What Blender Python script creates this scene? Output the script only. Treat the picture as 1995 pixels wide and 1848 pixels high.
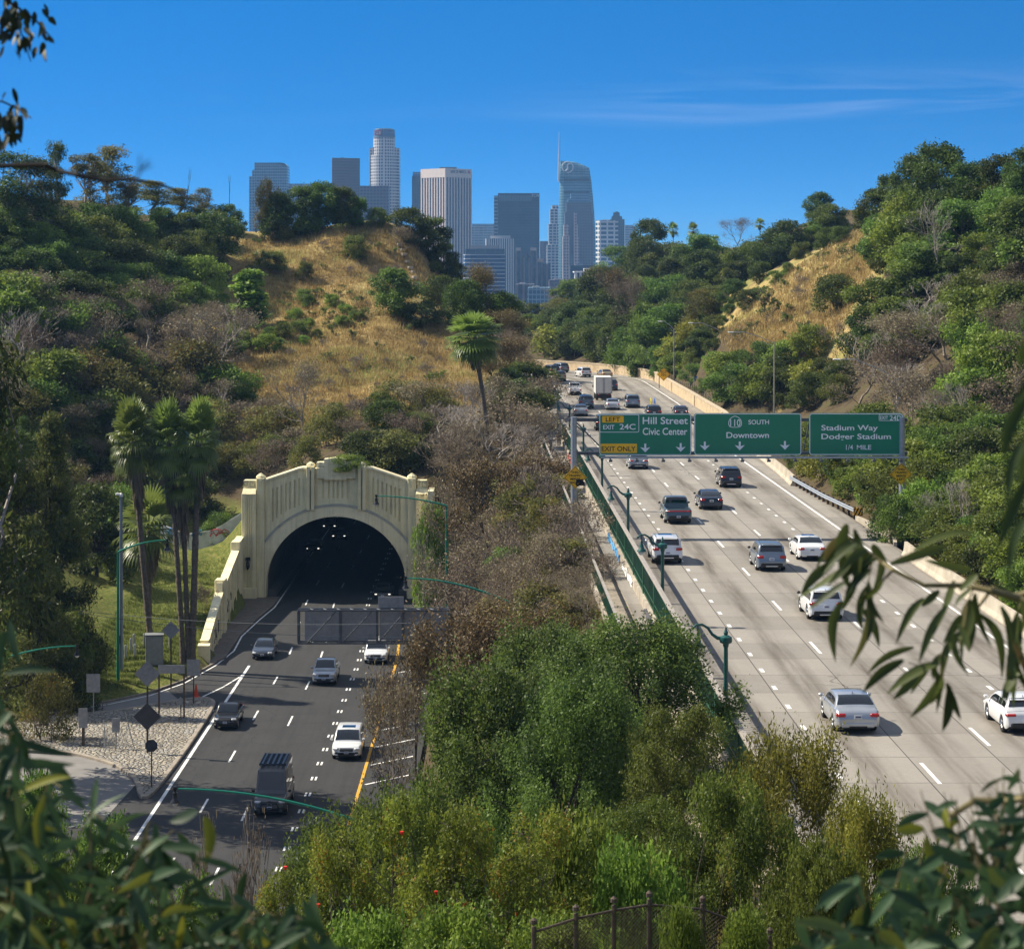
import bpy, math, random
import numpy as np
from mathutils import Vector, Matrix

R = math.radians
SC = bpy.context.scene
COL = SC.collection
for _o in list(bpy.data.objects):
    bpy.data.objects.remove(_o)

# ------------------------------------------------------------------ camera
# the photograph measured in a 1995 x 1848 frame: focal length F px, optical axis at CX, horizon at HY
F, CX, HY = 4585.0, 997.5, 517.0
HR, HL = 19.2, 33.4            # camera height above the upper and the lower carriageway
cam_data = bpy.data.cameras.new("camera")
cam_data.sensor_width = 36.0
cam_data.lens = 36.0 * F / 1995.0
cam_data.shift_y = -(924.0 - HY) / 1995.0
cam_data.clip_start = 0.3
cam_data.clip_end = 20000.0
cam_data.dof.use_dof = True
cam_data.dof.focus_distance = 190.0
cam_data.dof.aperture_fstop = 6.5
cam = bpy.data.objects.new("camera", cam_data)
COL.objects.link(cam)
cam.location = (0, 0, 0)
cam.rotation_euler = (R(90), 0, 0)
SC.camera = cam

# ------------------------------------------------------------------ world, sun, exposure
SUN_EL, SUN_AZ = R(45), R(18)   # azimuth measured from straight left towards straight ahead
sun_dir = Vector((-math.cos(SUN_AZ) * math.cos(SUN_EL), math.sin(SUN_AZ) * math.cos(SUN_EL), math.sin(SUN_EL)))
world = bpy.data.worlds.new("World")
SC.world = world
world.use_nodes = True
wn, wl = world.node_tree.nodes, world.node_tree.links
wn.clear()
w_out = wn.new("ShaderNodeOutputWorld")
w_bg = wn.new("ShaderNodeBackground")
w_sky = wn.new("ShaderNodeTexSky")
w_sky.sky_type = 'NISHITA'
w_sky.sun_disc = False
w_sky.sun_elevation = SUN_EL
w_sky.sun_rotation = math.atan2(sun_dir.x, sun_dir.y)
w_sky.air_density = 1.0
w_sky.dust_density = 0.6
w_sky.ozone_density = 2.0
w_geo = wn.new("ShaderNodeTexCoord")
w_sep = wn.new("ShaderNodeSeparateXYZ")
wl.new(w_geo.outputs["Generated"], w_sep.inputs[0])
# a very clear, dark sky: look the model up a little higher above the horizon than the view ray
w_mul = wn.new("ShaderNodeMath"); w_mul.operation = 'MULTIPLY_ADD'
w_mul.inputs[1].default_value = 8.5
w_mul.inputs[2].default_value = 0.07
wl.new(w_sep.outputs[2], w_mul.inputs[0])
w_com = wn.new("ShaderNodeCombineXYZ")
wl.new(w_sep.outputs[0], w_com.inputs[0]); wl.new(w_sep.outputs[1], w_com.inputs[1]); wl.new(w_mul.outputs[0], w_com.inputs[2])
w_nrm = wn.new("ShaderNodeVectorMath"); w_nrm.operation = 'NORMALIZE'
wl.new(w_com.outputs[0], w_nrm.inputs[0])
wl.new(w_nrm.outputs[0], w_sky.inputs[0])
w_hsv = wn.new("ShaderNodeHueSaturation")
w_hsv.inputs["Value"].default_value = 1.0
wl.new(w_sky.outputs[0], w_hsv.inputs["Color"])
# thin cirrus streaks: noise stretched along the horizon, kept to a low band of the sky
w_map = wn.new("ShaderNodeMapping")
w_map.inputs["Scale"].default_value = (3.0, 3.0, 48.0)
w_map.inputs["Rotation"].default_value = (0, R(2.0), 0)
wl.new(w_geo.outputs["Generated"], w_map.inputs[0])
w_noi = wn.new("ShaderNodeTexNoise")
w_noi.inputs["Scale"].default_value = 1.6
w_noi.inputs["Detail"].default_value = 5.0
w_noi.inputs["Roughness"].default_value = 0.55
w_noi.inputs["Distortion"].default_value = 1.1
wl.new(w_map.outputs[0], w_noi.inputs["Vector"])
w_rmp = wn.new("ShaderNodeValToRGB")
w_rmp.color_ramp.elements[0].position = 0.46
w_rmp.color_ramp.elements[1].position = 0.88
wl.new(w_noi.outputs["Fac"], w_rmp.inputs[0])
def w_range(sock, a, b, c, d):
    m = wn.new("ShaderNodeMapRange"); m.interpolation_type = 'SMOOTHSTEP'
    m.inputs[1].default_value = a; m.inputs[2].default_value = b
    m.inputs[3].default_value = c; m.inputs[4].default_value = d
    wl.new(sock, m.inputs[0]); return m.outputs[0]
wl.new(w_range(w_sep.outputs[2], 0.10, 0.45, 1.12, 1.15), w_hsv.inputs["Value"])
def w_math(op, a, b):
    m = wn.new("ShaderNodeMath"); m.operation = op
    for k, v in ((0, a), (1, b)):
        if isinstance(v, (int, float)): m.inputs[k].default_value = v
        else: wl.new(v, m.inputs[k])
    return m.outputs[0]
wl.new(w_math("MULTIPLY", w_range(w_sep.outputs[2], 0.10, 0.40, 3.6, 0.55), w_range(w_sep.outputs[2], -0.01, 0.08, 0.45, 1.0)), w_hsv.inputs["Saturation"])
band = w_math('MULTIPLY', w_range(w_sep.outputs[2], 0.054, 0.068, 0, 1), w_range(w_sep.outputs[2], 0.068, 0.088, 1, 0))
band = w_math('MULTIPLY', band, w_range(w_sep.outputs[0], -0.03, 0.10, 0.10, 1))
cloud = w_math('MULTIPLY', w_math('MULTIPLY', w_rmp.outputs[0], band), 0.32)
w_mix = wn.new("ShaderNodeMixRGB")
w_mix.inputs[2].default_value = (5.2, 5.8, 7.2, 1)
wl.new(cloud, w_mix.inputs[0]); wl.new(w_hsv.outputs[0], w_mix.inputs[1])
wl.new(w_mix.outputs[0], w_bg.inputs["Color"])
w_bg.inputs["Strength"].default_value = 0.108
wl.new(w_bg.outputs[0], w_out.inputs[0])

sun_data = bpy.data.lights.new("sun", 'SUN')
sun_data.energy = 4.9
sun_data.angle = R(0.5)
sun_data.color = (1.0, 0.91, 0.75)
sun = bpy.data.objects.new("sun", sun_data)
COL.objects.link(sun)
sun.rotation_euler = (-sun_dir).to_track_quat('-Z', 'Y').to_euler()

SC.view_settings.view_transform = 'Standard'
SC.view_settings.look = 'None'
SC.view_settings.exposure = 0.72
SC.view_settings.gamma = 1.0
SC.render.engine = 'CYCLES'
SC.cycles.use_denoising = True
SC.cycles.max_bounces = 6
SC.cycles.diffuse_bounces = 4
SC.cycles.glossy_bounces = 3
SC.cycles.transmission_bounces = 4
SC.cycles.transparent_max_bounces = 8
SC.cycles.volume_bounces = 0
SC.cycles.sample_clamp_indirect = 6.0

# ------------------------------------------------------------------ small helpers
def W(px, py, Y):
    return Vector(((px - CX) / F * Y, Y, -(py - HY) / F * Y))

def G(px, py, H):
    Y = F * H / (py - HY)
    return Vector(((px - CX) / F * Y, Y, -H))

def empty(name, loc=(0, 0, 0), rz=0.0):
    o = bpy.data.objects.new(name, None)
    o.empty_display_size = 0.2
    COL.objects.link(o)
    o.location = loc
    o.rotation_euler = (0, 0, rz)
    return o

def tag(o, label=None, cat=None, group=None, kind=None):
    if label: o["label"] = label
    if cat: o["category"] = cat
    if group: o["group"] = group
    if kind: o["kind"] = kind
    return o

def thing(name, label, cat, loc=(0, 0, 0), rz=0.0, group=None):
    return tag(empty(name, loc, rz), label, cat, group)

def link(name, me, mat=None, parent=None, loc=None):
    o = bpy.data.objects.new(name, me)
    COL.objects.link(o)
    if mat is not None and len(me.materials) == 0:
        me.materials.append(mat)
    if parent is not None: o.parent = parent
    if loc is not None: o.location = loc
    return o

def np_mesh(name, verts, quads=None, tris=None, attr=None, smooth=False, uv=None):
    """verts (n,3), quads (m,4), tris (k,3) -> mesh; attr: {name: per-vertex floats}"""
    me = bpy.data.meshes.new(name)
    verts = np.asarray(verts, dtype=np.float32)
    idx, start, tot = [], [], []
    n = 0
    if quads is not None and len(quads):
        q = np.asarray(quads, dtype=np.int32)
        idx.append(q.ravel()); start.append(np.arange(len(q)) * 4); tot.append(np.full(len(q), 4)); n = len(q) * 4
    if tris is not None and len(tris):
        t = np.asarray(tris, dtype=np.int32)
        idx.append(t.ravel()); start.append(n + np.arange(len(t)) * 3); tot.append(np.full(len(t), 3))
    idx = np.concatenate(idx).astype(np.int32); start = np.concatenate(start).astype(np.int32)
    me.vertices.add(len(verts)); me.vertices.foreach_set("co", verts.ravel())
    me.loops.add(len(idx)); me.loops.foreach_set("vertex_index", idx)
    me.polygons.add(len(start)); me.polygons.foreach_set("loop_start", start)
    if attr:
        for k, v in attr.items():
            a = me.attributes.new(k, 'FLOAT', 'POINT'); a.data.foreach_set("value", np.asarray(v, dtype=np.float32))
    if uv is not None:
        l = me.uv_layers.new(name="UVMap"); l.data.foreach_set("uv", np.asarray(uv, dtype=np.float32)[idx].ravel())
    me.update(calc_edges=True)
    if smooth:
        me.polygons.foreach_set("use_smooth", np.ones(len(me.polygons), dtype=bool))
    return me

class MB:
    """collects polygons, then builds one mesh object"""
    def __init__(s): s.v, s.f = [], []
    def add(s, vs, fs):
        n = len(s.v); s.v.extend([tuple(p) for p in vs]); s.f.extend([tuple(i + n for i in f) for f in fs]); return s
    def quad(s, a, b, c, d): return s.add([a, b, c, d], [(0, 1, 2, 3)])
    def poly(s, pts): return s.add(pts, [tuple(range(len(pts)))])
    def box(s, c, d, rz=0.0, b=0.0):
        hx, hy, hz = d[0] / 2, d[1] / 2, d[2] / 2
        cs, sn = math.cos(rz), math.sin(rz)
        def tr(p): return (c[0] + p[0] * cs - p[1] * sn, c[1] + p[0] * sn + p[1] * cs, c[2] + p[2])
        if b <= 0:
            vs = [tr((x * hx, y * hy, z * hz)) for x in (-1, 1) for y in (-1, 1) for z in (-1, 1)]
            return s.add(vs, [(0, 1, 3, 2), (4, 6, 7, 5), (0, 4, 5, 1), (2, 3, 7, 6), (0, 2, 6, 4), (1, 5, 7, 3)])
        b = min(b, hx * .9, hy * .9, hz * .9)
        vs, ix = [], {}
        for x in (-1, 1):
            for y in (-1, 1):
                for z in (-1, 1):
                    for a in range(3):
                        e = [hx, hy, hz]
                        for k in range(3):
                            if k != a: e[k] -= b
                        ix[(x, y, z, a)] = len(vs); vs.append(tr((x * e[0], y * e[1], z * e[2])))
        fs = []
        sg = (-1, 1)
        for a in range(3):
            o1, o2 = [k for k in range(3) if k != a]
            for sa in sg:
                q = []
                for (p1, p2) in ((-1, -1), (1, -1), (1, 1), (-1, 1)):
                    k = [0, 0, 0]; k[a] = sa; k[o1] = p1; k[o2] = p2; q.append(ix[(*k, a)])
                fs.append(q)
            for s1 in sg:
                for s2 in sg:
                    k1 = [0, 0, 0]; k1[o1] = s1; k1[o2] = s2; k1[a] = -1; k2 = list(k1); k2[a] = 1
                    fs.append([ix[(*k1, o1)], ix[(*k2, o1)], ix[(*k2, o2)], ix[(*k1, o2)]])
        for x in sg:
            for y in sg:
                for z in sg: fs.append([ix[(x, y, z, 0)], ix[(x, y, z, 1)], ix[(x, y, z, 2)]])
        return s.add(vs, fs)
    def tube(s, pts, rad, n=6, caps=True):
        pts = [Vector(p) for p in pts]
        if isinstance(rad, (int, float)): rad = [rad] * len(pts)
        vs, fs = [], []
        for i, p in enumerate(pts):
            d = (pts[min(i + 1, len(pts) - 1)] - pts[max(i - 1, 0)])
            d = d.normalized() if d.length > 1e-9 else Vector((0, 0, 1))
            ref = Vector((0, 0, 1)) if abs(d.z) < 0.9 else Vector((1, 0, 0))
            a = d.cross(ref).normalized(); b = d.cross(a)
            for k in range(n):
                t = 2 * math.pi * k / n
                vs.append(p + (a * math.cos(t) + b * math.sin(t)) * rad[i])
        for i in range(len(pts) - 1):
            for k in range(n):
                k2 = (k + 1) % n
                fs.append((i * n + k, i * n + k2, (i + 1) * n + k2, (i + 1) * n + k))
        if caps:
            fs.append(tuple(range(n - 1, -1, -1))); fs.append(tuple((len(pts) - 1) * n + k for k in range(n)))
        return s.add(vs, fs)
    def lathe(s, prof, c=(0, 0, 0), n=16, axis='Z'):
        vs, fs = [], []
        for (r, z) in prof:
            for k in range(n):
                t = 2 * math.pi * k / n
                p = (r * math.cos(t), r * math.sin(t), z)
                if axis == 'X': p = (p[2], p[0], p[1])
                if axis == 'Y': p = (p[1], p[2], p[0])
                vs.append((p[0] + c[0], p[1] + c[1], p[2] + c[2]))
        for i in range(len(prof) - 1):
            for k in range(n):
                k2 = (k + 1) % n
                fs.append((i * n + k, i * n + k2, (i + 1) * n + k2, (i + 1) * n + k))
        fs.append(tuple(range(n - 1, -1, -1))); fs.append(tuple((len(prof) - 1) * n + k for k in range(n)))
        return s.add(vs, fs)
    def prism(s, poly, z0, z1):
        n = len(poly)
        vs = [(p[0], p[1], z0) for p in poly] + [(p[0], p[1], z1) for p in poly]
        fs = [(i, (i + 1) % n, (i + 1) % n + n, i + n) for i in range(n)]
        fs += [tuple(range(n - 1, -1, -1)), tuple(range(n, 2 * n))]
        return s.add(vs, fs)
    def plate(s, poly, y0, y1):
        """polygon in x,z extruded along y"""
        n = len(poly)
        vs = [(p[0], y0, p[1]) for p in poly] + [(p[0], y1, p[1]) for p in poly]
        fs = [(i, (i + 1) % n, (i + 1) % n + n, i + n) for i in range(n)]
        fs += [tuple(range(n - 1, -1, -1)), tuple(range(n, 2 * n))]
        return s.add(vs, fs)
    def loft(s, rings, close=True, caps=True):
        n = len(rings[0]); vs = [p for r in rings for p in r]; fs = []
        for i in range(len(rings) - 1):
            for k in range(n if close else n - 1):
                k2 = (k + 1) % n
                fs.append((i * n + k, i * n + k2, (i + 1) * n + k2, (i + 1) * n + k))
        if caps and close:
            fs.append(tuple(range(n - 1, -1, -1))); fs.append(tuple((len(rings) - 1) * n + k for k in range(n)))
        return s.add(vs, fs)
    def mesh(s, name, smooth=None):
        me = bpy.data.meshes.new(name)
        me.from_pydata([tuple(p) for p in s.v], [], s.f)
        import bmesh
        bm = bmesh.new(); bm.from_mesh(me); bmesh.ops.recalc_face_normals(bm, faces=bm.faces); bm.to_mesh(me); bm.free()
        if smooth:
            me.polygons.foreach_set("use_smooth", np.ones(len(me.polygons), dtype=bool))
            me.set_sharp_from_angle(angle=R(smooth))
        me.update()
        return me
    def build(s, name, mat=None, parent=None, loc=None, smooth=None):
        return link(name, s.mesh(name, smooth), mat, parent, loc)

def copy_tree(o, parent=None):
    c = o.copy(); COL.objects.link(c); c.parent = parent
    for ch in list(o.children): copy_tree(ch, c)
    return c

_text_cache = {}
def text(body, mat, parent, c, w, h, depth=0.006, name="lettering", bold=0.012, rz=0.0, face='-Y'):
    """flat raised lettering fitted into a w x h box centred on c, facing the camera side"""
    cu = bpy.data.curves.new("lettering", 'FONT')
    cu.body = body; cu.size = 1.0; cu.extrude = 0.0; cu.offset = bold
    cu.resolution_u = 4
    to = bpy.data.objects.new("lettering", cu)
    COL.objects.link(to)
    me = bpy.data.meshes.new_from_object(to)
    bpy.data.objects.remove(to)
    co = np.empty(len(me.vertices) * 3, dtype=np.float32); me.vertices.foreach_get("co", co); co = co.reshape(-1, 3)
    mn, mx = co.min(0), co.max(0)
    x = (co[:, 0] - (mn[0] + mx[0]) / 2) / max(mx[0] - mn[0], 1e-6) * w
    z = (co[:, 1] - (mn[1] + mx[1]) / 2) / max(mx[1] - mn[1], 1e-6) * h
    out = np.stack([x, np.zeros_like(x), z], 1)
    me.vertices.foreach_set("co", out.astype(np.float32).ravel()); me.update()
    o = link(name, me, mat, parent, c)
    o.rotation_euler = (0, 0, rz)
    return o

# ------------------------------------------------------------------ materials
MATS = {}
def nodes_of(name):
    m = bpy.data.materials.new(name); m.use_nodes = True
    t = m.node_tree; t.nodes.clear()
    out = t.nodes.new("ShaderNodeOutputMaterial")
    return m, t.nodes, t.links, out

def principled(n, col=(.5, .5, .5), rough=.6, metal=0.0, spec=.5, coat=0.0):
    b = n.new("ShaderNodeBsdfPrincipled")
    b.inputs["Base Color"].default_value = (*col, 1)
    b.inputs["Roughness"].default_value = rough
    b.inputs["Metallic"].default_value = metal
    b.inputs["Specular IOR Level"].default_value = spec
    b.inputs["Coat Weight"].default_value = coat
    b.inputs["Coat Roughness"].default_value = 0.04
    return b

def noise(n, l, vec, scale, detail=4.0, rough=.55):
    t = n.new("ShaderNodeTexNoise")
    t.inputs["Scale"].default_value = scale; t.inputs["Detail"].default_value = detail; t.inputs["Roughness"].default_value = rough
    l.new(vec, t.inputs["Vector"]); return t.outputs["Fac"]

def ramp(n, l, fac, stops):
    r = n.new("ShaderNodeValToRGB"); e = r.color_ramp.elements
    while len(e) < len(stops): e.new(0.5)
    for k, (p, c) in enumerate(stops):
        e[k].position = p; e[k].color = (*c, 1) if len(c) == 3 else c
    l.new(fac, r.inputs[0]); return r.outputs[0]

def mth(n, l, op, a, b=0.0, c=None):
    m = n.new("ShaderNodeMath"); m.operation = op
    for k, v in ((0, a), (1, b), (2, c)):
        if v is None: continue
        if isinstance(v, (int, float)): m.inputs[k].default_value = v
        else: l.new(v, m.inputs[k])
    return m.outputs[0]

def mixc(n, l, fac, a, b, mode='MIX'):
    m = n.new("ShaderNodeMixRGB"); m.blend_type = mode
    for k, v in ((0, fac), (1, a), (2, b)):
        if isinstance(v, (int, float)): m.inputs[k].default_value = v
        elif isinstance(v, tuple): m.inputs[k].default_value = (*v, 1)
        else: l.new(v, m.inputs[k])
    return m.outputs[0]

def coords(n, which="Object"):
    return n.new("ShaderNodeTexCoord").outputs[which]

def position(n): return n.new("ShaderNodeNewGeometry").outputs["Position"]

def mat(name, col, rough=.6, metal=0.0, var=.12, scale=3.0, spec=.5, coat=0.0, bump=0.0, dirt=None):
    """painted, metal or mineral surface with uneven colour; dirt: (colour, amount)"""
    if name in MATS: return MATS[name]
    m, n, l, out = nodes_of(name)
    b = principled(n, col, rough, metal, spec, coat)
    v = coords(n)
    f = noise(n, l, v, scale, 5.0, .6)
    lo = tuple(max(0, c * (1 - var)) for c in col); hi = tuple(min(1, c * (1 + var)) for c in col)
    c = ramp(n, l, f, [(.3, lo), (.7, hi)])
    if dirt:
        f2 = noise(n, l, v, scale * .37, 6.0, .7)
        k = ramp(n, l, f2, [(.50, (0, 0, 0)), (.72, (dirt[1],) * 3)])
        c = mixc(n, l, k, c, dirt[0])
    l.new(c, b.inputs["Base Color"])
    if bump:
        bp = n.new("ShaderNodeBump"); bp.inputs["Strength"].default_value = bump; bp.inputs["Distance"].default_value = .02
        l.new(noise(n, l, v, scale * 8, 4.0), bp.inputs["Height"]); l.new(bp.outputs[0], b.inputs["Normal"])
    l.new(b.outputs[0], out.inputs[0])
    MATS[name] = m
    return m

def stained_paint(name, col, stain, amt):
    """old painted concrete: rain streaks run down it, soot and patches lie across it"""
    m, n, l, out = nodes_of(name)
    b = principled(n, col, .85, 0, .25); v = coords(n)
    mp = n.new("ShaderNodeMapping"); mp.inputs["Scale"].default_value = (2.6, 2.6, .16); l.new(v, mp.inputs[0])
    st = noise(n, l, mp.outputs[0], 1.0, 6, .7); pt = noise(n, l, v, .35, 6, .65); gr = noise(n, l, v, 7.0, 4, .7)
    c = ramp(n, l, pt, [(.32, tuple(x * .80 for x in col)), (.5, col), (.68, tuple(min(1, x * 1.08) for x in col))])
    c = mixc(n, l, ramp(n, l, st, [(.46, (0, 0, 0)), (.74, (amt,) * 3)]), c, stain)
    c = mixc(n, l, ramp(n, l, gr, [(.55, (0, 0, 0)), (.8, (.25,) * 3)]), c, tuple(x * .5 for x in stain))
    l.new(c, b.inputs["Base Color"])
    bp = n.new("ShaderNodeBump"); bp.inputs["Strength"].default_value = .2; bp.inputs["Distance"].default_value = .02; l.new(gr, bp.inputs["Height"]); l.new(bp.outputs[0], b.inputs["Normal"])
    l.new(b.outputs[0], out.inputs[0]); MATS[name] = m; return m

def leaf_mat(name, dark, light, old=None, rough=.55, trans=.42, spec=.3, hue=.03):
    """foliage: colour runs from dark to light by the leaf's own value, shifted a little from plant to plant"""
    if name in MATS: return MATS[name]
    m, n, l, out = nodes_of(name)
    a = n.new("ShaderNodeAttribute"); a.attribute_name = "v"
    light = tuple(c * 1.28 for c in light); dark = tuple(c * 1.15 for c in dark)
    stops = [(.0, dark), (.75, light)]
    if old: stops = [(.0, dark), (.62, light), (.90, light), (.97, old)]
    c = ramp(n, l, a.outputs["Fac"], stops)
    oi = n.new("ShaderNodeObjectInfo")
    h = n.new("ShaderNodeHueSaturation")
    l.new(mth(n, l, 'MULTIPLY_ADD', oi.outputs["Random"], hue * 2, .5 - hue), h.inputs["Hue"])
    l.new(mth(n, l, 'MULTIPLY_ADD', oi.outputs["Random"], .45, .78), h.inputs["Value"])
    l.new(c, h.inputs["Color"])
    b = principled(n, dark, rough, 0, spec)
    l.new(h.outputs[0], b.inputs["Base Color"])
    t = n.new("ShaderNodeBsdfTranslucent")
    bright = mixc(n, l, .5, h.outputs[0], (.9, 1.0, .35), 'MULTIPLY')
    l.new(h.outputs[0], t.inputs[0])
    mx = n.new("ShaderNodeMixShader"); mx.inputs[0].default_value = trans
    l.new(b.outputs[0], mx.inputs[1]); l.new(t.outputs[0], mx.inputs[2])
    l.new(mx.outputs[0], out.inputs[0])
    MATS[name] = m
    return m

def emit(name, col, strength):
    if name in MATS: return MATS[name]
    m, n, l, out = nodes_of(name)
    e = n.new("ShaderNodeEmission"); e.inputs[0].default_value = (*col, 1); e.inputs[1].default_value = strength
    l.new(e.outputs[0], out.inputs[0]); MATS[name] = m
    return m

def glassy(name, col, rough=.06, spec=.8):
    if name in MATS: return MATS[name]
    m, n, l, out = nodes_of(name)
    b = principled(n, col, rough, 0, spec)
    l.new(b.outputs[0], out.inputs[0]); MATS[name] = m
    return m

M_dark = mat("dark_rubber", (.012, .012, .013), .8, var=.3, scale=8)
M_steel = mat("galvanised_steel", (.36, .39, .42), .45, .6, var=.18, scale=6)
M_steel_dark = mat("weathered_steel", (.10, .11, .125), .5, .5, var=.25, scale=5)
M_greenpole = mat("green_painted_steel", (.004, .20, .125), .35, 0, var=.15, scale=5)
M_lampgreen = mat("verdigris_lamp_paint", (.012, .085, .075), .4, 0, var=.3, scale=14)
M_black = mat("black_painted_metal", (.012, .013, .016), .35, 0, var=.2, scale=9)
M_wood = mat("weathered_wood_post", (.10, .065, .04), .85, 0, var=.3, scale=9, bump=.3)
M_signback = mat("aluminium_sign_back", (.30, .31, .33), .5, .3, var=.15, scale=4, dirt=((.12, .12, .12), .4))
M_white = mat("white_paint", (.78, .78, .77), .5, var=.05, scale=4)
M_concrete = mat("pale_concrete", (.36, .32, .26), .85, var=.16, scale=1.6, bump=.25, dirt=((.16, .13, .10), .6))
M_bark = mat("grey_bark", (.11, .09, .07), .9, var=.35, scale=6, bump=.4)
M_bark_pale = mat("pale_bark", (.30, .27, .24), .85, var=.35, scale=4, bump=.3)
M_bark_dark = mat("dark_bark", (.045, .036, .03), .9, var=.35, scale=6, bump=.4)
M_lampglass = glassy("frosted_lamp_glass", (.62, .64, .62), .25, .5)
# ------------------------------------------------------------------ road alignment
RK = 0.01974                       # the upper carriageway heads this much to the left of the view axis
S0, RB = 385.0, 55.0               # start and base radius of its left-hand curve
CXR = -RK * S0 - RB
def road_pt(u, s, z=-HR):
    if s <= S0: return Vector((u - RK * s, s, z))
    t = (s - S0) / (RB + 20.0)
    return Vector((CXR + (u + RB) * math.cos(t), S0 + (u + RB) * math.sin(t), z))
def road_u(X, Y):
    return np.where(Y <= S0, X + RK * Y, np.hypot(X - CXR, Y - S0) - RB)
def fence_x(Y): return 8.29 - (Y - 87.2) * 0.0167
def sstep(x, a, b):
    t = np.clip((x - a) / (b - a), 0, 1); return t * t * (3 - 2 * t)

# ------------------------------------------------------------------ terrain heights
_c = []
for p in [(0, 0, -1.8), (-10, 0, -3), (10, 0, -2.5), (30, 0, -6), (-30, 0, -9), (0, 20, -6.6), (0, 35, -11.3), (12, 35, -12.6), (-12, 35, -14.5), (0, 50, -16.2),
          (8, 55, -18.2), (-6, 60, -21), (0, 75, -22.5), (5, 95, -23.5), (0, 120, -25), (-6, 95, -29), (-15, 40, -19), (-20, 60, -28), (-30, 100, -33),
          (-45, 140, -33.4), (0, 150, -25.5), (0, 200, -24), (3, 200, -22), (-6, 230, -24), (0, 230, -22.5), (-5, 170, -29), (-5, 200, -28.5), (4, 120, -23), (3, 160, -22.5),
          (-18, 241, -21.2), (-26, 242, -23.5), (-28.5, 225, -31), (-28.5, 235, -30.3), (-29.5, 241, -29.8), (-30, 252, -27.5), (-8, 241, -21), (-18, 258, -18.8), (-5, 258, -19.4), (-2.3, 250, -20.3), (-14, 325, -6.9), (-20.6, 318, -8.5),
          (-27, 312, -10), (-32.5, 300, -13.3), (-8.8, 318, -9.4), (-4.6, 310, -13.7), (-18, 278, -17.0), (-9, 285, -15.3), (-26.7, 280, -17.3),
          (-22, 345, -10.2), (-12, 350, -8), (-33, 350, -9.4), (-29, 372, -3.5), (-41, 365, -6.6), (-20.5, 365, -3.6), (-34, 395, 5.0), (-21, 395, 6.8), (-45, 395, 4.7),
          (-16.5, 392, 4), (-10.8, 388, -4.2), (-4, 385, -12), (-25, 425, 1), (-25, 450, -9), (-45, 430, 2), (-5, 430, -18), (5, 480, -18), (0, 520, -19), (-30, 520, -15),
          (-53.7, 380, 6), (-61, 350, 4.6), (-68, 330, 4.4), (-90, 320, 4), (-120, 320, 4), (-49, 320, -6.2), (-57, 290, -5.6), (-44, 290, -15), (-52, 265, -15.5),
          (-41, 268, -22.8), (-33, 262, -24), (-47, 240, -23.2), (-70, 240, -14), (-110, 240, -4), (-32, 246, -29.8), (-36, 245, -28.8), (-31, 215, -30.8), (-30, 200, -32.3),
          (-32.7, 188, -32.4), (-34, 183, -32.9), (-37, 185, -32), (-43.5, 200, -27.5), (-40, 180, -31.6), (-50, 200, -26), (-50, 160, -31), (-60, 150, -29), (-90, 150, -18),
          (32, 100, -18.5), (45, 100, -12), (70, 100, -2), (33.5, 170, -18), (40, 205, -12.8), (40, 230, -14.2), (45.7, 210, -8.6), (40, 260, -13.4), (36, 300, -17.9),
          (48, 260, -5), (56, 270, 2.5), (52.5, 300, 4.6), (63, 320, 7.6), (54, 335, 5.2), (49, 320, -.5), (40.7, 310, -9.5), (42, 350, -3.5), (36, 365, -8.4), (32, 365, -13.8),
          (50, 370, 2.6), (43.8, 400, -.8), (32, 420, -11.5), (23.7, 432, -15.6), (15, 462, -17.5), (31.6, 480, -5), (22, 500, -9), (42, 480, 1), (60, 460, 7), (61, 560, 2.6),
          (31, 560, 0), (11.6, 520, -15), (6.4, 560, -17), (30, 640, -1), (80, 640, 3), (90, 250, 9), (100, 150, 1), (60, 100, -5.5), (40, 60, -15), (30, 20, -9), (90, 400, 9),
          (-150, 150, -6), (150, 150, 6), (150, 400, 10), (-150, 420, 4), (0, 640, -22), (-40, 640, -18), (20, 700, -14)]:
    _c.append(p)
_c = np.array(_c, dtype=np.float64)
def _tps_fit(P, lam=2.0):
    n = len(P); xy = P[:, :2] / 50.0
    d = np.linalg.norm(xy[:, None] - xy[None], axis=2)
    K = np.where(d > 0, d * d * np.log(np.maximum(d, 1e-9)), 0) + lam * .002 * np.eye(n)
    A = np.zeros((n + 3, n + 3)); A[:n, :n] = K; A[:n, n] = 1; A[:n, n + 1:] = xy; A[n, :n] = 1; A[n + 1:, :n] = xy.T
    b = np.zeros(n + 3); b[:n] = P[:, 2]
    return np.linalg.solve(A, b), xy
_tw, _txy = _tps_fit(_c)
def _tps(X, Y):
    X = np.clip(X, -150, 150) / 50.0; Y = np.clip(Y, -10, 700) / 50.0
    out = np.zeros_like(X)
    for (px, py), w in zip(_txy, _tw[:len(_txy)]):
        r2 = (X - px) ** 2 + (Y - py) ** 2
        out += w * .5 * r2 * np.log(np.maximum(r2, 1e-12))
    return out + _tw[-3] + _tw[-2] * X + _tw[-1] * Y
_rg = np.random.RandomState(4)
_waves = [(_rg.uniform(0, 2 * math.pi), w, _rg.uniform(0, 6.28)) for w in (3.1, 4.3, 5.9, 7.7, 10.3, 13.9, 18.7, 25) for _ in range(3)]
def _rough(X, Y):
    o = np.zeros_like(X)
    for a, w, p in _waves:
        o += w * .011 * np.sin((X * math.cos(a) + Y * math.sin(a)) * 6.2832 / w + p)
    return o
KERB_X = [-60, -40, -33.3, -30.95, -28.4, -26.5, -25.2, -24.9]
KERB_Y = [166, 174.5, 178, 180, 183.6, 188.8, 197, 198]
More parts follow.
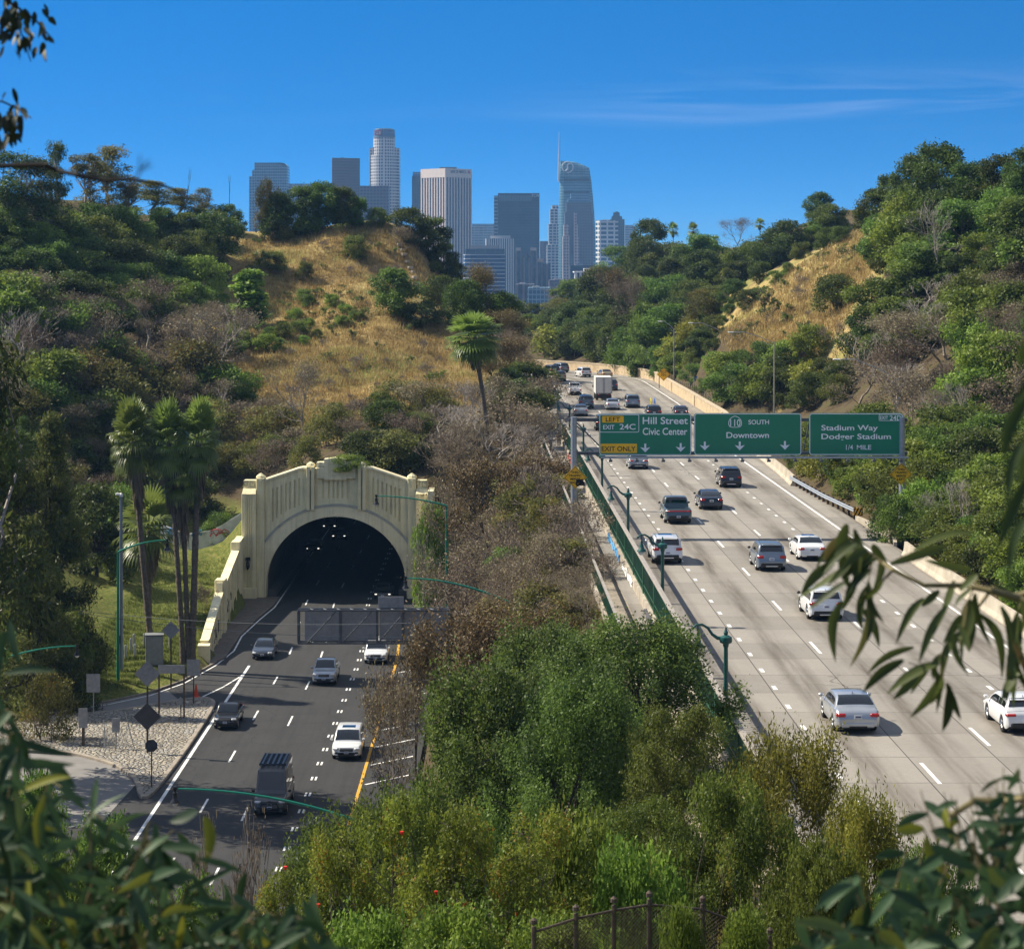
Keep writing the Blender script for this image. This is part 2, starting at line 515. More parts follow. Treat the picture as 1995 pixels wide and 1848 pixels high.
def heights(X, Y):
    X = np.asarray(X, dtype=np.float64); Y = np.asarray(Y, dtype=np.float64)
    h = _tps(X, Y) + _rough(X, Y) * sstep(Y, 30, 60)
    # upper carriageway bench
    u = road_u(X, Y)
    lo = np.where(Y < 262, fence_x(Y) - 2.9 + RK * Y, 9.0)
    hi = np.where(Y < 268, 29.8, 31.7)
    d = np.maximum(np.maximum(lo - u, u - hi), 0)
    w = np.where(u > 20, sstep(d, 0, 5.0), sstep(d, 0, 3.0))
    w = np.maximum(w, 1 - sstep(Y, 34, 46))
    w = np.maximum(w, sstep(np.where(X < CXR + 20, Y, 0), 440, 460))
    h = -HR - .45 + (h + HR + .45) * w
    # lower carriageway, ramp and island
    xl = np.where(Y < 198, -60.0, -25.9 - (Y - 198) / 35 * 1.2)
    yk = np.interp(X, KERB_X, KERB_Y)
    dl = np.maximum(xl - X, 0)
    dk = np.where(X < -24.9, np.maximum(Y - yk, 0), 0); dk = np.where((Y >= 198) & (X > xl), 0, dk)
    near = np.where(Y < 138, np.maximum(-30 - X, 0), np.maximum(-41 - X, 0))
    dr = np.maximum(X + 6.3, 0)
    w = np.maximum.reduce([sstep(dl, 0.0, 1.2), sstep(dk, 0, .8), sstep(dr, 0, 6), sstep(near, 0, 7)])
    w = np.maximum(w, 1 - sstep(Y, 70, 90)); w = np.where(Y > 237.5, 1.0, w)
    h = -HL - .35 + (h + HL + .35) * w
    # fall away to the city plain
    far = np.maximum(sstep(Y, 700, 1000), sstep(np.abs(X), 170, 400))
    far = np.where(Y < 0, 0, far)
    return h * (1 - far) + far * (-75.0)

_xs = np.concatenate([[-6000, -3000, -1200, -600, -400, -300, -220, -180], np.arange(-160, -62, 2.5), np.arange(-62, 66, 1.0), np.arange(66, 162, 2.5), [180, 220, 300, 400, 600, 1200, 3000, 6000]])
_ys = np.concatenate([[-400, -150, -60, -30], np.arange(-15, 90, 2.0), np.arange(90, 234, 1.25), np.array([234, 235, 236.2, 237.4, 237.6, 238.8, 240]), np.arange(241.25, 470, 1.25), np.arange(470, 705, 5), [740, 780, 830, 900, 1000, 1300, 2000, 3000, 4500, 7000, 12000]])
_GX, _GY = np.meshgrid(_xs, _ys)
_GH = heights(_GX, _GY)
def ground(x, y):
    i = int(np.clip(np.searchsorted(_xs, x) - 1, 0, len(_xs) - 2)); j = int(np.clip(np.searchsorted(_ys, y) - 1, 0, len(_ys) - 2))
    a = (x - _xs[i]) / (_xs[i + 1] - _xs[i]); b = (y - _ys[j]) / (_ys[j + 1] - _ys[j])
    return float((_GH[j, i] * (1 - a) + _GH[j, i + 1] * a) * (1 - b) + (_GH[j + 1, i] * (1 - a) + _GH[j + 1, i + 1] * a) * b)
def hit(px, py, y0=25.0):
    """where the sight line through a point of the photograph meets the terrain"""
    dx, dz = (px - CX) / F, -(py - HY) / F
    y = y0
    while y < 900:
        if dz * y <= ground(dx * y, y): break
        y += 1.0
    return Vector((dx * y, y, ground(dx * y, y)))
def on(x, y): return Vector((x, y, ground(x, y)))

nx, ny = len(_xs), len(_ys)
_ii, _jj = np.meshgrid(np.arange(nx - 1), np.arange(ny - 1))
_q = np.stack([_jj * nx + _ii, _jj * nx + _ii + 1, (_jj + 1) * nx + _ii + 1, (_jj + 1) * nx + _ii], -1).reshape(-1, 4)
_cx = (_GX.ravel()[_q].mean(1)); _cy = _GY.ravel()[_q].mean(1)
_keep = ~((_cx > -25.4) & (_cx < -9.6) & (_cy > 235) & (_cy < 242))
_q = _q[_keep]
def _blob(X, Y, x, y, sx, sy): return np.exp(-(((X - x) / sx) ** 2 + ((Y - y) / sy) ** 2))
_dry = np.clip(sum(1.3 * _blob(_GX, _GY, *b) for b in [(-20, 312, 16, 40), (-28, 375, 22, 34), (-38, 355, 14, 30), (-24, 345, 16, 20), (46, 345, 11, 45), (44, 310, 7, 20), (46, 320, 7, 30), (38, 390, 9, 18), (-14, 290, 9, 22)]), 0, 1)
_grn = np.clip(sum(1.2 * _blob(_GX, _GY, *b) for b in [(-33, 215, 9, 20), (-38, 190, 10, 16), (-34, 244, 8, 14), (0, 30, 25, 25), (-20, 300, 8, 10), (-27, 235, 5, 10)]), 0, 1)
me = np_mesh("ground", np.stack([_GX, _GY, _GH], -1).reshape(-1, 3), _q, attr={"dry": _dry.ravel(), "green": _grn.ravel()}, smooth=True)
def ground_mat():
    m, n, l, out = nodes_of("hillside_earth")
    p = position(n)
    f1, f2, f3 = noise(n, l, p, .55, 8, .7), noise(n, l, p, .09, 5, .6), noise(n, l, p, 2.6, 6, .7)
    dry = ramp(n, l, f1, [(.30, (.16, .105, .045)), (.46, (.33, .24, .095)), (.62, (.44, .345, .15)), (.75, (.25, .22, .075))])
    dry = mixc(n, l, ramp(n, l, f2, [(.48, (0, 0, 0)), (.60, (.8,) * 3)]), dry, (.20, .20, .055))
    dry = mixc(n, l, ramp(n, l, noise(n, l, p, .20, 7, .75), [(.54, (0, 0, 0)), (.66, (.8,) * 3)]), dry, (.15, .105, .055))
    grs = ramp(n, l, f3, [(.3, (.06, .085, .018)), (.5, (.13, .15, .035)), (.72, (.27, .22, .085))])
    lit = ramp(n, l, f1, [(.3, (.05, .038, .024)), (.5, (.10, .075, .045)), (.7, (.075, .085, .03))])
    ad = n.new("ShaderNodeAttribute"); ad.attribute_name = "dry"
    ag = n.new("ShaderNodeAttribute"); ag.attribute_name = "green"
    k = ramp(n, l, mth(n, l, 'ADD', ad.outputs["Fac"], mth(n, l, 'MULTIPLY_ADD', f1, .5, -.25)), [(.28, (0, 0, 0)), (.55, (1, 1, 1))])
    k2 = ramp(n, l, mth(n, l, 'ADD', ag.outputs["Fac"], mth(n, l, 'MULTIPLY_ADD', f1, .6, -.3)), [(.35, (0, 0, 0)), (.6, (1, 1, 1))])
    c = mixc(n, l, k2, mixc(n, l, k, lit, dry), grs)
    b = principled(n, (.2, .15, .08), .95, 0, .1)
    l.new(c, b.inputs["Base Color"])
    bp = n.new("ShaderNodeBump"); bp.inputs["Strength"].default_value = .8; bp.inputs["Distance"].default_value = .25
    l.new(f3, bp.inputs["Height"]); l.new(bp.outputs[0], b.inputs["Normal"])
    l.new(b.outputs[0], out.inputs[0])
    return m
tag(link("ground", me, ground_mat()), kind="structure", label="hillsides and valley floor of dry grass, soil and green turf")

# ------------------------------------------------------------------ road surfaces
def strip_mesh(name, rows, uvs):
    """rows: list of lists of points, uvs alike"""
    n = len(rows[0]); v = np.array([[tuple(p) for p in r] for r in rows]).reshape(-1, 3); uv = np.array(uvs).reshape(-1, 2)
    i, j = np.meshgrid(np.arange(n - 1), np.arange(len(rows) - 1))
    q = np.stack([j * n + i, j * n + i + 1, (j + 1) * n + i + 1, (j + 1) * n + i], -1).reshape(-1, 4)
    return np_mesh(name, v, q, uv=uv)

def concrete_road_mat():
    m, n, l, out = nodes_of("worn_concrete_road")
    uvn = n.new("ShaderNodeUVMap"); sep = n.new("ShaderNodeSeparateXYZ"); l.new(uvn.outputs[0], sep.inputs[0])
    u, s = sep.outputs[0], sep.outputs[1]
    p = position(n)
    f = noise(n, l, p, .35, 7, .65); g = noise(n, l, p, 5.0, 5, .7)
    mp = n.new("ShaderNodeMapping"); mp.inputs["Scale"].default_value = (1.3, .07, 1); l.new(uvn.outputs[0], mp.inputs[0])
    streak = noise(n, l, mp.outputs[0], 1.0, 6, .65)
    base = ramp(n, l, f, [(.3, (.195, .183, .168)), (.5, (.248, .234, .213)), (.7, (.288, .272, .248))])
    base = mixc(n, l, .35, base, ramp(n, l, g, [(.3, (.19, .172, .145)), (.7, (.34, .313, .27))]))
    # each slab was poured a little lighter or darker
    lane = mth(n, l, 'DIVIDE', mth(n, l, 'SUBTRACT', u, 10.45), 3.44)
    slab = n.new("ShaderNodeTexWhiteNoise"); slab.noise_dimensions = '2D'
    cv = n.new("ShaderNodeCombineXYZ"); l.new(mth(n, l, 'FLOOR', lane), cv.inputs[0]); l.new(mth(n, l, 'FLOOR', mth(n, l, 'DIVIDE', s, 4.6)), cv.inputs[1])
    l.new(cv.outputs[0], slab.inputs["Vector"])
    base = mixc(n, l, .30, base, ramp(n, l, slab.outputs["Value"], [(0, (.17, .152, .13)), (1, (.38, .347, .30))]))
    # oil drip band along the middle of each lane
    mid = mth(n, l, 'ABSOLUTE', mth(n, l, 'SUBTRACT', mth(n, l, 'FRACT', lane), .5))
    oil = ramp(n, l, mid, [(.0, (1,) * 3), (.13, (.75,) * 3), (.27, (0, 0, 0))])
    oil = mth(n, l, 'MULTIPLY', oil, ramp(n, l, streak, [(.40, (.18,) * 3), (.64, (1,) * 3)]))
    base = mixc(n, l, oil, base, (.105, .088, .07))
    # joints
    jl = mth(n, l, 'LESS_THAN', mth(n, l, 'ABSOLUTE', mth(n, l, 'SUBTRACT', mth(n, l, 'FRACT', mth(n, l, 'ADD', lane, .515)), .5)), .007)
    wob = mth(n, l, 'MULTIPLY_ADD', noise(n, l, p, 1.2, 3), .10, 0)
    jt = mth(n, l, 'LESS_THAN', mth(n, l, 'FRACT', mth(n, l, 'DIVIDE', mth(n, l, 'ADD', s, wob), 4.6)), .018)
    jn = mth(n, l, 'MAXIMUM', mth(n, l, 'MULTIPLY', jl, .9), mth(n, l, 'MULTIPLY', jt, ramp(n, l, f, [(.4, (.15,) * 3), (.6, (.75,) * 3)])))
    base = mixc(n, l, jn, base, (.05, .044, .038))
    # meandering sealed cracks
    vo = n.new("ShaderNodeTexVoronoi"); vo.feature = 'DISTANCE_TO_EDGE'; vo.inputs["Scale"].default_value = .22
    wv = n.new("ShaderNodeVectorMath"); wv.operation = 'ADD'
    nz = n.new("ShaderNodeTexNoise"); nz.inputs["Scale"].default_value = .8; l.new(p, nz.inputs["Vector"])
    l.new(p, wv.inputs[0]); l.new(nz.outputs["Color"], wv.inputs[1]); l.new(wv.outputs[0], vo.inputs["Vector"])
    cr = mth(n, l, 'MULTIPLY', mth(n, l, 'LESS_THAN', vo.outputs["Distance"], .006), ramp(n, l, noise(n, l, p, .03, 2), [(.52, (0, 0, 0)), (.56, (.7,) * 3)]))
    base = mixc(n, l, cr, base, (.05, .045, .04))
    b = principled(n, (.4, .36, .3), .85, 0, .25); l.new(base, b.inputs["Base Color"])
    bp = n.new("ShaderNodeBump"); bp.inputs["Strength"].default_value = .25; bp.inputs["Distance"].default_value = .02
    l.new(g, bp.inputs["Height"]); l.new(bp.outputs[0], b.inputs["Normal"])
    l.new(b.outputs[0], out.inputs[0]); return m

def asphalt_mat():
    m, n, l, out = nodes_of("worn_asphalt")
    uvn = n.new("ShaderNodeUVMap"); sep = n.new("ShaderNodeSeparateXYZ"); l.new(uvn.outputs[0], sep.inputs[0])
    p = position(n)
    f = noise(n, l, p, .3, 7, .65); g = noise(n, l, p, 9.0, 5, .75)
    mp = n.new("ShaderNodeMapping"); mp.inputs["Scale"].default_value = (1.6, .05, 1); l.new(uvn.outputs[0], mp.inputs[0])
    streak = noise(n, l, mp.outputs[0], 1.0, 6, .65)
    base = ramp(n, l, f, [(.3, (.028, .028, .029)), (.7, (.046, .045, .045))])
    base = mixc(n, l, .45, base, ramp(n, l, g, [(.3, (.016, .016, .017)), (.7, (.062, .061, .059))]))
    base = mixc(n, l, ramp(n, l, streak, [(.45, (0, 0, 0)), (.7, (.6,) * 3)]), base, (.020, .020, .021))
    vo = n.new("ShaderNodeTexVoronoi"); vo.feature = 'DISTANCE_TO_EDGE'; vo.inputs["Scale"].default_value = .25
    wv = n.new("ShaderNodeVectorMath"); wv.operation = 'ADD'
    nz = n.new("ShaderNodeTexNoise"); nz.inputs["Scale"].default_value = .9; l.new(p, nz.inputs["Vector"])
    l.new(p, wv.inputs[0]); l.new(nz.outputs["Color"], wv.inputs[1]); l.new(wv.outputs[0], vo.inputs["Vector"])
    cr = mth(n, l, 'MULTIPLY', mth(n, l, 'LESS_THAN', vo.outputs["Distance"], .007), ramp(n, l, noise(n, l, p, .05, 2), [(.45, (0, 0, 0)), (.52, (.8,) * 3)]))
    base = mixc(n, l, cr, base, (.016, .016, .017))
    b = principled(n, (.06, .06, .06), .8, 0, .3); l.new(base, b.inputs["Base Color"])
    bp = n.new("ShaderNodeBump"); bp.inputs["Strength"].default_value = .3; bp.inputs["Distance"].default_value = .015
    l.new(g, bp.inputs["Height"]); l.new(bp.outputs[0], b.inputs["Normal"])
    l.new(b.outputs[0], out.inputs[0]); return m
M_road, M_asph = concrete_road_mat(), asphalt_mat()

def slab_right(s): return 29.4 + 2.1 * float(sstep(np.array(s), 258, 285))
_us = [9.2, 12, 15, 18, 21, 24, 27]
_ss = list(np.arange(46, 385, 6.0)) + list(np.arange(385, 492, 2.0))
tag(link("southbound_road", strip_mesh("southbound_road", [[road_pt(u, s) for u in _us + [slab_right(s)]] for s in _ss], [[(u, s) for u in _us + [slab_right(s)]] for s in _ss]), M_road),
    kind="structure", label="sunlit concrete carriageway heading away under the green signs")
_xsL = [-24.95, -22, -19, -16, -13, -10, -6.2]
_ysL = list(np.arange(72, 236, 4.0)) + [236] + list(np.arange(240, 372, 8.0))
tag(link("northbound_road", strip_mesh("northbound_road", [[(max(x, -24.7) if y > 235.9 else x, y, -HL) if not (y > 235.9 and x > -10) else (-10.6, y, -HL) for x in _xsL] for y in _ysL], [[(x, y) for x in _xsL] for y in _ysL]), M_asph),
    kind="structure", label="dark asphalt carriageway coming out of the tunnel")
def flat_poly(name, pts, z, m, uv=True, label=None):
    mb = MB(); mb.poly([(x, y, z) for x, y in pts]); me = mb.mesh(name)
    lay = me.uv_layers.new(name="UVMap")
    for i, lp in enumerate(me.loops): lay.data[i].uv = me.vertices[lp.vertex_index].co.xy
    return tag(link(name, me, m), kind="structure", label=label)
KERB = [(-24.9, 199), (-25.0, 197), (-26.5, 188.8), (-28.4, 183.6), (-30.95, 180), (-33.3, 178), (-40, 174.5), (-46, 171)]
ISL = [(-22.55, 178.2), (-23.0, 180.6), (-24, 181.6), (-26.7, 179.0), (-29.6, 175.8), (-32.9, 174.2), (-40, 170.5), (-46, 167), (-46, 163.5), (-36, 162.2), (-30.9, 161.2), (-29.4, 160.4), (-26.05, 156.7), (-24.2, 152.2), (-23.3, 147.6), (-22.75, 147.4), (-22.45, 161.4)]
M_ramp = mat("ramp_concrete", (.20, .19, .18), .85, var=.15, scale=.7, bump=.2, dirt=((.17, .16, .15), .6))
flat_poly("ramp_road", [(-24.95, 199), *KERB[1:], (-46, 130), (-24.95, 130)], -HL - .012, M_asph, label="asphalt apron of the ramps beside the stone island")
flat_poly("ramp_road", [(-27.0, 184.9), (-28.4, 183.6), (-30.95, 180), (-33.3, 178), (-40, 174.5), (-46, 171), (-46, 166), (-32.9, 173.6), (-26.7, 178.4), (-25.2, 179.8)], -HL + .006, M_ramp, label="pale concrete ramp curving away behind the stone island")
flat_poly("ramp_road", [(-24.2, 152.0), (-26.05, 156.5), (-29.4, 160.2), (-36, 162.0), (-46, 163.0), (-46, 140), (-24.7, 140)], -HL + .006, M_ramp, label="grey concrete ramp in front of the stone island")

# shoulder pavement under the wing wall
mb = MB(); mb.prism([(-24.35, 200), (-24.5, 212), (-24.0, 222), (-23.4, 230), (-23.3, 236.5), (-27.0, 236.5), (-26.0, 199), (-25.2, 196.5)], -HL - .3, -HL + .16)
tag(mb.build("sidewalk", mat("dirty_pavement", (.15, .125, .10), .9, var=.3, scale=1.2, bump=.4, dirt=((.05, .04, .035), .7))), kind="structure", label="dirty pavement below the cream wing wall")

# kerbs
def sweep(mb, pts, prof):
    """pts: ground points; prof: (offset to the left of travel, height) ring"""
    rings = []
    for i, p in enumerate(pts):
        a = Vector(pts[max(i - 1, 0)]); b = Vector(pts[min(i + 1, len(pts) - 1)])
        d = (b - a); d.z = 0; d.normalize(); nrm = Vector((-d.y, d.x, 0))
        rings.append([Vector(p) + nrm * o + Vector((0, 0, h)) for o, h in prof])
    mb.loft(rings)
KP = [(-.11, -.4), (.11, -.4), (.11, .12), (.08, .15), (-.08, .15), (-.11, .12)]
mb = MB(); sweep(mb, [(x, y, -HL) for x, y in KERB], KP)
tag(mb.build("kerb", mat("kerb_stone", (.22, .19, .15), .9, var=.25, scale=3, bump=.3, dirt=((.05, .045, .04), .7))), kind="structure", label="kerb along the grass bank by the ramp")
def smooth_closed(pts, it=2):
    for _ in range(it):
        q = []
        for i, p in enumerate(pts):
            r = pts[(i + 1) % len(pts)]
            q += [(p[0] * .75 + r[0] * .25, p[1] * .75 + r[1] * .25), (p[0] * .25 + r[0] * .75, p[1] * .25 + r[1] * .75)]
        pts = q
    return pts
ISLS = smooth_closed(ISL)
isl = thing("stone_island", "triangular traffic island paved with rounded pale cobbles inside a kerb", "traffic island", (-27, 168, -HL))
def loc_pts(pts, o): return [(p[0] - o.location.x, p[1] - o.location.y, (p[2] if len(p) > 2 else -HL) - o.location.z) for p in pts]
def cobble_mat():
    m, n, l, out = nodes_of("set_cobbles")
    p = position(n)
    vo = n.new("ShaderNodeTexVoronoi"); vo.inputs["Scale"].default_value = 3.2; l.new(p, vo.inputs["Vector"])
    ve = n.new("ShaderNodeTexVoronoi"); ve.feature = 'DISTANCE_TO_EDGE'; ve.inputs["Scale"].default_value = 3.2; l.new(p, ve.inputs["Vector"])
    c = ramp(n, l, n_sep(n, l, vo.outputs["Color"]), [(0, (.22, .20, .16)), (.35, (.36, .33, .28)), (.65, (.46, .41, .32)), (1, (.33, .33, .33))])
    c = mixc(n, l, ramp(n, l, noise(n, l, p, .3, 5), [(.55, (0, 0, 0)), (.7, (.6,) * 3)]), c, (.17, .13, .09))
    c = mixc(n, l, ramp(n, l, ve.outputs["Distance"], [(.02, (1, 1, 1)), (.10, (0, 0, 0))]), c, (.07, .06, .05))
    b = principled(n, (.4, .4, .4), .85, 0, .3); l.new(c, b.inputs["Base Color"])
    bp = n.new("ShaderNodeBump"); bp.inputs["Strength"].default_value = 1.0; bp.inputs["Distance"].default_value = .12
    l.new(ramp(n, l, ve.outputs["Distance"], [(.0, (0, 0, 0)), (.22, (.8,) * 3), (.5, (1, 1, 1))]), bp.inputs["Height"]); l.new(bp.outputs[0], b.inputs["Normal"])
    l.new(b.outputs[0], out.inputs[0]); return m
def n_sep(n, l, col):
    s = n.new("ShaderNodeSeparateColor"); l.new(col, s.inputs[0]); return s.outputs[0]
mb = MB(); mb.prism([(x + 27, y - 168) for x, y in ISLS], -.3, .16); mb.build("cobble_paving", cobble_mat(), isl)
mb = MB(); pts = [(x + 27, y - 168, 0) for x, y in ISLS]; sweep(mb, pts + [pts[0]], [(-.16, -.4), (.16, -.4), (.16, .17), (.12, .20), (-.12, .20), (-.16, .17)])
mb.build("kerb_edging", mat("island_kerb", (.30, .26, .21), .9, var=.2, scale=2, bump=.3, dirt=((.1, .08, .06), .6)), isl)

# ------------------------------------------------------------------ painted markings
M_line = mat("road_paint_white", (.80, .80, .78), .7, var=.15, scale=2.5, dirt=((.32, .29, .25), .75))
M_yell = mat("road_paint_yellow", (.62, .33, .02), .7, var=.15, scale=2.5, dirt=((.33, .22, .08), .6))
ZM = .012
def rline(mb, u, w, s0, s1, step=6.0):
    n = max(1, int(math.ceil((s1 - s0) / step)))
    for k in range(n):
        a, b = s0 + (s1 - s0) * k / n, s0 + (s1 - s0) * (k + 1) / n
        ua, ub = (u(a), u(b)) if callable(u) else (u, u)
        mb.quad(road_pt(ua - w / 2, a, -HR + ZM), road_pt(ua + w / 2, a, -HR + ZM), road_pt(ub + w / 2, b, -HR + ZM), road_pt(ub - w / 2, b, -HR + ZM))
mb = MB()
for k in range(-20, 80):
    for u in (14.05, 23.85):
        s = 139.2 + 4.6 * k
        if 50 < s < 470 and not (u > 20 and s > 300): rline(mb, u, .19, s - .5, s + .5)
for k in range(-6, 24):
    for u, ph in ((17.58, 132.9), (20.95, 125.2)):
        s = ph + 14.63 * k
        if 50 < s < 470: rline(mb, u, .15, s - 1.83, s + 1.83)
    s = 128 + 14.63 * k
    if s > 300: rline(mb, 24.2, .14, s - 1.83, s + 1.83)
rline(mb, lambda s: 27.25 + 2.3 * float(sstep(np.array(s), 262, 330)), .17, 50, 480)
tag(mb.build("road_markings", M_line), kind="structure", label="white lane dashes and edge line on the concrete carriageway")
def lx(x0, y): return x0 - 1.4 * float(sstep(np.array(y), 196, 240))
mb = MB()
def lline(x0, w, y0, y1, step=4.0, m=None):
    m = m or mb; n = max(1, int(math.ceil((y1 - y0) / step)))
    for k in range(n):
        a, b = y0 + (y1 - y0) * k / n, y0 + (y1 - y0) * (k + 1) / n
        xa, xb = lx(x0, a), lx(x0, b)
        m.quad((xa - w / 2, a, -HL + ZM), (xa + w / 2, a, -HL + ZM), (xb + w / 2, b, -HL + ZM), (xb - w / 2, b, -HL + ZM))
for k in range(-6, 14):
    for x0, ph in ((-19.05, 189.5), (-16.27, 187.3)):
        y = ph + 14.63 * k
        if 75 < y < 330: lline(x0, .14, y - 1.83, y + 1.83)
for k in range(-28, 30):
    y = 185.5 + 4.6 * k
    if 75 < y < 320:
        lline(-13.03, .13, y - .5, y + .5); lline(-12.77, .13, y - .5, y + .5)
lline(-21.94, .22, 74, 196.5)
def pline(m, pts, w, z):
    for a, b in zip(pts[:-1], pts[1:]):
        a, b = Vector((*a, z)), Vector((*b, z)); d = (b - a).normalized(); nn = Vector((-d.y, d.x, 0)) * w / 2
        m.quad(a - nn, a + nn, b + nn, b - nn)
pline(mb, [(-32.8, 177.2), (-30.7, 179.2), (-28.1, 182.9), (-26.2, 188.3), (-24.75, 196.6), (-24.1, 204), (-24.35, 212), (-23.8, 222), (-23.2, 230), (-23.2, 320)], .14, -HL + ZM)
pline(mb, [(-24.0, 182.2), (-22.9, 186.5), (-22.2, 190.5), (-21.94, 192.5)], .15, -HL + ZM + .004)
for y in (151.5, 157.4, 163.3, 169.2, 175, 181, 187, 193):
    pline(mb, [(-9.45, y), (-6.7, y + 2.9)], .2, -HL + ZM)
tag(mb.build("road_markings", M_line), kind="structure", label="white lane dashes, solid lines and hatching on the asphalt carriageway")
mb = MB(); lline(-9.75, .2, 74, 236)
tag(mb.build("road_markings", M_yell), kind="structure", label="yellow median line on the asphalt carriageway")
# ------------------------------------------------------------------ tunnel portal
M_cream = stained_paint("cream_portal_paint", (.82, .74, .46), (.36, .31, .19), .7)
M_creamL = stained_paint("cream_portal_trim", (.84, .76, .50), (.40, .35, .22), .6)
PX, PY = -17.62, 236.0
por = thing("tunnel_portal", "cream art deco arched tunnel portal with fluted pylons and stepped crest", "tunnel portal", (PX, PY, -HL))
AC, AR = 1.2, 7.07
def arch(x, c=AC, r=AR):
    return c + math.sqrt(max(r * r - x * x, 0)) if abs(x) < r else 0.0
def top(x):
    a = abs(x)
    if a <= 2.1: return 13.05
    if a <= 3.6: return 13.0
    return 13.0 - (a - 3.6) / (7.15 - 3.6) * 1.2
slots = []
for x, z0, z1 in [(-6.34, 7.75, 11.0), (-5.92, 8.1, 11.15), (-5.5, 8.45, 11.35), (-5.04, 8.75, 11.55), (-4.62, 9.0, 11.72), (-4.17, 9.15, 11.9), (-3.71, 9.38, 12.08)]:
    slots += [(x, z0, z1), (-x, z0, z1)]
slots += [(-2.58, 9.05, 12.75), (2.48, 9.05, 12.75), (-1.3, 10.05, 12.8), (1.13, 10.05, 12.8), (-.74, 10.1, 11.85), (-.28, 10.1, 11.85), (.15, 10.1, 11.85), (.62, 10.1, 11.85)]
def facade():
    mb = MB(); hw, D, T = .085, .16, 1.6
    xs = set(np.linspace(-7.2, 7.2, 73).tolist()) | {-AR, AR}
    for x, _, _ in slots:
        xs = {q for q in xs if not (x - hw < q < x + hw)} | {x - hw, x + hw}
    xs = sorted(xs)
    for a, b in zip(xs[:-1], xs[1:]):
        if b - a < 1e-6: continue
        xm = (a + b) / 2
        ga = [s for s in slots if abs(s[0] - xm) < hw * .99]
        la, lb, ta, tb = arch(a), arch(b), top(a), top(b)
        if ga:
            _, z0, z1 = ga[0]
            mb.quad((a, 0, la), (b, 0, lb), (b, 0, z0), (a, 0, z0)); mb.quad((a, 0, z1), (b, 0, z1), (b, 0, tb), (a, 0, ta))
            mb.quad((a, D, z0), (b, D, z0), (b, D, z1), (a, D, z1))
            mb.quad((a, 0, z0), (a, D, z0), (a, D, z1), (a, 0, z1)); mb.quad((b, 0, z0), (b, 0, z1), (b, D, z1), (b, D, z0))
            mb.quad((a, 0, z0), (b, 0, z0), (b, D, z0), (a, D, z0)); mb.quad((a, 0, z1), (a, D, z1), (b, D, z1), (b, 0, z1))
        else:
            mb.quad((a, 0, la), (b, 0, lb), (b, 0, tb), (a, 0, ta))
        mb.quad((a, T, la), (a, T, ta), (b, T, tb), (b, T, lb))
        mb.quad((a, 0, ta), (b, 0, tb), (b, T, tb), (a, T, ta))
        if abs(xm) < AR: mb.quad((a, 0, la), (a, T, la), (b, T, lb), (b, 0, lb))
    return mb
facade().build("facade", M_cream, por)
def ring(r0c, r1c, x0, x1, n, d, fdepth=.0):
    """band between two circles (centre height, radius), proud of the facade by d"""
    mb = MB(); rows = []
    for k in range(n + 1):
        x = x0 + (x1 - x0) * k / n
        zi = arch(x, *r0c) if abs(x) < r0c[1] else 0.0
        zo = arch(x, *r1c)
        rows.append([(x, -d, zi), (x, -d, zo), (x, fdepth, zo), (x, fdepth, zi)])
    mb.loft(rows); return mb
ring((AC, AR), (.55, 8.93), -7.15, 7.15, 60, .20).build("arch_band", M_creamL, por)
ring((.55, 8.72), (.55, 8.96), -7.15, 7.15, 60, .24).build("arch_shade_ring", mat("arch_shade_grey", (.40, .39, .33), .85, var=.2, scale=2), por)  # raised ring; the moulding's shadow band is put into its grey colour
ring((AC, AR - .02), (AC, AR + .16), -AR + .05, AR - .05, 60, .27).build("arch_moulding", M_creamL, por)
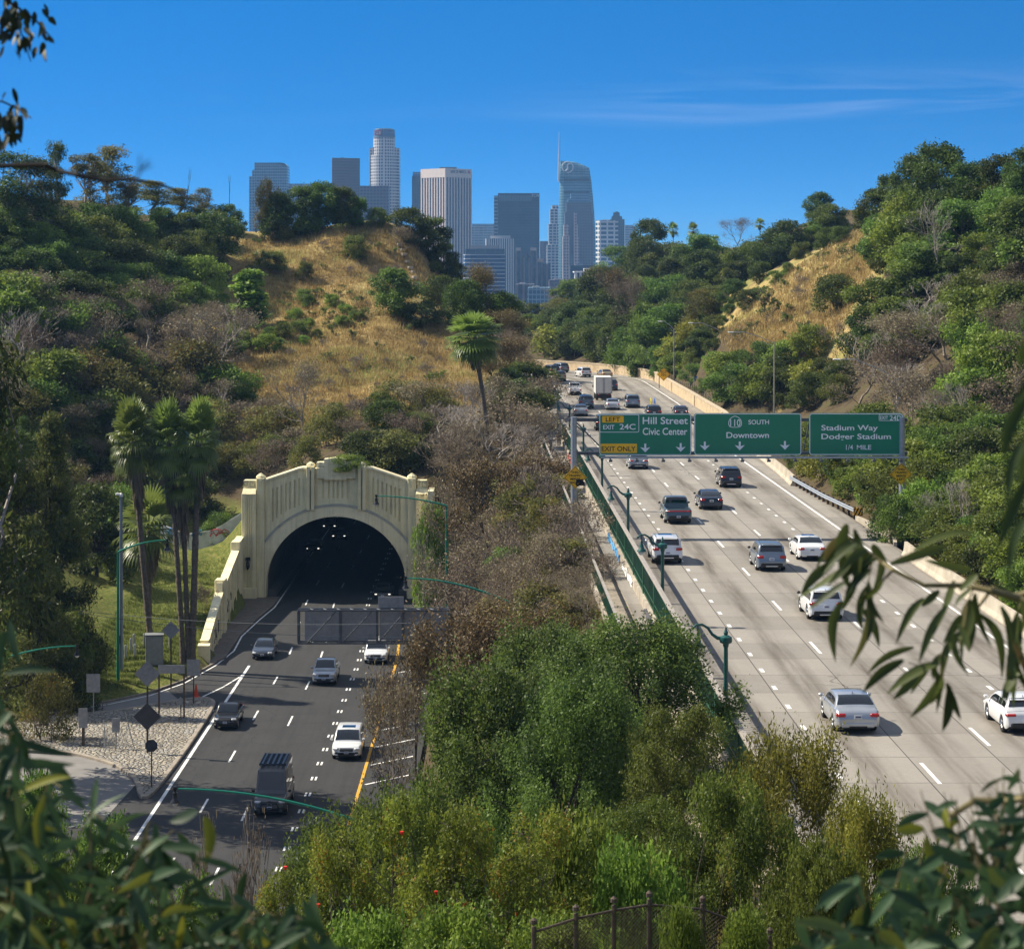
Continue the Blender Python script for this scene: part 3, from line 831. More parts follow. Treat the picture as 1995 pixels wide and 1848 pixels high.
# coping along the sloping parapets
for sgn in (-1, 1):
    rows = []; mb = MB()
    for x in np.linspace(2.95, 7.15, 12):
        z = top(x); rows.append([(sgn * x, -.14, z - .06), (sgn * x, -.14, z + .12), (sgn * x, -.06, z + .2), (sgn * x, 1.3, z + .2), (sgn * x, 1.3, z - .06)])
    mb.loft(rows); mb.build("coping", M_creamL, por)
for sgn in (-1, 1):
    mb = MB(); x0 = sgn * 2.57
    for (cx, w, z0, z1, d) in ((x0 - .23, .32, 8.9, 13.25, .22), (x0 + .23, .32, 8.9, 13.25, .22)):
        mb.box((cx, .2 - d, (z0 + z1) / 2), (w, .8, z1 - z0), b=.03)
    mb.box((x0, .3, 13.1), (.78, 1.0, .5), b=.05)
    mb.lathe([(.46, 13.35), (.40, 13.52), (.06, 13.72), (.0, 13.72)], (x0, .3, 0), 8)
    mb.build("buttress", M_cream, por)
    # corner pier
    mb = MB(); xc = sgn * 7.58
    mb.box((xc, .3, 6.05), (.82, 1.2, 12.1), b=.05); mb.box((xc, -.33, 11.6), (.26, .08, .6), b=.02)
    mb.lathe([(.5, 12.1), (.46, 12.28), (.1, 12.55), (.0, 12.55)], (xc, .3, 0), 8)
    mb.build("corner_pier", M_cream, por)
    # outer pylon: battered shoulders, recessed fluted panel, plinth
    mb = MB(); xa, xb = (-9.38, -7.98) if sgn < 0 else (8.0, 9.2)
    xm, w = (xa + xb) / 2, xb - xa
    mb.box((xm, .1, .6), (w + .1, 2.2, 1.2), b=.06)
    mb.box((xa + .2, .1, 5.9), (.42, 2.0, 9.4), b=.03); mb.box((xb - .2, .1, 5.9), (.42, 2.0, 9.4), b=.03)
    mb.box((xm, .25, 5.9), (w - .5, 2.0, 9.4))
    for q in (-.3, 0, .3): mb.box((xm + q * (w - .7), -.79, 5.85), (.13, .16, 9.0), b=.02)
    mb.add([(xa, -.9, 10.55), (xb, -.9, 10.55), (xb, 1.1, 10.55), (xa, 1.1, 10.55), (xa + .06, -.2, 11.05), (xb - .06, -.2, 11.05), (xb - .06, 1.1, 11.05), (xa + .06, 1.1, 11.05)],
           [(0, 1, 5, 4), (1, 2, 6, 5), (2, 3, 7, 6), (3, 0, 4, 7), (4, 5, 6, 7)])
    mb.box((xm, .6, 11.45), (w - .16, 1.0, .85), b=.05)
    mb.build("pylon", M_cream, por)
    # angular meander above the pylon: raised bars, the carving's shade put into their colour
    mb = MB(); gz, gx = 11.45, xm
    for (cx, cz, ww, hh) in ((-.36, .25, .5, .05), (-.58, .05, .05, .4), (-.42, -.12, .34, .05), (-.27, .02, .05, .3), (.25, .25, .5, .05), (.02, .0, .05, .5), (.25, -.22, .5, .05), (.48, -.06, .05, .35), (.34, .1, .3, .05)):
        mb.box((gx + cx, .09, gz + cz), (ww, .03, hh))
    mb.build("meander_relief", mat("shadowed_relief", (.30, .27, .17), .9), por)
mb = MB()
mb.box((0, .25, 12.6), (3.9, 1.1, 1.1), b=.04); mb.box((-1.6, .3, 13.35), (.7, 1.0, .7), b=.04); mb.box((1.5, .3, 13.35), (.7, 1.0, .7), b=.04)
mb.box((-1.45, .22, 13.5), (.6, 1.0, .45), b=.04); mb.box((1.3, .22, 13.5), (.6, 1.0, .45), b=.04)
mb.plate([(-1.2, 11.95), (1.02, 11.95), (1.02, 14.0), (-.09, 14.16), (-1.2, 14.0)], -.36, .9)
for k in range(9): mb.box((-.85 + k * .19, -.38, 13.2), (.07, .06, .62))
mb.plate([(-.92, 13.62), (.74, 13.62), (.74, 13.68), (-.92, 13.68)], -.4, -.35)
mb.build("crest_block", M_creamL, por)
for sgn, x in ((-1, -8.75), (1, 8.6)):
    mb = MB(); mb.box((x, -1.0, 4.1), (.5, .16, .35), b=.03); mb.tube([(x, -1.0, 4.2), (x, -1.25, 4.25), (x, -1.25, 4.0)], .05)
    mb.lathe([(.06, 4.0), (.16, 3.85), (.2, 3.35), (.12, 3.15), (.03, 3.05)], (x, -1.25, 0), 8)
    lamp = mb.build("wall_lamp", M_black, por)
# bore
mb = MB(); rows = []
for y in (1.6, 6, 20, 50, 90, 135):
    rr = [(-AR, y, 0)] + [(AR * math.sin(t), y, AC + AR * math.cos(t)) for t in np.linspace(-math.pi / 2, math.pi / 2, 32)] + [(AR, y, 0)]
    rows.append(rr)
mb.loft(rows, close=False, caps=False); mb.poly(rows[-1])  # far end closed by an added wall so the bore stays dark
mb.build("tunnel_lining", mat("sooty_tunnel_lining", (.10, .095, .085), .8, var=.3, scale=.5), por)
mb = MB()
for sgn in (-1, 1): mb.box((sgn * 6.6, 68, .35), (.9, 133, .7), b=.05)
mb.build("tunnel_walkway", mat("tunnel_walkway", (.09, .085, .08), .9), por)

# wing walls
def wing(name, label, pts, prof, th, m, parent=None):
    """pts: ground line, prof: height at each, th: thickness vector"""
    t = thing(name, label, "retaining wall", pts[0])
    o = Vector(pts[0]); mb = MB(); rows = []
    for p, h in zip(pts, prof):
        p = Vector(p) - o
        rows.append([p, p + Vector((0, 0, h)), p + Vector(th) + Vector((0, 0, h)), p + Vector(th)])
    mb.loft(rows); mb.build("wall_panel", m, t)
    return t, o
fr = [0, .03, .06, .37, .38, .44, .45, .84, .85, 1.0]; hh = [1.65, 1.65, 1.9, 3.8, 4.75, 4.75, 4.2, 5.5, 6.2, 6.2]
wp = [(-25.7 - 1.2 * f, 198.6 + 37 * f, -HL - .2) for f in fr]
wt, wo = wing("wing_wall", "cream stepped wing wall rising from the kerb to the tunnel portal", wp, [h + .2 for h in hh], (-.55, 0, 0), M_cream)
for a, b, h0, h1 in ((0, 4, 1.65, 3.8), (6, 8, 4.2, 5.5), (8, 10, 6.2, 6.2)):
    rows = []; mb = MB()
    for i in range(a, min(b, len(wp))):
        if i in (4, 5): continue
        p = Vector(wp[i]) - wo; z = hh[i] + .2
        rows.append([p + Vector((.1, 0, z)), p + Vector((.1, 0, z + .14)), p + Vector((-.65, 0, z + .14)), p + Vector((-.65, 0, z))])
    if len(rows) > 1: mb.loft(rows); mb.build("coping", M_creamL, wt)
mb = MB()
for f, h in ((.41, 4.8), (.86, 6.3)):
    p = Vector((-25.7 - 1.2 * f, 198.6 + 37 * f, -HL - .2)) - wo
    mb.box((p.x - .25, p.y, (h + .35) / 2), (.95, 1.6, h + .35), b=.06)
for f in (.12, .22, .31, .55, .65, .75, .93):
    p = Vector((-25.7 - 1.2 * f, 198.6 + 37 * f, -HL - .2)) - wo
    h = float(np.interp(f, fr, hh)); mb.box((p.x + .05, p.y, h / 2), (.16, .28, h - .1), b=.02)
mb.build("pilaster", M_creamL, wt)
# scrawled graffiti strokes on the wing wall
M_graf_k = mat("spray_paint_grey", (.05, .05, .06), .7); M_graf_r = mat("spray_paint_red", (.45, .03, .04), .7); M_graf_b = mat("spray_paint_blue", (.05, .25, .5), .7)
rng = random.Random(5)
mb = MB()
for f in (.16, .2, .26, .5, .53, .58, .62):
    h = float(np.interp(f, fr, hh)) * .5; y = 37 * f; x = -1.2 * f + .012
    p = [(x + .005, y + rng.uniform(-.9, .9) * (1 if k % 2 else -1) * .6, h + rng.uniform(-.7, .7)) for k in range(6)]
    mb.tube(p, .035, 4)
mb.build("graffiti", M_graf_k, wt)
wing("wing_wall", "cream end wall standing forward of the portal's pylon at its sunlit side", [(PX + 9.28, 233.6, -HL - .2), (PX + 9.28, 240, -HL - .2)], [11.2, 11.2], (.55, 0, 0), M_creamL)
wing("concrete_block", "low cream parapet end block closing the wing wall by the palms", [(-25.35, 197.2, -HL - .2), (-25.45, 198.6, -HL - .2)], [1.75, 1.75], (-1.0, 0, 0), M_creamL)
# graffiti wall on the lawn
gw, go = wing("garden_wall", "low whitewashed wall sprayed with blue and red graffiti behind the palms", [(-36.8, 246.5, ground(-36.8, 246.5) - .3), (-34, 245.4, ground(-34, 245.4) - .3), (-31, 244.6, ground(-31, 244.6) - .3), (-27.2, 244.2, ground(-28.5, 244.2) - .3)],
               [1.7, 1.8, 1.9, 2.1], (0, .35, 0), mat("whitewash", (.55, .57, .58), .8, var=.15, scale=1.5, dirt=((.3, .3, .3), .5)))
for k, (m_, x0, x1) in enumerate(((M_graf_b, .6, 1.6), (M_graf_b, 3.4, 4.6), (M_graf_r, 5.2, 7.6), (M_graf_r, 2.0, 3.2))):
    mb = MB(); rng = random.Random(k + 3)
    for j in range(3):
        p = []
        for i in range(6):
            x = x0 + (x1 - x0) * (i + rng.random()) / 6; y = float(np.interp(x, [0, 2.8, 5.8, 9.6], [0, -1.1, -1.9, -2.3])) - .03
            p.append((x, y, .9 + rng.uniform(-.45, .5)))
        mb.tube(p, .05, 4)
    mb.build("graffiti", m_, gw)

# ------------------------------------------------------------------ bridge railing and footpath beside the upper carriageway
fy = list(np.arange(50, 257, 4.0)) + [257]
rail = thing("bridge_railing", "dark green picket railing on a graffitied parapet along the upper carriageway", "railing", (fence_x(87.2), 87.2, -HR))
def rl(pts): return [Vector(p) - rail.location for p in pts]
M_para = mat("stained_parapet", (.40, .35, .28), .85, var=.25, scale=1.2, bump=.3, dirt=((.12, .10, .08), .7))
M_railg = mat("dark_green_railing_paint", (.022, .10, .052), .5, var=.35, scale=.6, dirt=((.10, .13, .09), .5))
mb = MB(); sweep(mb, rl([(fence_x(y), y, -HR) for y in fy]), [(-.22, -1.2), (.22, -1.2), (.2, .55), (-.2, .55)]); mb.build("parapet", M_para, rail)
mb = MB(); sweep(mb, rl([(fence_x(y), y, -HR) for y in fy]), [(-.12, 2.28), (.12, 2.28), (.12, 2.36), (.10, 2.4), (-.10, 2.4), (-.12, 2.36)])
mb.build("handrail", mat("weathered_top_rail", (.30, .27, .24), .7, var=.2, scale=3), rail)
mb = MB()
for y in np.arange(50.2, 256.9, .40):
    x = fence_x(y); mb.box((x - rail.location.x, y - rail.location.y, 1.42), (.055, .055, 1.74))
for zz in (.62, 1.0): sweep(mb, rl([(fence_x(y), y, -HR) for y in fy]), [(-.03, zz), (.03, zz), (.03, zz + .06), (-.03, zz + .06)])
o = mb.build("picket_grating", M_railg, rail)
for y in np.arange(54, 257, 8.0):
    mb = MB(); mb.box((fence_x(y) - rail.location.x, y - rail.location.y, 1.4), (.16, .22, 1.86), b=.02); mb.build("post", M_railg, rail)
for k, (y0, y1, m_) in enumerate(((112, 118, M_graf_b), (122, 131, M_graf_k), (140, 150, M_white), (152, 166, M_graf_b), (228, 236, M_graf_r))):
    mb = MB(); rng = random.Random(k)
    for j in range(4):
        p = [(fence_x(y0 + (y1 - y0) * (i + rng.random()) / 12) - .235 - rail.location.x, y0 + (y1 - y0) * (i + rng.random() * .8) / 12 - rail.location.y, rng.uniform(-.05, .45)) for i in range(12)]
        mb.tube(p, .06, 4)
    mb.build("graffiti", m_, rail)
# path
pr = [[(fence_x(y) - 2.3, y, -HR - .2), (fence_x(y) - 1.2, y, -HR - .2), (fence_x(y) - .2, y, -HR - .2)] for y in fy]
tag(link("footpath", strip_mesh("footpath", pr, [[(p[0], p[1]) for p in r] for r in pr]), mat("leaf_strewn_path", (.34, .29, .22), .9, var=.2, scale=1.0, bump=.3, dirt=((.10, .075, .05), .8))), kind="structure", label="narrow leaf strewn footpath outside the green railing")
pr2 = [y for y in fy if 116 <= y <= 250]
rail2 = thing("path_railing", "low picket railing edging the footpath on its valley side", "railing", (fence_x(120) - 2.35, 120, -HR))
def rl2(pts): return [Vector(p) - rail2.location for p in pts]
mb = MB(); sweep(mb, rl2([(fence_x(y) - 2.35, y, -HR) for y in pr2]), [(-.18, -4.2), (.18, -4.2), (.16, .1), (-.16, .1)]); mb.build("retaining_wall", M_para, rail2)
mb = MB(); sweep(mb, rl2([(fence_x(y) - 2.35, y, -HR) for y in pr2]), [(-.07, 1.12), (.07, 1.12), (.07, 1.22), (-.07, 1.22)]); mb.build("handrail", mat("weathered_top_rail", (.3, .27, .24)), rail2)
mb = MB()
for y in np.arange(pr2[0], 248, .32): mb.box((fence_x(y) - 2.35 - rail2.location.x, y - rail2.location.y, .6), (.05, .06, 1.05))
mb.build("picket_grating", M_railg, rail2)

# ------------------------------------------------------------------ right-hand walls, barrier and guard rail
M_stone = mat("warm_stone_wall", (.50, .39, .25), .9, var=.22, scale=1.3, bump=.5, dirt=((.25, .18, .11), .6))
sw = thing("stone_wall", "long warm coloured stone wall curving round the bend above the carriageway", "wall", (0, 0, 0))
pts = [road_pt(float(np.interp(s, [262, 285, 330], [30.2, 31.4, 31.55])), s) for s in list(np.arange(262, 385, 4.0)) + list(np.arange(385, 489, 2.5))]
mb = MB(); sweep(mb, pts, [(.2, -.6), (.2, 1.42), (-.2, 1.42), (-.2, -.6)]); mb.build("wall_face", M_stone, sw)
mb = MB(); sweep(mb, pts, [(.26, 1.42), (.26, 1.6), (-.26, 1.6), (-.26, 1.42)]); mb.build("coping", mat("stone_coping", (.46, .38, .27), .9, var=.2, scale=1.5, bump=.3), sw)
mb = MB()
for k in range(6, len(pts) - 2, 9):
    d = (pts[k + 1] - pts[k]).normalized(); mb.box(pts[k] + Vector((0, 0, .72)), (.62, 1.0, 1.66), rz=math.atan2(d.y, d.x) - math.pi / 2, b=.04)
mb.build("pilaster", M_stone, sw)
JP = [(.30, -.3), (.30, .08), (.16, .32), (.09, .92), (-.09, .92), (-.16, .32), (-.30, .08), (-.30, -.3)]
M_barrier = mat("barrier_concrete", (.42, .37, .29), .85, var=.18, scale=1.0, bump=.2, dirt=((.2, .16, .11), .55))
br = thing("concrete_barrier", "long pale concrete barrier behind the hanging branch, overgrown with green shrubs", "barrier", road_pt(29.0, 80))
mb = MB(); sweep(mb, [road_pt(29.05 + .35 * float(sstep(np.array(s), 150, 164)), s) - br.location for s in np.arange(60, 160, 4.0)], JP); mb.build("barrier_body", M_barrier, br)
br2 = thing("concrete_barrier", "concrete barrier running on from the end of the steel guard rail", "barrier", road_pt(29.1, 220))
mb = MB(); sweep(mb, [road_pt(float(np.interp(s, [205, 215, 262], [28.6, 29.0, 30.2])), s) - br2.location for s in np.arange(205, 265, 3.0)], JP); mb.build("barrier_body", M_barrier, br2)
gr = thing("guard_rail", "corrugated steel guard rail on wooden posts with a striped end marker", "guard rail", road_pt(29.2, 185))
gs = list(np.arange(178, 207, 1.9)); gp = [road_pt(float(np.interp(s, [178, 190, 206], [29.6, 28.9, 28.5])), s) - gr.location for s in gs]
mb = MB(); sweep(mb, gp, [(.02, .45), (.09, .50), (.02, .57), (.02, .62), (.09, .69), (.02, .76), (-.01, .76), (-.01, .45)]); mb.build("rail_beam", M_steel, gr)
for p in gp:
    mb = MB(); mb.box((p.x + .22, p.y, .3), (.2, .2, .95), b=.015); mb.box((p.x + .08, p.y, .6), (.18, .16, .34)); mb.build("post", M_wood, gr)
mb = MB(); q = gp[0]; mb.box((q.x + .05, q.y - .25, .62), (.75, .06, .6), b=.02); mk = mb.build("end_marker", mat("marker_yellow", (.70, .38, .02), .5), gr)
mb = MB()
for k in range(-2, 3):
    pl = [(k * .26 - .06, -.3), (k * .26 + .06, -.3), (k * .26 + .36, .3), (k * .26 + .24, .3)]
    pl = [(max(-.37, min(.37, x)), z) for x, z in pl]
    mb.plate([(q.x + .05 + x, .62 + z) for x, z in pl], q.y - .286, q.y - .281)
mb.build("stripe", M_black, mk)
mb = MB(); sweep(mb, [road_pt(u, s) for u, s in ((29.6, 178), (30.0, 172), (30.1, 168), (29.9, 164), (29.4, 161))], [(-.12, -.3), (.12, -.3), (.12, .28), (-.12, .28)])
tag(mb.build("kerb", M_barrier), kind="structure", label="broken concrete kerb between guard rail and barrier")
# post-and-wire fence above the stone wall
wf = thing("wire_fence", "thin post and wire fence on the bank above the stone wall", "fence", (0, 0, 0))
fpts = []
for s in np.arange(272, 470, 3.2):
    p = road_pt(33.0, float(s)); fpts.append(Vector((p.x, p.y, ground(p.x, p.y))))
for p in fpts:
    mb = MB(); mb.box((p.x, p.y, p.z + .55), (.07, .07, 1.3)); mb.build("post", M_steel_dark, wf)
mb = MB()
for h in (.35, .7, 1.1): mb.tube([p + Vector((0, 0, h)) for p in fpts], .012, 4)
mb.build("wire", M_steel_dark, wf)

# ------------------------------------------------------------------ sign gantry
GY = 167.0
M_sgreen = mat("highway_sign_green", (.001, .20, .105), .38, var=.06, scale=.8, spec=.6)
M_slet = mat("reflective_white", (.86, .88, .90), .45, var=.02)
M_syel = mat("sign_amber", (.95, .52, .010), .4, var=.05, scale=2)
M_sblk = mat("sign_black", (.012, .012, .014), .4)
k_ = GY / F
gan = thing("sign_gantry", "steel overhead gantry spanning the carriageway with three green highway signs", "sign gantry", W(1118, 1075, GY))
def gl(px, py, dy=0.0): return W(px, py, GY) - gan.location + Vector((0, dy, 0))
mb = MB()
a, b = gl(1118, 1100), gl(1118, 812)
mb.tube([a, b], .215, 16); mb.box((a.x, 0, .25), (.9, .9, 1.1), b=.05); mb.build("post", M_steel, gan)
a, b = gl(1757, 1010), gl(1757, 812)
mb = MB(); mb.tube([a, b], .215, 16); mb.build("post", M_steel, gan)
for yy in (818, 883):
    mb = MB(); a, b = gl(1108, yy), gl(1768, yy)
    mb.box(((a.x + b.x) / 2, .25, a.z), (b.x - a.x, .22, .24), b=.02); mb.build("chord_beam", M_steel_dark, gan)
mb = MB()
for x0, x1 in ((1122, 1180), (1180, 1240), (1240, 1345), (1345, 1450), (1450, 1565), (1578, 1565), (1578, 1680), (1750, 1680)):
    mb.tube([gl(x0, 822, .25), gl(x1, 881, .25)], .055, 6)
mb.build("diagonal_brace", M_steel_dark, gan)
mb = MB()
a, b = gl(1170, 889), gl(1765, 889)
for yo in (-1.1, -.75, -.4):
    mb.box(((a.x + b.x) / 2, yo, a.z), (b.x - a.x, .07, .10))
mb.box(((a.x + b.x) / 2, -.75, a.z - .02), (b.x - a.x, .62, .03)); mb.build("walkway", M_steel, gan)
mb = MB()
for px in np.arange(1188, 1765, 51):
    p = gl(px, 889); mb.box((p.x, -.6, p.z - .09), (.08, 1.5, .1)); mb.box((p.x, -1.3, p.z - .2), (.26, .16, .16), b=.02)
mb.build("bracket", M_steel_dark, gan)
def rrect(cx, cz, w, h, r, n=5):
    p = []
    for sx, sz, t0 in ((1, -1, -90), (1, 1, 0), (-1, 1, 90), (-1, -1, 180)):
        for k in range(n + 1):
            t = R(t0 + 90 * k / n); p.append((cx + sx * (w / 2 - r) + r * math.cos(t), cz + sz * (h / 2 - r) + r * math.sin(t)))
    return p
def frame(mb, cx, cz, w, h, r, t, y0, y1):
    o, i = rrect(cx, cz, w, h, r), rrect(cx, cz, w - 2 * t, h - 2 * t, max(r - t, .01)); n = len(o)
    for k in range(n):
        j = (k + 1) % n
        mb.add([(o[k][0], y0, o[k][1]), (o[j][0], y0, o[j][1]), (i[j][0], y0, i[j][1]), (i[k][0], y0, i[k][1])], [(0, 1, 2, 3)])
def panel(x0, x1, y0, y1):
    a, b = gl(x0, y1), gl(x1, y0); c = (a + b) / 2; w, h = b.x - a.x, b.z - a.z
    mb = MB(); mb.plate(rrect(c.x, c.z, w, h, .22), -.06, .02); o = mb.build("sign_panel", M_sgreen, gan)
    mb = MB(); frame(mb, c.x, c.z, w - .05, h - .05, .2, .055, -.066, 0); mb.build("sign_border", M_slet, o)
    return o
def arrow(par, px, py, s=1.0):
    c = gl(px, py); mb = MB()
    pl = [(-.07, .30), (.07, .30), (.07, -.02), (.36, .05), (.0, -.32), (-.36, .05), (-.07, -.02)]
    for tri in ((0, 1, 2), (0, 2, 6), (6, 2, 4), (2, 3, 4), (6, 4, 5)): mb.poly([(c.x + pl[i][0] * s, -.067, c.z + pl[i][1] * s) for i in tri])
    mb.build("down_arrow", M_slet, par)
def stext(par, body, x0, x1, y0, y1, m=None, dy=-.068, bold=.014):
    a, b = gl(x0, y1), gl(x1, y0)
    return text(body, m or M_slet, par, ((a.x + b.x) / 2, dy, (a.z + b.z) / 2), b.x - a.x, b.z - a.z, bold=bold)
s1 = panel(1167, 1347, 805, 887)
stext(s1, "Hill Street", 1252, 1340, 812, 826); stext(s1, "Civic Center", 1252, 1339, 833, 847)
a, b = gl(1173, 824), gl(1215, 810)
for nm, (xa, xb, ya, yb), tx, tb in (("exit_plaque", (1173, 1215, 810, 823), "LEFT", (1180, 1208, 812, 821)), ("exit_plaque", (1170, 1241, 864, 882), "EXIT ONLY", (1172, 1238, 869, 878.5))):
    a, b = gl(xa, yb), gl(xb, ya); mb = MB(); mb.plate(rrect((a.x + b.x) / 2, (a.z + b.z) / 2, b.x - a.x, b.z - a.z, .05), -.07, -.055); q = mb.build(nm, M_syel, s1)
    stext(q, tx, *tb, m=M_sblk, dy=-.075)
stext(s1, "EXIT", 1175, 1197, 827.5, 836); stext(s1, "24C", 1207, 1238, 825.5, 836.5)
a, b = gl(1168, 842), gl(1245, 807); mb = MB(); frame(mb, (a.x + b.x) / 2, (a.z + b.z) / 2, b.x - a.x, b.z - a.z, .12, .04, -.0675, 0); mb.build("exit_border", M_slet, s1)
arrow(s1, 1257, 872); arrow(s1, 1326, 871)
s2 = panel(1352, 1561.5, 804.5, 886.5)
stext(s2, "SOUTH", 1458, 1498, 817.5, 826.5); stext(s2, "Downtown", 1415, 1498, 841.5, 853)
arrow(s2, 1373, 868); arrow(s2, 1441, 868); arrow(s2, 1529, 867)
c = gl(1432, 822); mb = MB()
sp = [(-.42, -.36), (-.5, -.1), (-.42, .22), (-.2, .42), (0, .5), (.2, .42), (.42, .22), (.5, -.1), (.42, -.36), (.2, -.42), (-.2, -.42)]
sp = smooth_closed(sp, 2); n_ = len(sp)
for k in range(n_):
    p, q = sp[k], sp[(k + 1) % n_]
    mb.poly([(c.x + p[0], -.067, c.z + p[1] * .92), (c.x + q[0], -.067, c.z + q[1] * .92), (c.x + q[0] * .9, -.067, c.z + q[1] * .83), (c.x + p[0] * .9, -.067, c.z + p[1] * .83)])
mb.build("route_shield", M_slet, s2)
stext(s2, "110", 1422.5, 1442.5, 816.5, 830, bold=.008)
s3 = panel(1576, 1759.5, 804.5, 886.5)
stext(s3, "Stadium Way", 1600, 1710, 827.5, 841.5); stext(s3, "Dodger Stadium", 1600, 1735.5, 844.5, 858.5)
stext(s3, "MILE", 1669, 1697, 866.5, 875.5); stext(s3, "1/4", 1648, 1661.5, 866, 876, bold=.004)
a, b = gl(1712, 819.5), gl(1757.5, 806.5); mb = MB(); frame(mb, (a.x + b.x) / 2, (a.z + b.z) / 2, b.x - a.x, b.z - a.z, .08, .035, -.0675, 0); mb.build("exit_border", M_slet, s3)
stext(s3, "EXIT", 1714, 1730, 810, 817); stext(s3, "24D", 1733, 1756, 809, 818.5)
def diamond(par, c, half, words, m=M_syel, rows=None):
    mb = MB(); mb.plate([(c.x, c.z - half), (c.x + half, c.z), (c.x, c.z + half), (c.x - half, c.z)], c.y - .02, c.y + .02); o = mb.build("diamond_sign", m, par)
    mb = MB(); r0, r1 = half * .93, half * .88
    q0 = [(0, -r0), (r0, 0), (0, r0), (-r0, 0)]; q1 = [(0, -r1), (r1, 0), (0, r1), (-r1, 0)]
    for k in range(4):
        j = (k + 1) % 4; mb.poly([(c.x + x, c.y - .025, c.z + z) for x, z in (q0[k], q0[j], q1[j], q1[k])])
    mb.build("sign_border", M_sblk, o)
    for k, wd in enumerate(words):
        zz = half * (.44 - .29 * k); ww = half * min(.15 * len(wd) + .10, 1.12)
        text(wd, M_sblk, o, (c.x, c.y - .026, c.z + zz), ww, half * .20, bold=.03)
    return o
d1 = diamond(gan, gl(1120.5, 929, -.26), .82, ["THRU", "TRAFFIC", "MERGE", "RIGHT"])
mb = MB(); c = gl(1128, 939, -.292); rng = random.Random(8)
for k in range(5): mb.tube([(c.x + rng.uniform(-.25, .45), c.y, c.z + rng.uniform(-.3, .25)) for _ in range(6)], .05, 4)
mb.build("graffiti", M_sblk, d1)
diamond(gan, gl(1754.5, 923, -.26), .80, ["THRU", "TRAFFIC", "MERGE", "LEFT"])

# sign truss in front of the tunnel, seen from behind
TY = 173.0
tr = thing("sign_truss", "grey lattice sign truss seen from behind above the asphalt lanes", "sign truss", W(800, 1290, TY))
tr.location.z = -HL
def tl(px, py, dy=0.0): return W(px, py, TY) - tr.location + Vector((0, dy, 0))
mb = MB(); xR = 880
for py in (1187, 1251):
    for dy in (-.45, .45):
        a, b = tl(581, py, dy), tl(xR, py, dy); mb.box(((a.x + b.x) / 2, dy, a.z), (b.x - a.x, .13, .13), b=.01)
for px in (582, 663, 735, 785, 876):
    for dy in (-.45, .45):
        a, b = tl(px, 1187, dy), tl(px, 1251, dy); mb.box((a.x, dy, (a.z + b.z) / 2), (.14, .12, a.z - b.z - .13), b=.01)
mb.build("truss_chord", M_steel_dark, tr)
mb = MB()
for x0, x1 in ((600, 655), (668, 725), (738, 790), (790, 832)): mb.tube([tl(x0, 1249, -.45), tl(x1, 1189, -.45)], .06, 6)
for px in range(590, 836, 26): mb.tube([tl(px, 1187, -.43), tl(px + 13, 1187, .43)], .04, 5); mb.tube([tl(px + 13, 1187, .43), tl(px + 26, 1187, -.43)], .04, 5)
for px in range(590, 836, 26): mb.tube([tl(px, 1251, -.43), tl(px + 13, 1251, .43)], .04, 5); mb.tube([tl(px + 13, 1251, .43), tl(px + 26, 1251, -.43)], .04, 5)
mb.build("truss_lacing", M_steel_dark, tr)
for x0, x1 in ((592, 660), (664, 732), (738, 874)):
    a, b = tl(x0, 1249), tl(x1, 1191); mb = MB(); mb.box(((a.x + b.x) / 2, .56, (a.z + b.z) / 2), (b.x - a.x, .05, b.z - a.z), b=.01)
    for q in (.25, .75): mb.box((a.x + (b.x - a.x) * q, .50, (a.z + b.z) / 2), (.08, .07, b.z - a.z))
    mb.build("sign_back", M_signback, tr)
a, b = tl(736, 1186), tl(786, 1164); mb = MB(); mb.box(((a.x + b.x) / 2, .5, (a.z + b.z) / 2 + .02), (b.x - a.x, .05, b.z - a.z), b=.01); mb.build("sign_back", M_signback, tr)
mb = MB()
for px in (592, 640, 690, 745): p = tl(px, 1256); mb.box((p.x, 1.1, p.z), (.2, .3, .14), b=.02); mb.box((p.x, .8, p.z + .08), (.06, .8, .06))
mb.build("sign_light", M_black, tr)
a = tl(876, 1187); mb = MB(); mb.tube([(a.x, 0, 0), (a.x, 0, a.z + .2)], .22, 14); mb.build("post", M_steel_dark, tr)

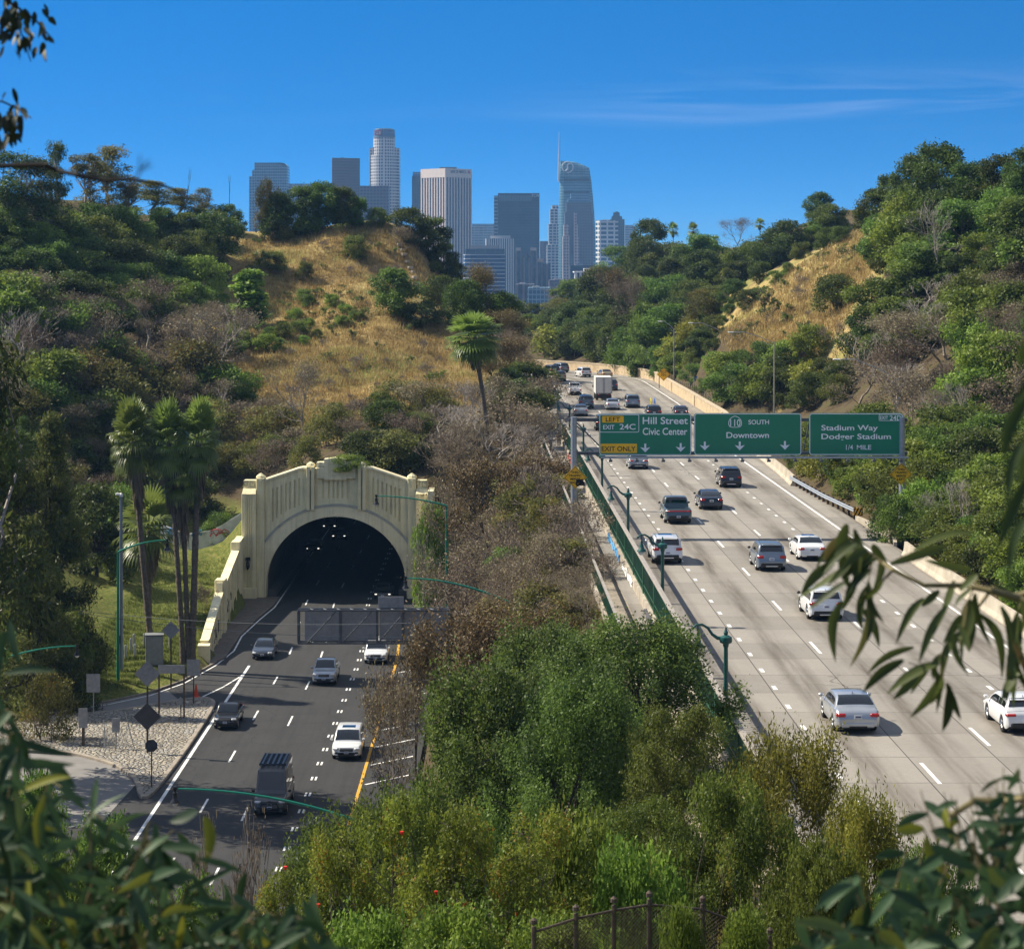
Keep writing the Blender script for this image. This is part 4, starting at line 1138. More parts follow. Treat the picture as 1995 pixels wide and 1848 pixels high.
# ------------------------------------------------------------------ lamps
def bell(mb, c, s=1.0):
    mb.lathe([(.03 * s, .50 * s), (.07 * s, .42 * s), (.06 * s, .36 * s), (.11 * s, .22 * s), (.13 * s, .10 * s), (.24 * s, -.02 * s), (.25 * s, -.08 * s), (.20 * s, -.09 * s)], c, 14)
def glass_bowl(mb, c, s=1.0):
    mb.lathe([(.19 * s, -.09 * s), (.17 * s, -.18 * s), (.09 * s, -.26 * s), (.01 * s, -.28 * s)], c, 14)
def bridge_lamp():
    t = thing("street_lamp", "", "street lamp", (0, 0, 0), group="verdigris lamps along the bridge railing")
    mb = MB(); mb.lathe([(.17, 0), (.17, .5), (.12, .6), (.10, .9), (.085, 3.9), (.12, 4.0), (.12, 4.06), (.24, 4.12), (.26, 4.2), (.24, 4.34), (.14, 4.4), (.07, 4.42), (.10, 4.52), (.05, 4.62), (.03, 4.72), (.0, 4.74)], n=12)
    mb.build("post", M_lampgreen, t, smooth=40)
    mb = MB(); pts = [(-.1, 0, 4.28), (-.34, 0, 4.30), (-.55, 0, 4.45), (-.72, 0, 4.70), (-.95, 0, 4.84), (-1.18, 0, 4.83), (-1.30, 0, 4.72)]
    mb.tube(pts, [.09, .075, .06, .055, .05, .05, .045], 8); mb.tube([(-1.12, 0, 4.82), (-1.12, 0, 4.42)], .028, 6)
    mb.lathe([(.05, -.05), (.07, 0), (.05, .05), (0, .06)], (-1.32, 0, 4.70), 8); mb.build("arm", M_lampgreen, t, smooth=40)
    mb = MB(); bell(mb, (-1.12, 0, 4.02), 1.0); hd = mb.build("lamp_head", M_lampgreen, t, smooth=40)
    mb = MB(); glass_bowl(mb, (-1.12, 0, 4.02), 1.0); mb.build("lamp_bowl", M_lampglass, hd, smooth=60)
    return t
lampspec = [(94.5, "verdigris bell lamp rising beside the two big oaks, nearest along the green railing"), (126, "verdigris bell lamp in front of the white crossover's flank"),
            (153.9, "verdigris bell lamp between the yellow merge diamond and the grey pickup"), (184.9, "verdigris bell lamp showing just under the gantry's EXIT ONLY plaque"),
            (216, "verdigris bell lamp peeping over the gantry's post top"), (247, "verdigris bell lamp where the railing ends under the dark trees"), (278, "small green bell lamp half lost against the dark trees by the bend")]
proto = None
for Yl, lab in lampspec:
    t = bridge_lamp() if proto is None else copy_tree(proto)
    proto = proto or t
    t.location = (fence_x(Yl) + .42, Yl, -HR - .05) if Yl < 258 else (fence_x(Yl) + .3, Yl, -HR - .05); t["label"] = lab
def cobra(px, Y, ytop, ybase, armpx, armpy, label):
    p = W(px, ytop, Y); g = ground(p.x, Y); zb = min(g - .2, W(px, ybase, Y).z)
    t = thing("street_light", label, "street light", (p.x, Y, zb), group="grey cobra head lights above the bend")
    h = p.z - zb; mb = MB(); mb.tube([(0, 0, 0), (0, 0, h)], [.11, .075], 8); mb.build("pole", M_steel, t)
    if armpx is None: return
    e = W(armpx, armpy, Y) - t.location; mb = MB()
    mb.tube([(0, 0, h - .12), (e.x * .35, 0, h - .12 + (e.z - h) * .55 + .12), (e.x * .7, 0, h + (e.z - h) * .95 + .1), (e.x * .95, 0, e.z)], .05, 6); mb.tube([(0, 0, h - .6), (e.x * .3, 0, h + .1 * (e.z - h))], .03, 5)
    mb.build("arm", M_steel, t)
    mb = MB(); mb.box((e.x * 1.0, 0, e.z), (.75, .28, .14), b=.05); mb.build("lamp_head", mat("lamp_head_grey", (.6, .62, .64), .4), t)
cobra(1750, 236, 737, 800, 1630, 700, "grey cobra head street light standing over the exit sign")
cobra(1508, 300, 666, 775, 1424, 647, "grey cobra head street light against the golden slope, its mast bare to the road")
cobra(1417, 352, 651, 700, 1346, 629, "grey cobra head street light sunk among shrubs at the bend")
cobra(1313, 372, 640, 752, 1286, 626, "slim pale lamp mast standing by the yellow exit diamond")
def pole_sign(name, label, cat, px, py, Y, build, posts=(0,), pm=M_wood, zb=None, group=None, pw=.11):
    c = W(px, py, Y); g = ground(c.x, Y) if zb is None else zb
    t = thing(name, label, cat, (c.x, Y, g), group=group)
    for dx in posts:
        mb = MB(); mb.box((dx, .06, (c.z - g) / 2 - .1), (pw, pw, c.z - g + .25)); mb.build("post", pm, t)
    build(t, Vector((0, 0, c.z - g)))
    return t
pole_sign("warning_sign", "amber diamond sign reading RIGHT LANE EXIT AHEAD above the stone wall", "road sign", 1293, 729, 368, lambda t, c: diamond(t, c, 1.05, ["RIGHT LANE", "EXIT", "AHEAD"]), (-.7, .7))
pole_sign("warning_sign", "faded amber diamond sign in the trees past the bend", "road sign", 1204, 700, 436, lambda t, c: diamond(t, c, .95, ["", "MERGE", "AHEAD"][1:]), (0,))
def bluesign(t, c):
    mb = MB(); mb.plate(rrect(0, c.z, .95, 1.25, .05), -.03, .02); o = mb.build("sign_plate", mat("sign_blue", (.01, .11, .42), .4), t)
    mb = MB()
    for k, w in enumerate((.6, .7, .5, .66, .4)): mb.box((0, -.035, c.z + .38 - .18 * k), (w, .006, .06))
    mb.build("text_line", M_slet, o)
pole_sign("information_sign", "small blue information sign on a wooden post above the stone wall", "road sign", 1359.5, 741, 345, bluesign)

# left: green arm lamps
def arm_lamp(name, label, base, h, ex, ez, lampdrop=.5, s=1.4, pole=True, mpole=None):
    t = thing(name, label, "street lamp", base, group="green arm lamps over the asphalt lanes")
    if pole:
        mb = MB(); mb.tube([(0, 0, 0), (0, 0, h)], [.13, .09], 10); mb.build("pole", mpole or M_greenpole, t)
    mb = MB(); n = 8; pts = [(ex * k / n, 0, h + (ez - h) * (1 - (1 - k / n) ** 2)) for k in range(n + 1)]
    mb.tube(pts, [.085 - .04 * k / n for k in range(n + 1)], 8); mb.build("arm", M_greenpole, t)
    mb = MB(); mb.lathe([(.1, .12), (.12, 0), (.06, -.1), (.05, -.2)], (ex, 0, ez), 8); c = (ex, 0, ez - .62 * s); mb.lathe([(.05 * s, .45 * s), (.14 * s, .42 * s), (.12 * s, .36 * s), (.13 * s, .1 * s), (.25 * s, -.05 * s), (.26 * s, -.1 * s), (.2 * s, -.1 * s)], c, 12)
    hd = mb.build("lamp_head", M_black, t, smooth=40)
    mb = MB(); glass_bowl(mb, c, s); mb.build("lamp_bowl", M_lampglass, hd, smooth=60)
    return t
def arm_px(label, pxb, pyb, Y, ytop, ex, ey, zb=None, **kw):
    b = W(pxb, pyb, Y); z = ground(b.x, Y) if zb is None else zb
    tp, e = W(pxb, ytop, Y), W(ex, ey, Y)
    return arm_lamp("street_lamp", label, (b.x, Y, z), tp.z - z, e.x - b.x, e.z - z, **kw)
arm_px("green street lamp with long curved arm reaching over the lawn beside the tall grey mast", 230, 1310, 190, 1075, 326, 1052, s=1.1)
arm_px("green street lamp whose arm crosses the portal's fluted pylon", 870, 1150, 205, 985, 733, 966, s=1.0)
arm_px("green street lamp whose arm hangs low over the tunnel mouth", 990, 1200, 160, 1172, 790, 1126, s=.95)
arm_px("green arm lamp hanging over the black van from behind the bushes", 700, 1640, 118, 1600, 341, 1536, s=.95)
arm_px("green arm lamp reaching out of the conifers over the ramp", -60, 1400, 165, 1310, 150, 1258, s=.9)
b = W(236, 1300, 192)
t = thing("camera_mast", "tall blue grey camera mast standing on the lawn", "mast", (b.x, 192, ground(b.x, 192)))
hgt = W(236, 965, 192).z - t.location.z; mb = MB(); mb.tube([(0, 0, 0), (0, 0, hgt)], [.17, .11], 10); mb.build("mast_pole", mat("blue_grey_steel", (.22, .28, .36), .45, .4, var=.1), t)
mb = MB(); mb.box((-.2, 0, hgt + .1), (.5, .2, .2), b=.04); mb.lathe([(.16, -.1), (.16, .1), (.05, .22)], (0, 0, hgt), 8); mb.build("camera_head", M_white, t)
mb = MB(); mb.box((-.14, 0, 2.6), (.3, .3, .7), b=.03); mb.build("junction_box", M_black, t)

# sign backs on the island and the verge
def back_diamond(h):
    def f(t, c):
        mb = MB(); mb.plate([(0, c.z - h), (h, c.z), (0, c.z + h), (-h, c.z)], -.05, -.02); mb.build("sign_plate", M_signback, t)
    return f
def back_rect(w, h, dz=0, rz=0):
    def f(t, c):
        mb = MB(); mb.box((0, -.04, c.z + dz), (w, .03, h), b=.01); mb.build("sign_plate", M_signback, t)
    return f
ZI = -HL + .14
YI = 165
t = pole_sign("road_sign", "grey backed diamond sign with a darker second diamond below it on the island", "road sign", 287, 1312, 160.5, back_diamond(.88), zb=ZI, pm=M_wood)
cz = W(287, 1395, 160.5).z - ZI; mb = MB(); mb.plate([(0, cz - .94), (.94, cz), (0, cz + .94), (-.94, cz)], -.09, -.06); mb.build("sign_plate", mat("dark_sign_back", (.05, .05, .055), .5, var=.2), t)
pole_sign("road_sign", "grey backed diamond sign on a wooden post between the palms and the kerb", "road sign", 333, 1227, 186, back_diamond(.72))
t = pole_sign("road_sign", "wide grey backed board on two wooden posts on the island", "road sign", 334, 1303, 172.8, back_rect(1.95, .62), (-.92, .92), zb=ZI)
pole_sign("road_sign", "tiny dark diamond sign low on its own post on the island", "road sign", 352, 1365, 173, back_diamond(.32), zb=ZI, pw=.07)
pole_sign("road_sign", "upright grey backed sign on a dark post at the island's tip beside the cone", "road sign", 377, 1300, 178.8, back_rect(1.0, 1.25), zb=ZI, pw=.09)
pole_sign("road_sign", "pale square backed sign on a thin steel post behind the cobbles", "road sign", 182, 1330, 172.5, back_rect(1.0, 1.35), zb=ZI, pm=M_steel, pw=.06)
pole_sign("road_sign", "narrow sign turned edgeways on a stout wooden post on the island", "road sign", 162, 1398, 163, back_rect(.62, 1.35), zb=ZI, pw=.18)
pole_sign("road_sign", "battered small grey sign leaning over the middle of the cobbles", "road sign", 226, 1412, 162, back_rect(.55, .95), zb=ZI, pm=M_steel_dark, pw=.06)
def octo(t, c):
    mb = MB(); mb.plate([(.42 * math.cos(R(22.5 + 45 * k)), c.z + .42 * math.sin(R(22.5 + 45 * k))) for k in range(8)], -.05, -.02); mb.build("sign_plate", mat("dark_sign_back", (.05, .05, .055)), t)
pole_sign("stop_sign", "dark octagonal stop sign seen from behind at the island's narrow end", "road sign", 295, 1452, 150, octo, zb=ZI, pw=.07)
# bent wire fence remains
p = W(222, 1462, 161.5); t = thing("broken_fence", "bent remnant of chain link fence leaning on the cobbles", "fence", (p.x, 161.5, ZI))
mb = MB(); mb.tube([(-.6, 0, 0), (-.7, 0, 2.1)], .035, 6); mb.tube([(1.3, .6, 0), (.7, .5, 2.5)], .035, 6); mb.build("post", M_steel, t)
mb = MB()
for k in range(14):
    a = k / 13; mb.tube([(-.65 + a * 1.6, .5 * a, .1), (-.65 + min(a + .25, 1) * 1.45, .45 * a, 1.5)], .008, 4); mb.tube([(-.65 + a * 1.6, .5 * a, .1), (-.65 + max(a - .25, 0) * 1.45, .45 * a, 1.5)], .008, 4)
mb.build("wire_mesh", M_steel, t)
# cabinets and bollards
def cabinet(px, py, Y, w, h, label):
    p = W(px, py, Y); t = thing("utility_cabinet", label, "utility cabinet", (p.x, Y, ground(p.x, Y)), R(8)); mb = MB(); mb.box((0, 0, h / 2), (w, w * .8, h), b=.03); mb.build("cabinet_body", mat("cabinet_grey", (.27, .28, .27), .6, var=.12), t)
    mb = MB(); mb.box((0, 0, h + .05), (w + .1, w * .8 + .1, .1), b=.02); mb.build("cabinet_lid", mat("cabinet_lid", (.2, .21, .21), .6), t)
    mb = MB(); mb.box((.0, -w * .4 - .008, h * .5), (w * .8, .02, h * .85), b=.006); mb.build("cabinet_door", mat("cabinet_grey2", (.30, .31, .30), .6), t)
cabinet(183, 1305, 186, .85, 1.75, "smaller grey utility cabinet on the open grass")
cabinet(301, 1275, 193, 1.45, 2.4, "large grey utility cabinet behind the leaning palm trunk")
def boll(): 
    t = thing("bollard", "short grey steel bollard in the rough grass around the cabinets", "bollard", (0, 0, 0), group="steel bollards around the cabinets")
    mb = MB(); mb.lathe([(.11, 0), (.11, 1.05), (.09, 1.12), (.0, 1.15)], n=10); mb.build("bollard_post", M_steel, t); return t
pb = None
for px, py in ((245, 1285), (255, 1275), (261, 1265), (281, 1262), (263, 1292), (297, 1296), (331, 1268), (305, 1300)):
    t = boll() if pb is None else copy_tree(pb); pb = pb or t; q = hit(px, py, 150); t.location = q
p = G(383, 1360, HL); t = thing("traffic_cone", "orange traffic cone with white collars at the island's tip", "traffic cone", (p.x, p.y - .3, ZI))
mb = MB(); mb.box((0, 0, .03), (.5, .5, .06), b=.02); mb.lathe([(.2, .06), (.05, 1.0), (.0, 1.0)], n=14); q = mb.build("cone_body", mat("cone_orange", (.75, .07, .015), .5), t)
mb = MB(); mb.lathe([(.138, .42), (.108, .60)], n=14); mb.lathe([(.098, .68), (.078, .82)], n=14); mb.build("collar", M_white, t)
# cables across the lawn and lanes
for k, (a, b, lab) in enumerate((((150, 1189, 175), (830, 1212, 168), "upper thin overhead cable strung across the lawn and the lanes"), ((150, 1193, 150), (830, 1240, 150), "lower thin overhead cable strung across the lanes"))):
    A, B = W(*a), W(*b); mb = MB(); mb.tube([A.lerp(B, i / 12) - Vector((0, 0, .5 * (1 - (2 * i / 12 - 1) ** 2))) for i in range(13)], .018, 5)
    tag(mb.build("overhead_cable", M_steel_dark), lab, "cable")
# pale utility posts at the conifer's foot
for px, py, Y, h, lab in ((143, 1340, 184, 5.5, "pale weathered post standing at the conifers' foot"), (398, 1035, 262, 4.0, "pale pole rising behind the portal's pylon")):
    p = W(px, py, Y); t = thing("utility_post", lab, "post", (p.x, Y, ground(p.x, Y) - .2)); mb = MB(); mb.tube([(0, 0, 0), (0, 0, h)], [.16, .13], 8); mb.build("post_shaft", M_bark_pale, t)
# rusty iron fence at the bottom of the viewpoint slope
cf = thing("chain_link_fence", "brown chain link fence with weathered posts at the slope's foot", "fence", W(1130, 1800, 35))
def cfl(px, py, Y=35.0): return W(px, py, Y) - cf.location
fp = [(1040, 1812), (1122, 1786), (1196, 1770), (1265, 1759), (1369, 1768), (1429, 1791), (1500, 1830)]
mb_w = MB()
P = [cfl(x, y, 35 + (x - 1120) * .002) for x, y in fp]
for p in P:
    mb = MB(); mb.tube([(p.x, p.y, p.z - 2.0), (p.x, p.y, p.z + .06)], .036, 8); mb.lathe([(.05, p.z + .1), (.05, p.z + .16), (.0, p.z + .2)], (p.x, p.y, 0), 8); mb.build("post", mat("rusted_post", (.085, .06, .048), .8, .2, var=.4, scale=14), cf)
mb = MB(); mb.tube([p - Vector((0, 0, .02)) for p in P], .02, 6); mb.build("top_rail", mat("rusted_post", (.1, .08, .07)), cf)
for a, b in zip(P[:-1], P[1:]):
    L = (b - a).length; n = int(L / .06); Hf = 1.74
    for k in range(-int(Hf / .06), n):
        for sg in (1, -1):
            x0, x1 = k * .06, k * .06 + Hf
            t0, t1 = max(x0, 0), min(x1, L)
            if t1 <= t0: continue
            za, zb_ = (t0 - x0), (t1 - x0)
            if sg < 0: za, zb_ = Hf - za, Hf - zb_
            pa = a.lerp(b, t0 / L) + Vector((0, .01 * sg, -Hf + za)); pb_ = a.lerp(b, t1 / L) + Vector((0, .01 * sg, -Hf + zb_))
            mb_w.tube([pa, pb_], 0.0035, 3, caps=False)
mb_w.build("wire_mesh", mat("rusted_wire", (.055, .032, .026), .8, .2, var=.3, scale=9), cf)
# concrete steps/ditch on the grassy hill's shoulder
mb = MB(); t = thing("stone_steps", "pale broken stone edging running down the grassy hill's shoulder", "steps", (0, 0, 0))
for (px, py) in [(776, 480), (785, 505), (797, 525), (806, 545), (815, 560), (826, 572)]:
    q = hit(px, py, 330); mb.box(q + Vector((0, 0, .1)), (.8, 1.6, .5), rz=.5, b=.08)
for i, (px, py) in enumerate([(781, 492), (791, 515), (802, 535), (811, 553), (820, 566)]):
    q = hit(px, py, 330); mb.box(q + Vector((0, 0, .05)), (.6, 1.2, .4), rz=.8, b=.08)
mb.build("step_slab", M_concrete, t)
# ------------------------------------------------------------------ vehicles
def paint(name, col, metal=.0, rough=.35):
    if name in MATS: return MATS[name]
    m, n, l, out = nodes_of(name)
    b = principled(n, col, rough, metal, .5, .8)
    v = coords(n); f = noise(n, l, v, 1.4, 5, .6)
    l.new(ramp(n, l, f, [(.3, tuple(c * .9 for c in col)), (.7, tuple(min(1, c * 1.06) for c in col))]), b.inputs["Base Color"])
    sp = n.new("ShaderNodeSeparateXYZ"); l.new(v, sp.inputs[0])
    l.new(b.outputs[0], out.inputs[0]); MATS[name] = m; return m
PT = {"silver": paint("silver_paint", (.42, .45, .49), .55), "white": paint("white_car_paint", (.74, .75, .76), 0, .3), "dark": paint("charcoal_paint", (.022, .024, .03), .3),
      "black": paint("black_car_paint", (.010, .011, .013), .1), "navy": paint("navy_paint", (.02, .032, .06), .3), "grey": paint("grey_paint", (.12, .155, .17), .4), "blue": paint("slate_blue_paint", (.045, .065, .10), .4),
      "tan": paint("tan_paint", (.36, .27, .17), .4), "gold": paint("gold_paint", (.42, .33, .20), .5), "ltgrey": paint("light_grey_paint", (.30, .33, .36), .5), "steelblue": paint("steel_blue_paint", (.22, .26, .31), .5)}
M_glass = glassy("tinted_car_glass", (.008, .011, .015), .05, .9)
M_tail = glassy("red_tail_lens", (.42, .006, .010), .2, .6)
M_head = glassy("clear_head_lens", (.62, .64, .66), .15, .9)
M_trim = mat("black_car_trim", (.014, .014, .015), .5, var=.2, scale=6)
M_rim = mat("alloy_rim", (.40, .41, .43), .35, .7, var=.1, scale=10)
M_plate = mat("licence_plate", (.55, .58, .62), .5, var=.08, scale=6)
M_platetx = mat("plate_figures", (.05, .07, .20), .6)
M_chrome = mat("chrome_trim", (.6, .62, .64), .2, .9, var=.05)

# lower-body top line (t from rear, height), cabin: base rear, roof rear, roof front, base front; roof narrowing
SHAPES = {
 'sedan': dict(L=4.8, W=1.83, H=1.45, top=[(0, .62), (.012, .86), (.04, .99), (.17, 1.02), (.5, .97), (.74, .93), (.93, .78), (.98, .66), (1, .45)], cab=(.12, .29, .56, .76), roof=.74, wr=.325, axles=(1.05, .95)),
 'fastback': dict(L=4.7, W=1.85, H=1.44, top=[(0, .62), (.012, .90), (.05, 1.0), (.2, 1.0), (.5, .95), (.74, .90), (.93, .74), (.98, .62), (1, .42)], cab=(.055, .36, .56, .78), roof=.72, wr=.34, axles=(.98, .88)),
 'hatch': dict(L=4.37, W=1.79, H=1.44, top=[(0, .55), (.012, .80), (.04, .98), (.2, 1.02), (.5, .95), (.74, .92), (.93, .78), (.98, .64), (1, .42)], cab=(.035, .17, .55, .78), roof=.72, wr=.325, axles=(.78, .9)),
 'suv': dict(L=4.65, W=1.88, H=1.70, top=[(0, .60), (.01, .86), (.03, 1.06), (.2, 1.10), (.5, 1.06), (.74, 1.04), (.92, .94), (.975, .80), (1, .5)], cab=(.022, .10, .58, .77), roof=.78, wr=.365, axles=(.92, .92)),
 'bigsuv': dict(L=5.0, W=1.99, H=1.80, top=[(0, .62), (.01, .90), (.025, 1.10), (.2, 1.14), (.5, 1.10), (.74, 1.09), (.93, 1.0), (.975, .86), (1, .5)], cab=(.02, .075, .60, .77), roof=.82, wr=.385, axles=(1.05, .93)),
 'minivan': dict(L=5.15, W=1.99, H=1.75, top=[(0, .60), (.01, .86), (.025, 1.05), (.2, 1.08), (.5, 1.05), (.8, 1.02), (.93, .92), (.98, .76), (1, .45)], cab=(.018, .075, .66, .86), roof=.80, wr=.35, axles=(1.1, .95)),
 'pickup': dict(L=5.4, W=1.92, H=1.80, top=[(0, .62), (.008, 1.02), (.02, 1.08), (.38, 1.10), (.5, 1.08), (.74, 1.10), (.93, 1.04), (.98, .92), (1, .5)], cab=(.375, .425, .62, .76), roof=.80, wr=.385, axles=(1.25, .95), bed=(.02, .365)),
 'oldpickup': dict(L=5.0, W=1.73, H=1.58, top=[(0, .55), (.008, .95), (.02, 1.0), (.44, 1.0), (.5, .98), (.70, .96), (.94, .90), (.98, .82), (1, .45)], cab=(.435, .47, .60, .715), roof=.80, wr=.33, axles=(1.15, .85), bed=(.02, .425)),
 'van': dict(L=5.95, W=2.02, H=2.65, top=[(0, .60), (.008, .9), (.02, 1.2), (.5, 1.22), (.78, 1.24), (.83, 1.22), (.95, 1.06), (.985, .90), (1, .45)], cab=(.012, .03, .70, .845), roof=.84, wr=.36, axles=(1.1, .95)),
}
def vehicle(kind, name, label, cat, pos, head, col, group=None, facing=False, sc=(1, 1, 1), feat=(), lights_on=False, arch_trim=False, gl_roof=False):
    """pos: ground point under the middle of the end that faces the camera; head: heading angle from +Y, counter-clockwise"""
    S = SHAPES[kind]; L, Wd, H = S['L'] * sc[0], S['W'] * sc[1], S['H'] * sc[2]
    d = Vector((-math.sin(head), math.cos(head), 0))
    c = Vector(pos) + d * (L / 2) * (-1 if facing else 1)
    t = thing(name, label, cat, c, head, group)
    y = lambda q: -L / 2 + q * L
    zs = sc[2]; wr = S['wr']; tr_, tf = S['axles']; yr, yf = -L / 2 + tr_ * sc[0], L / 2 - tf * sc[0]; ra = wr * 1.16
    tx = [p[0] for p in S['top']]; tz = [p[1] * zs for p in S['top']]
    zt = lambda q: float(np.interp(q, tx, tz))
    hw = lambda q: Wd / 2 * (1 - .15 * (1 - min(1, q / .055)) ** 2 - .24 * (1 - min(1, (1 - q) / .10)) ** 2)
    sill = .24 if kind not in ('pickup', 'oldpickup', 'bigsuv', 'van') else .34
    qs = set(np.linspace(0, 1, 41).tolist()) | {.004, .012, .02, .985, .995}
    for yy in (yr, yf):
        for k in np.linspace(-1, 1, 11): qs.add((yy + ra * .999 * k + L / 2) / L)
        for e in (-1.02, 1.02): qs.add((yy + ra * e + L / 2) / L)
    qs = sorted(q for q in qs if 0 <= q <= 1)
    bed = S.get('bed'); rows = []
    for q in qs:
        w, z1 = hw(q), zt(q); yy = y(q); zb = sill + .12 * (1 - min(1, q / .03)) + .10 * (1 - min(1, (1 - q) / .04))
        for a in (yr, yf):
            if abs(yy - a) < ra: zb = max(zb, wr + math.sqrt(ra * ra - (yy - a) ** 2))
        zb = min(zb, z1 - .12)
        hgt = z1 - zb
        half = [(w * .94, zb), (w * .985, zb + .12 * hgt), (w, zb + .42 * hgt), (w * .992, zb + .66 * hgt), (w * .965, z1 - .10 * hgt), (w * .915, z1 - .01)]
        if bed and bed[0] < q < bed[1]: half += [(w * .90, z1), (w * .86, z1), (w * .855, z1 - .42), (0, z1 - .42)]
        else: half += [(w * .87, z1 + .004), (w * .80, z1 + .012), (w * .45, z1 + .026), (0, z1 + .03)]
        rows.append([(x, yy, z) for x, z in half] + [(-x, yy, z) for x, z in reversed(half[:-1])])
    mb = MB(); mb.loft(rows, close=False, caps=False); mb.poly(rows[0]); mb.poly(rows[-1])
    P = PT[col] if isinstance(col, str) else col
    body = mb.build("body", P, t, smooth=38)
    # cabin shell
    b0, r0, r1, b1 = S['cab']; rn = S['roof']
    def zr(q):
        if q <= b0: return zt(b0)
        if q < r0: return zt(b0) + (H - .05 - zt(b0)) * math.sin((q - b0) / (r0 - b0) * math.pi / 2) ** .92
        if q <= r1: return H - .05 + .05 * math.sin((q - r0) / (r1 - r0) * math.pi)
        return zt(b1) + (H - .05 - zt(b1)) * math.sin((b1 - q) / (b1 - r1) * math.pi / 2) ** .95 if q < b1 else zt(b1)
    def xw(q, z):
        w = hw(q) * .915; zb = zt(q); f = min(1, max(0, (z - zb) / (H - zb))); return w + (hw(.5) * rn - w) * f ** 1.15
    cq = sorted(set(np.linspace(b0, r0, 7).tolist() + np.linspace(r0, r1, 7).tolist() + np.linspace(r1, b1, 8).tolist()))
    rows = []
    for q in cq:
        z, zb = zr(q), zt(q) - .02; e = min(.09, max(.0, (z - zb) * .3)); xr = xw(q, z - e)
        half = [(xw(q, zb), zb), (xw(q, zb + (z - e - zb) * .5), zb + (z - e - zb) * .5), (xr, z - e), (xr - e * .5, z - e * .35), (xr - e * 1.3, z), (xr * .4, z + .018), (0, z + .022)]
        rows.append([(x, y(q), zz) for x, zz in half] + [(-x, y(q), zz) for x, zz in reversed(half[:-1])])
    mb = MB(); mb.loft(rows, close=False, caps=False); mb.poly(rows[0]); mb.poly(rows[-1])
    mb.build("cabin", PT["black"] if gl_roof else P, t, smooth=40)
    # glazing laid just proud of the shell
    def slope(name, qa, qb, fa, fb, inset=.07):
        g = []
        for k in range(6):
            f = fa + (fb - fa) * k / 5; q = qa + (qb - qa) * f; z = zr(q); e = min(.09, max(0, (z - zt(q) + .02) * .3)); x = max(.1, xw(q, z - e) - e * .9 - inset * .4)
            dq = .002; n = Vector((0, -(zr(q + dq) - zr(q - dq)), 2 * dq * L)).normalized() * .014
            g.append([(sx * x, y(q) + n.y, z + n.z + (.022 if abs(sx) < .2 else .012 if abs(sx) < .7 else .0)) for sx in (-1, -.5, 0, .5, 1)])
        mb = MB(); mb.loft(g, close=False, caps=False); return mb.build(name, M_glass, t, smooth=60)
    slope("windshield", b1, r1, .10, .66 if kind == "van" else .93)
    if 'panel_rear' not in feat: slope("rear_window", b0, r0, .16 if kind in ('sedan', 'fastback') else .22, .93, .12 if kind not in ('sedan', 'fastback') else .07)
    def side(qa, qb):
        for sx in (-1, 1):
            g = []
            for k in range(6):
                q = qa + (qb - qa) * k / 5; zl = zt(q) + .045; zh = max(zl + .02, min(zr(q), H - .03) - .12)
                g.append([(sx * (xw(q, z) + .010), y(q), z) for z in (zl, (zl + zh) / 2, zh)])
            mb = MB(); mb.loft(g, close=False, caps=False); mb.build("side_window", M_glass, t)
    qa, qb = b0 + (r0 - b0) * .55, b1 - (b1 - r1) * .28; qm = r0 + (r1 - r0) * .58
    if kind in ('pickup',): side(b0 + .02, qm - .008); side(qm + .008, qb)
    elif kind == 'oldpickup': side(b0 + .025, qb)
    elif kind == 'van': side(.66, qb); side(.36, .62)
    elif kind in ('suv', 'bigsuv', 'minivan', 'hatch'):
        q3 = r0 + (r1 - r0) * .22; side(qa + .01, q3 - .008); side(q3 + .008, qm - .008); side(qm + .008, qb)
    else: side(qa + .02, qm - .008); side(qm + .008, qb)
    # wheels
    for yy in (yr, yf):
        for sx in (-1, 1):
            x = sx * (Wd / 2 * .985 - .11); mb = MB()
            mb.lathe([(wr * .66, -.11), (wr * .95, -.11), (wr, -.08), (wr, .08), (wr * .95, .11), (wr * .66, .11)], (x, yy, wr), 20, 'X'); ty = mb.build("wheel", M_dark, t, smooth=40)
            mb = MB(); mb.lathe([(wr * .67, .09), (wr * .62, .115), (wr * .60, .07), (wr * .15, .085), (.02, .10)] if sx > 0 else [(wr * .67, -.09), (wr * .62, -.115), (wr * .60, -.07), (wr * .15, -.085), (.02, -.10)], (x, yy, wr), 20, 'X')
            for k in range(5):
                a = 2 * math.pi * k / 5; mb.tube([(x + sx * .10, yy + math.cos(a) * wr * .1, wr + math.sin(a) * wr * .1), (x + sx * .10, yy + math.cos(a) * wr * .6, wr + math.sin(a) * wr * .6)], [.035, .028], 4)
            mb.build("rim", M_rim, ty, smooth=40)
    mb = MB(); mb.box((0, 0, .42), (Wd * .80, L * .93, .34)); mb.build("underbody", M_trim, t)
    # rear end
    zr0 = zt(.012); wB = hw(.012)
    def tail(cx, cz, w, h, wrap=.20):
        for sx in (-1, 1):
            mb = MB(); mb.box((sx * cx, y(.004) + .035, cz), (w, .12, h), b=.035)
            mb.box((sx * (hw(.03) * .972), y(.03) + .03, cz), (.05, wrap, h * .85), b=.02); mb.build("tail_light", M_tail, t)
    if kind in ('sedan', 'fastback'): tail(wB * .80, .80 * zs, .32, .16)
    elif kind == 'hatch': tail(wB * .78, .82, .40, .11)
    elif kind == 'van': tail(wB * .93, 1.05, .10, .5, .08)
    elif 'lightbar' in feat: tail(wB * .84, .98, .26, .10)
    elif kind in ('pickup', 'oldpickup'): tail(wB * .90, .86, .15, .30, .12)
    elif kind == 'minivan': tail(wB * .82, .98, .34, .14)
    else: tail(wB * .80, (.92 if kind == 'suv' else 1.0), .34, .17)
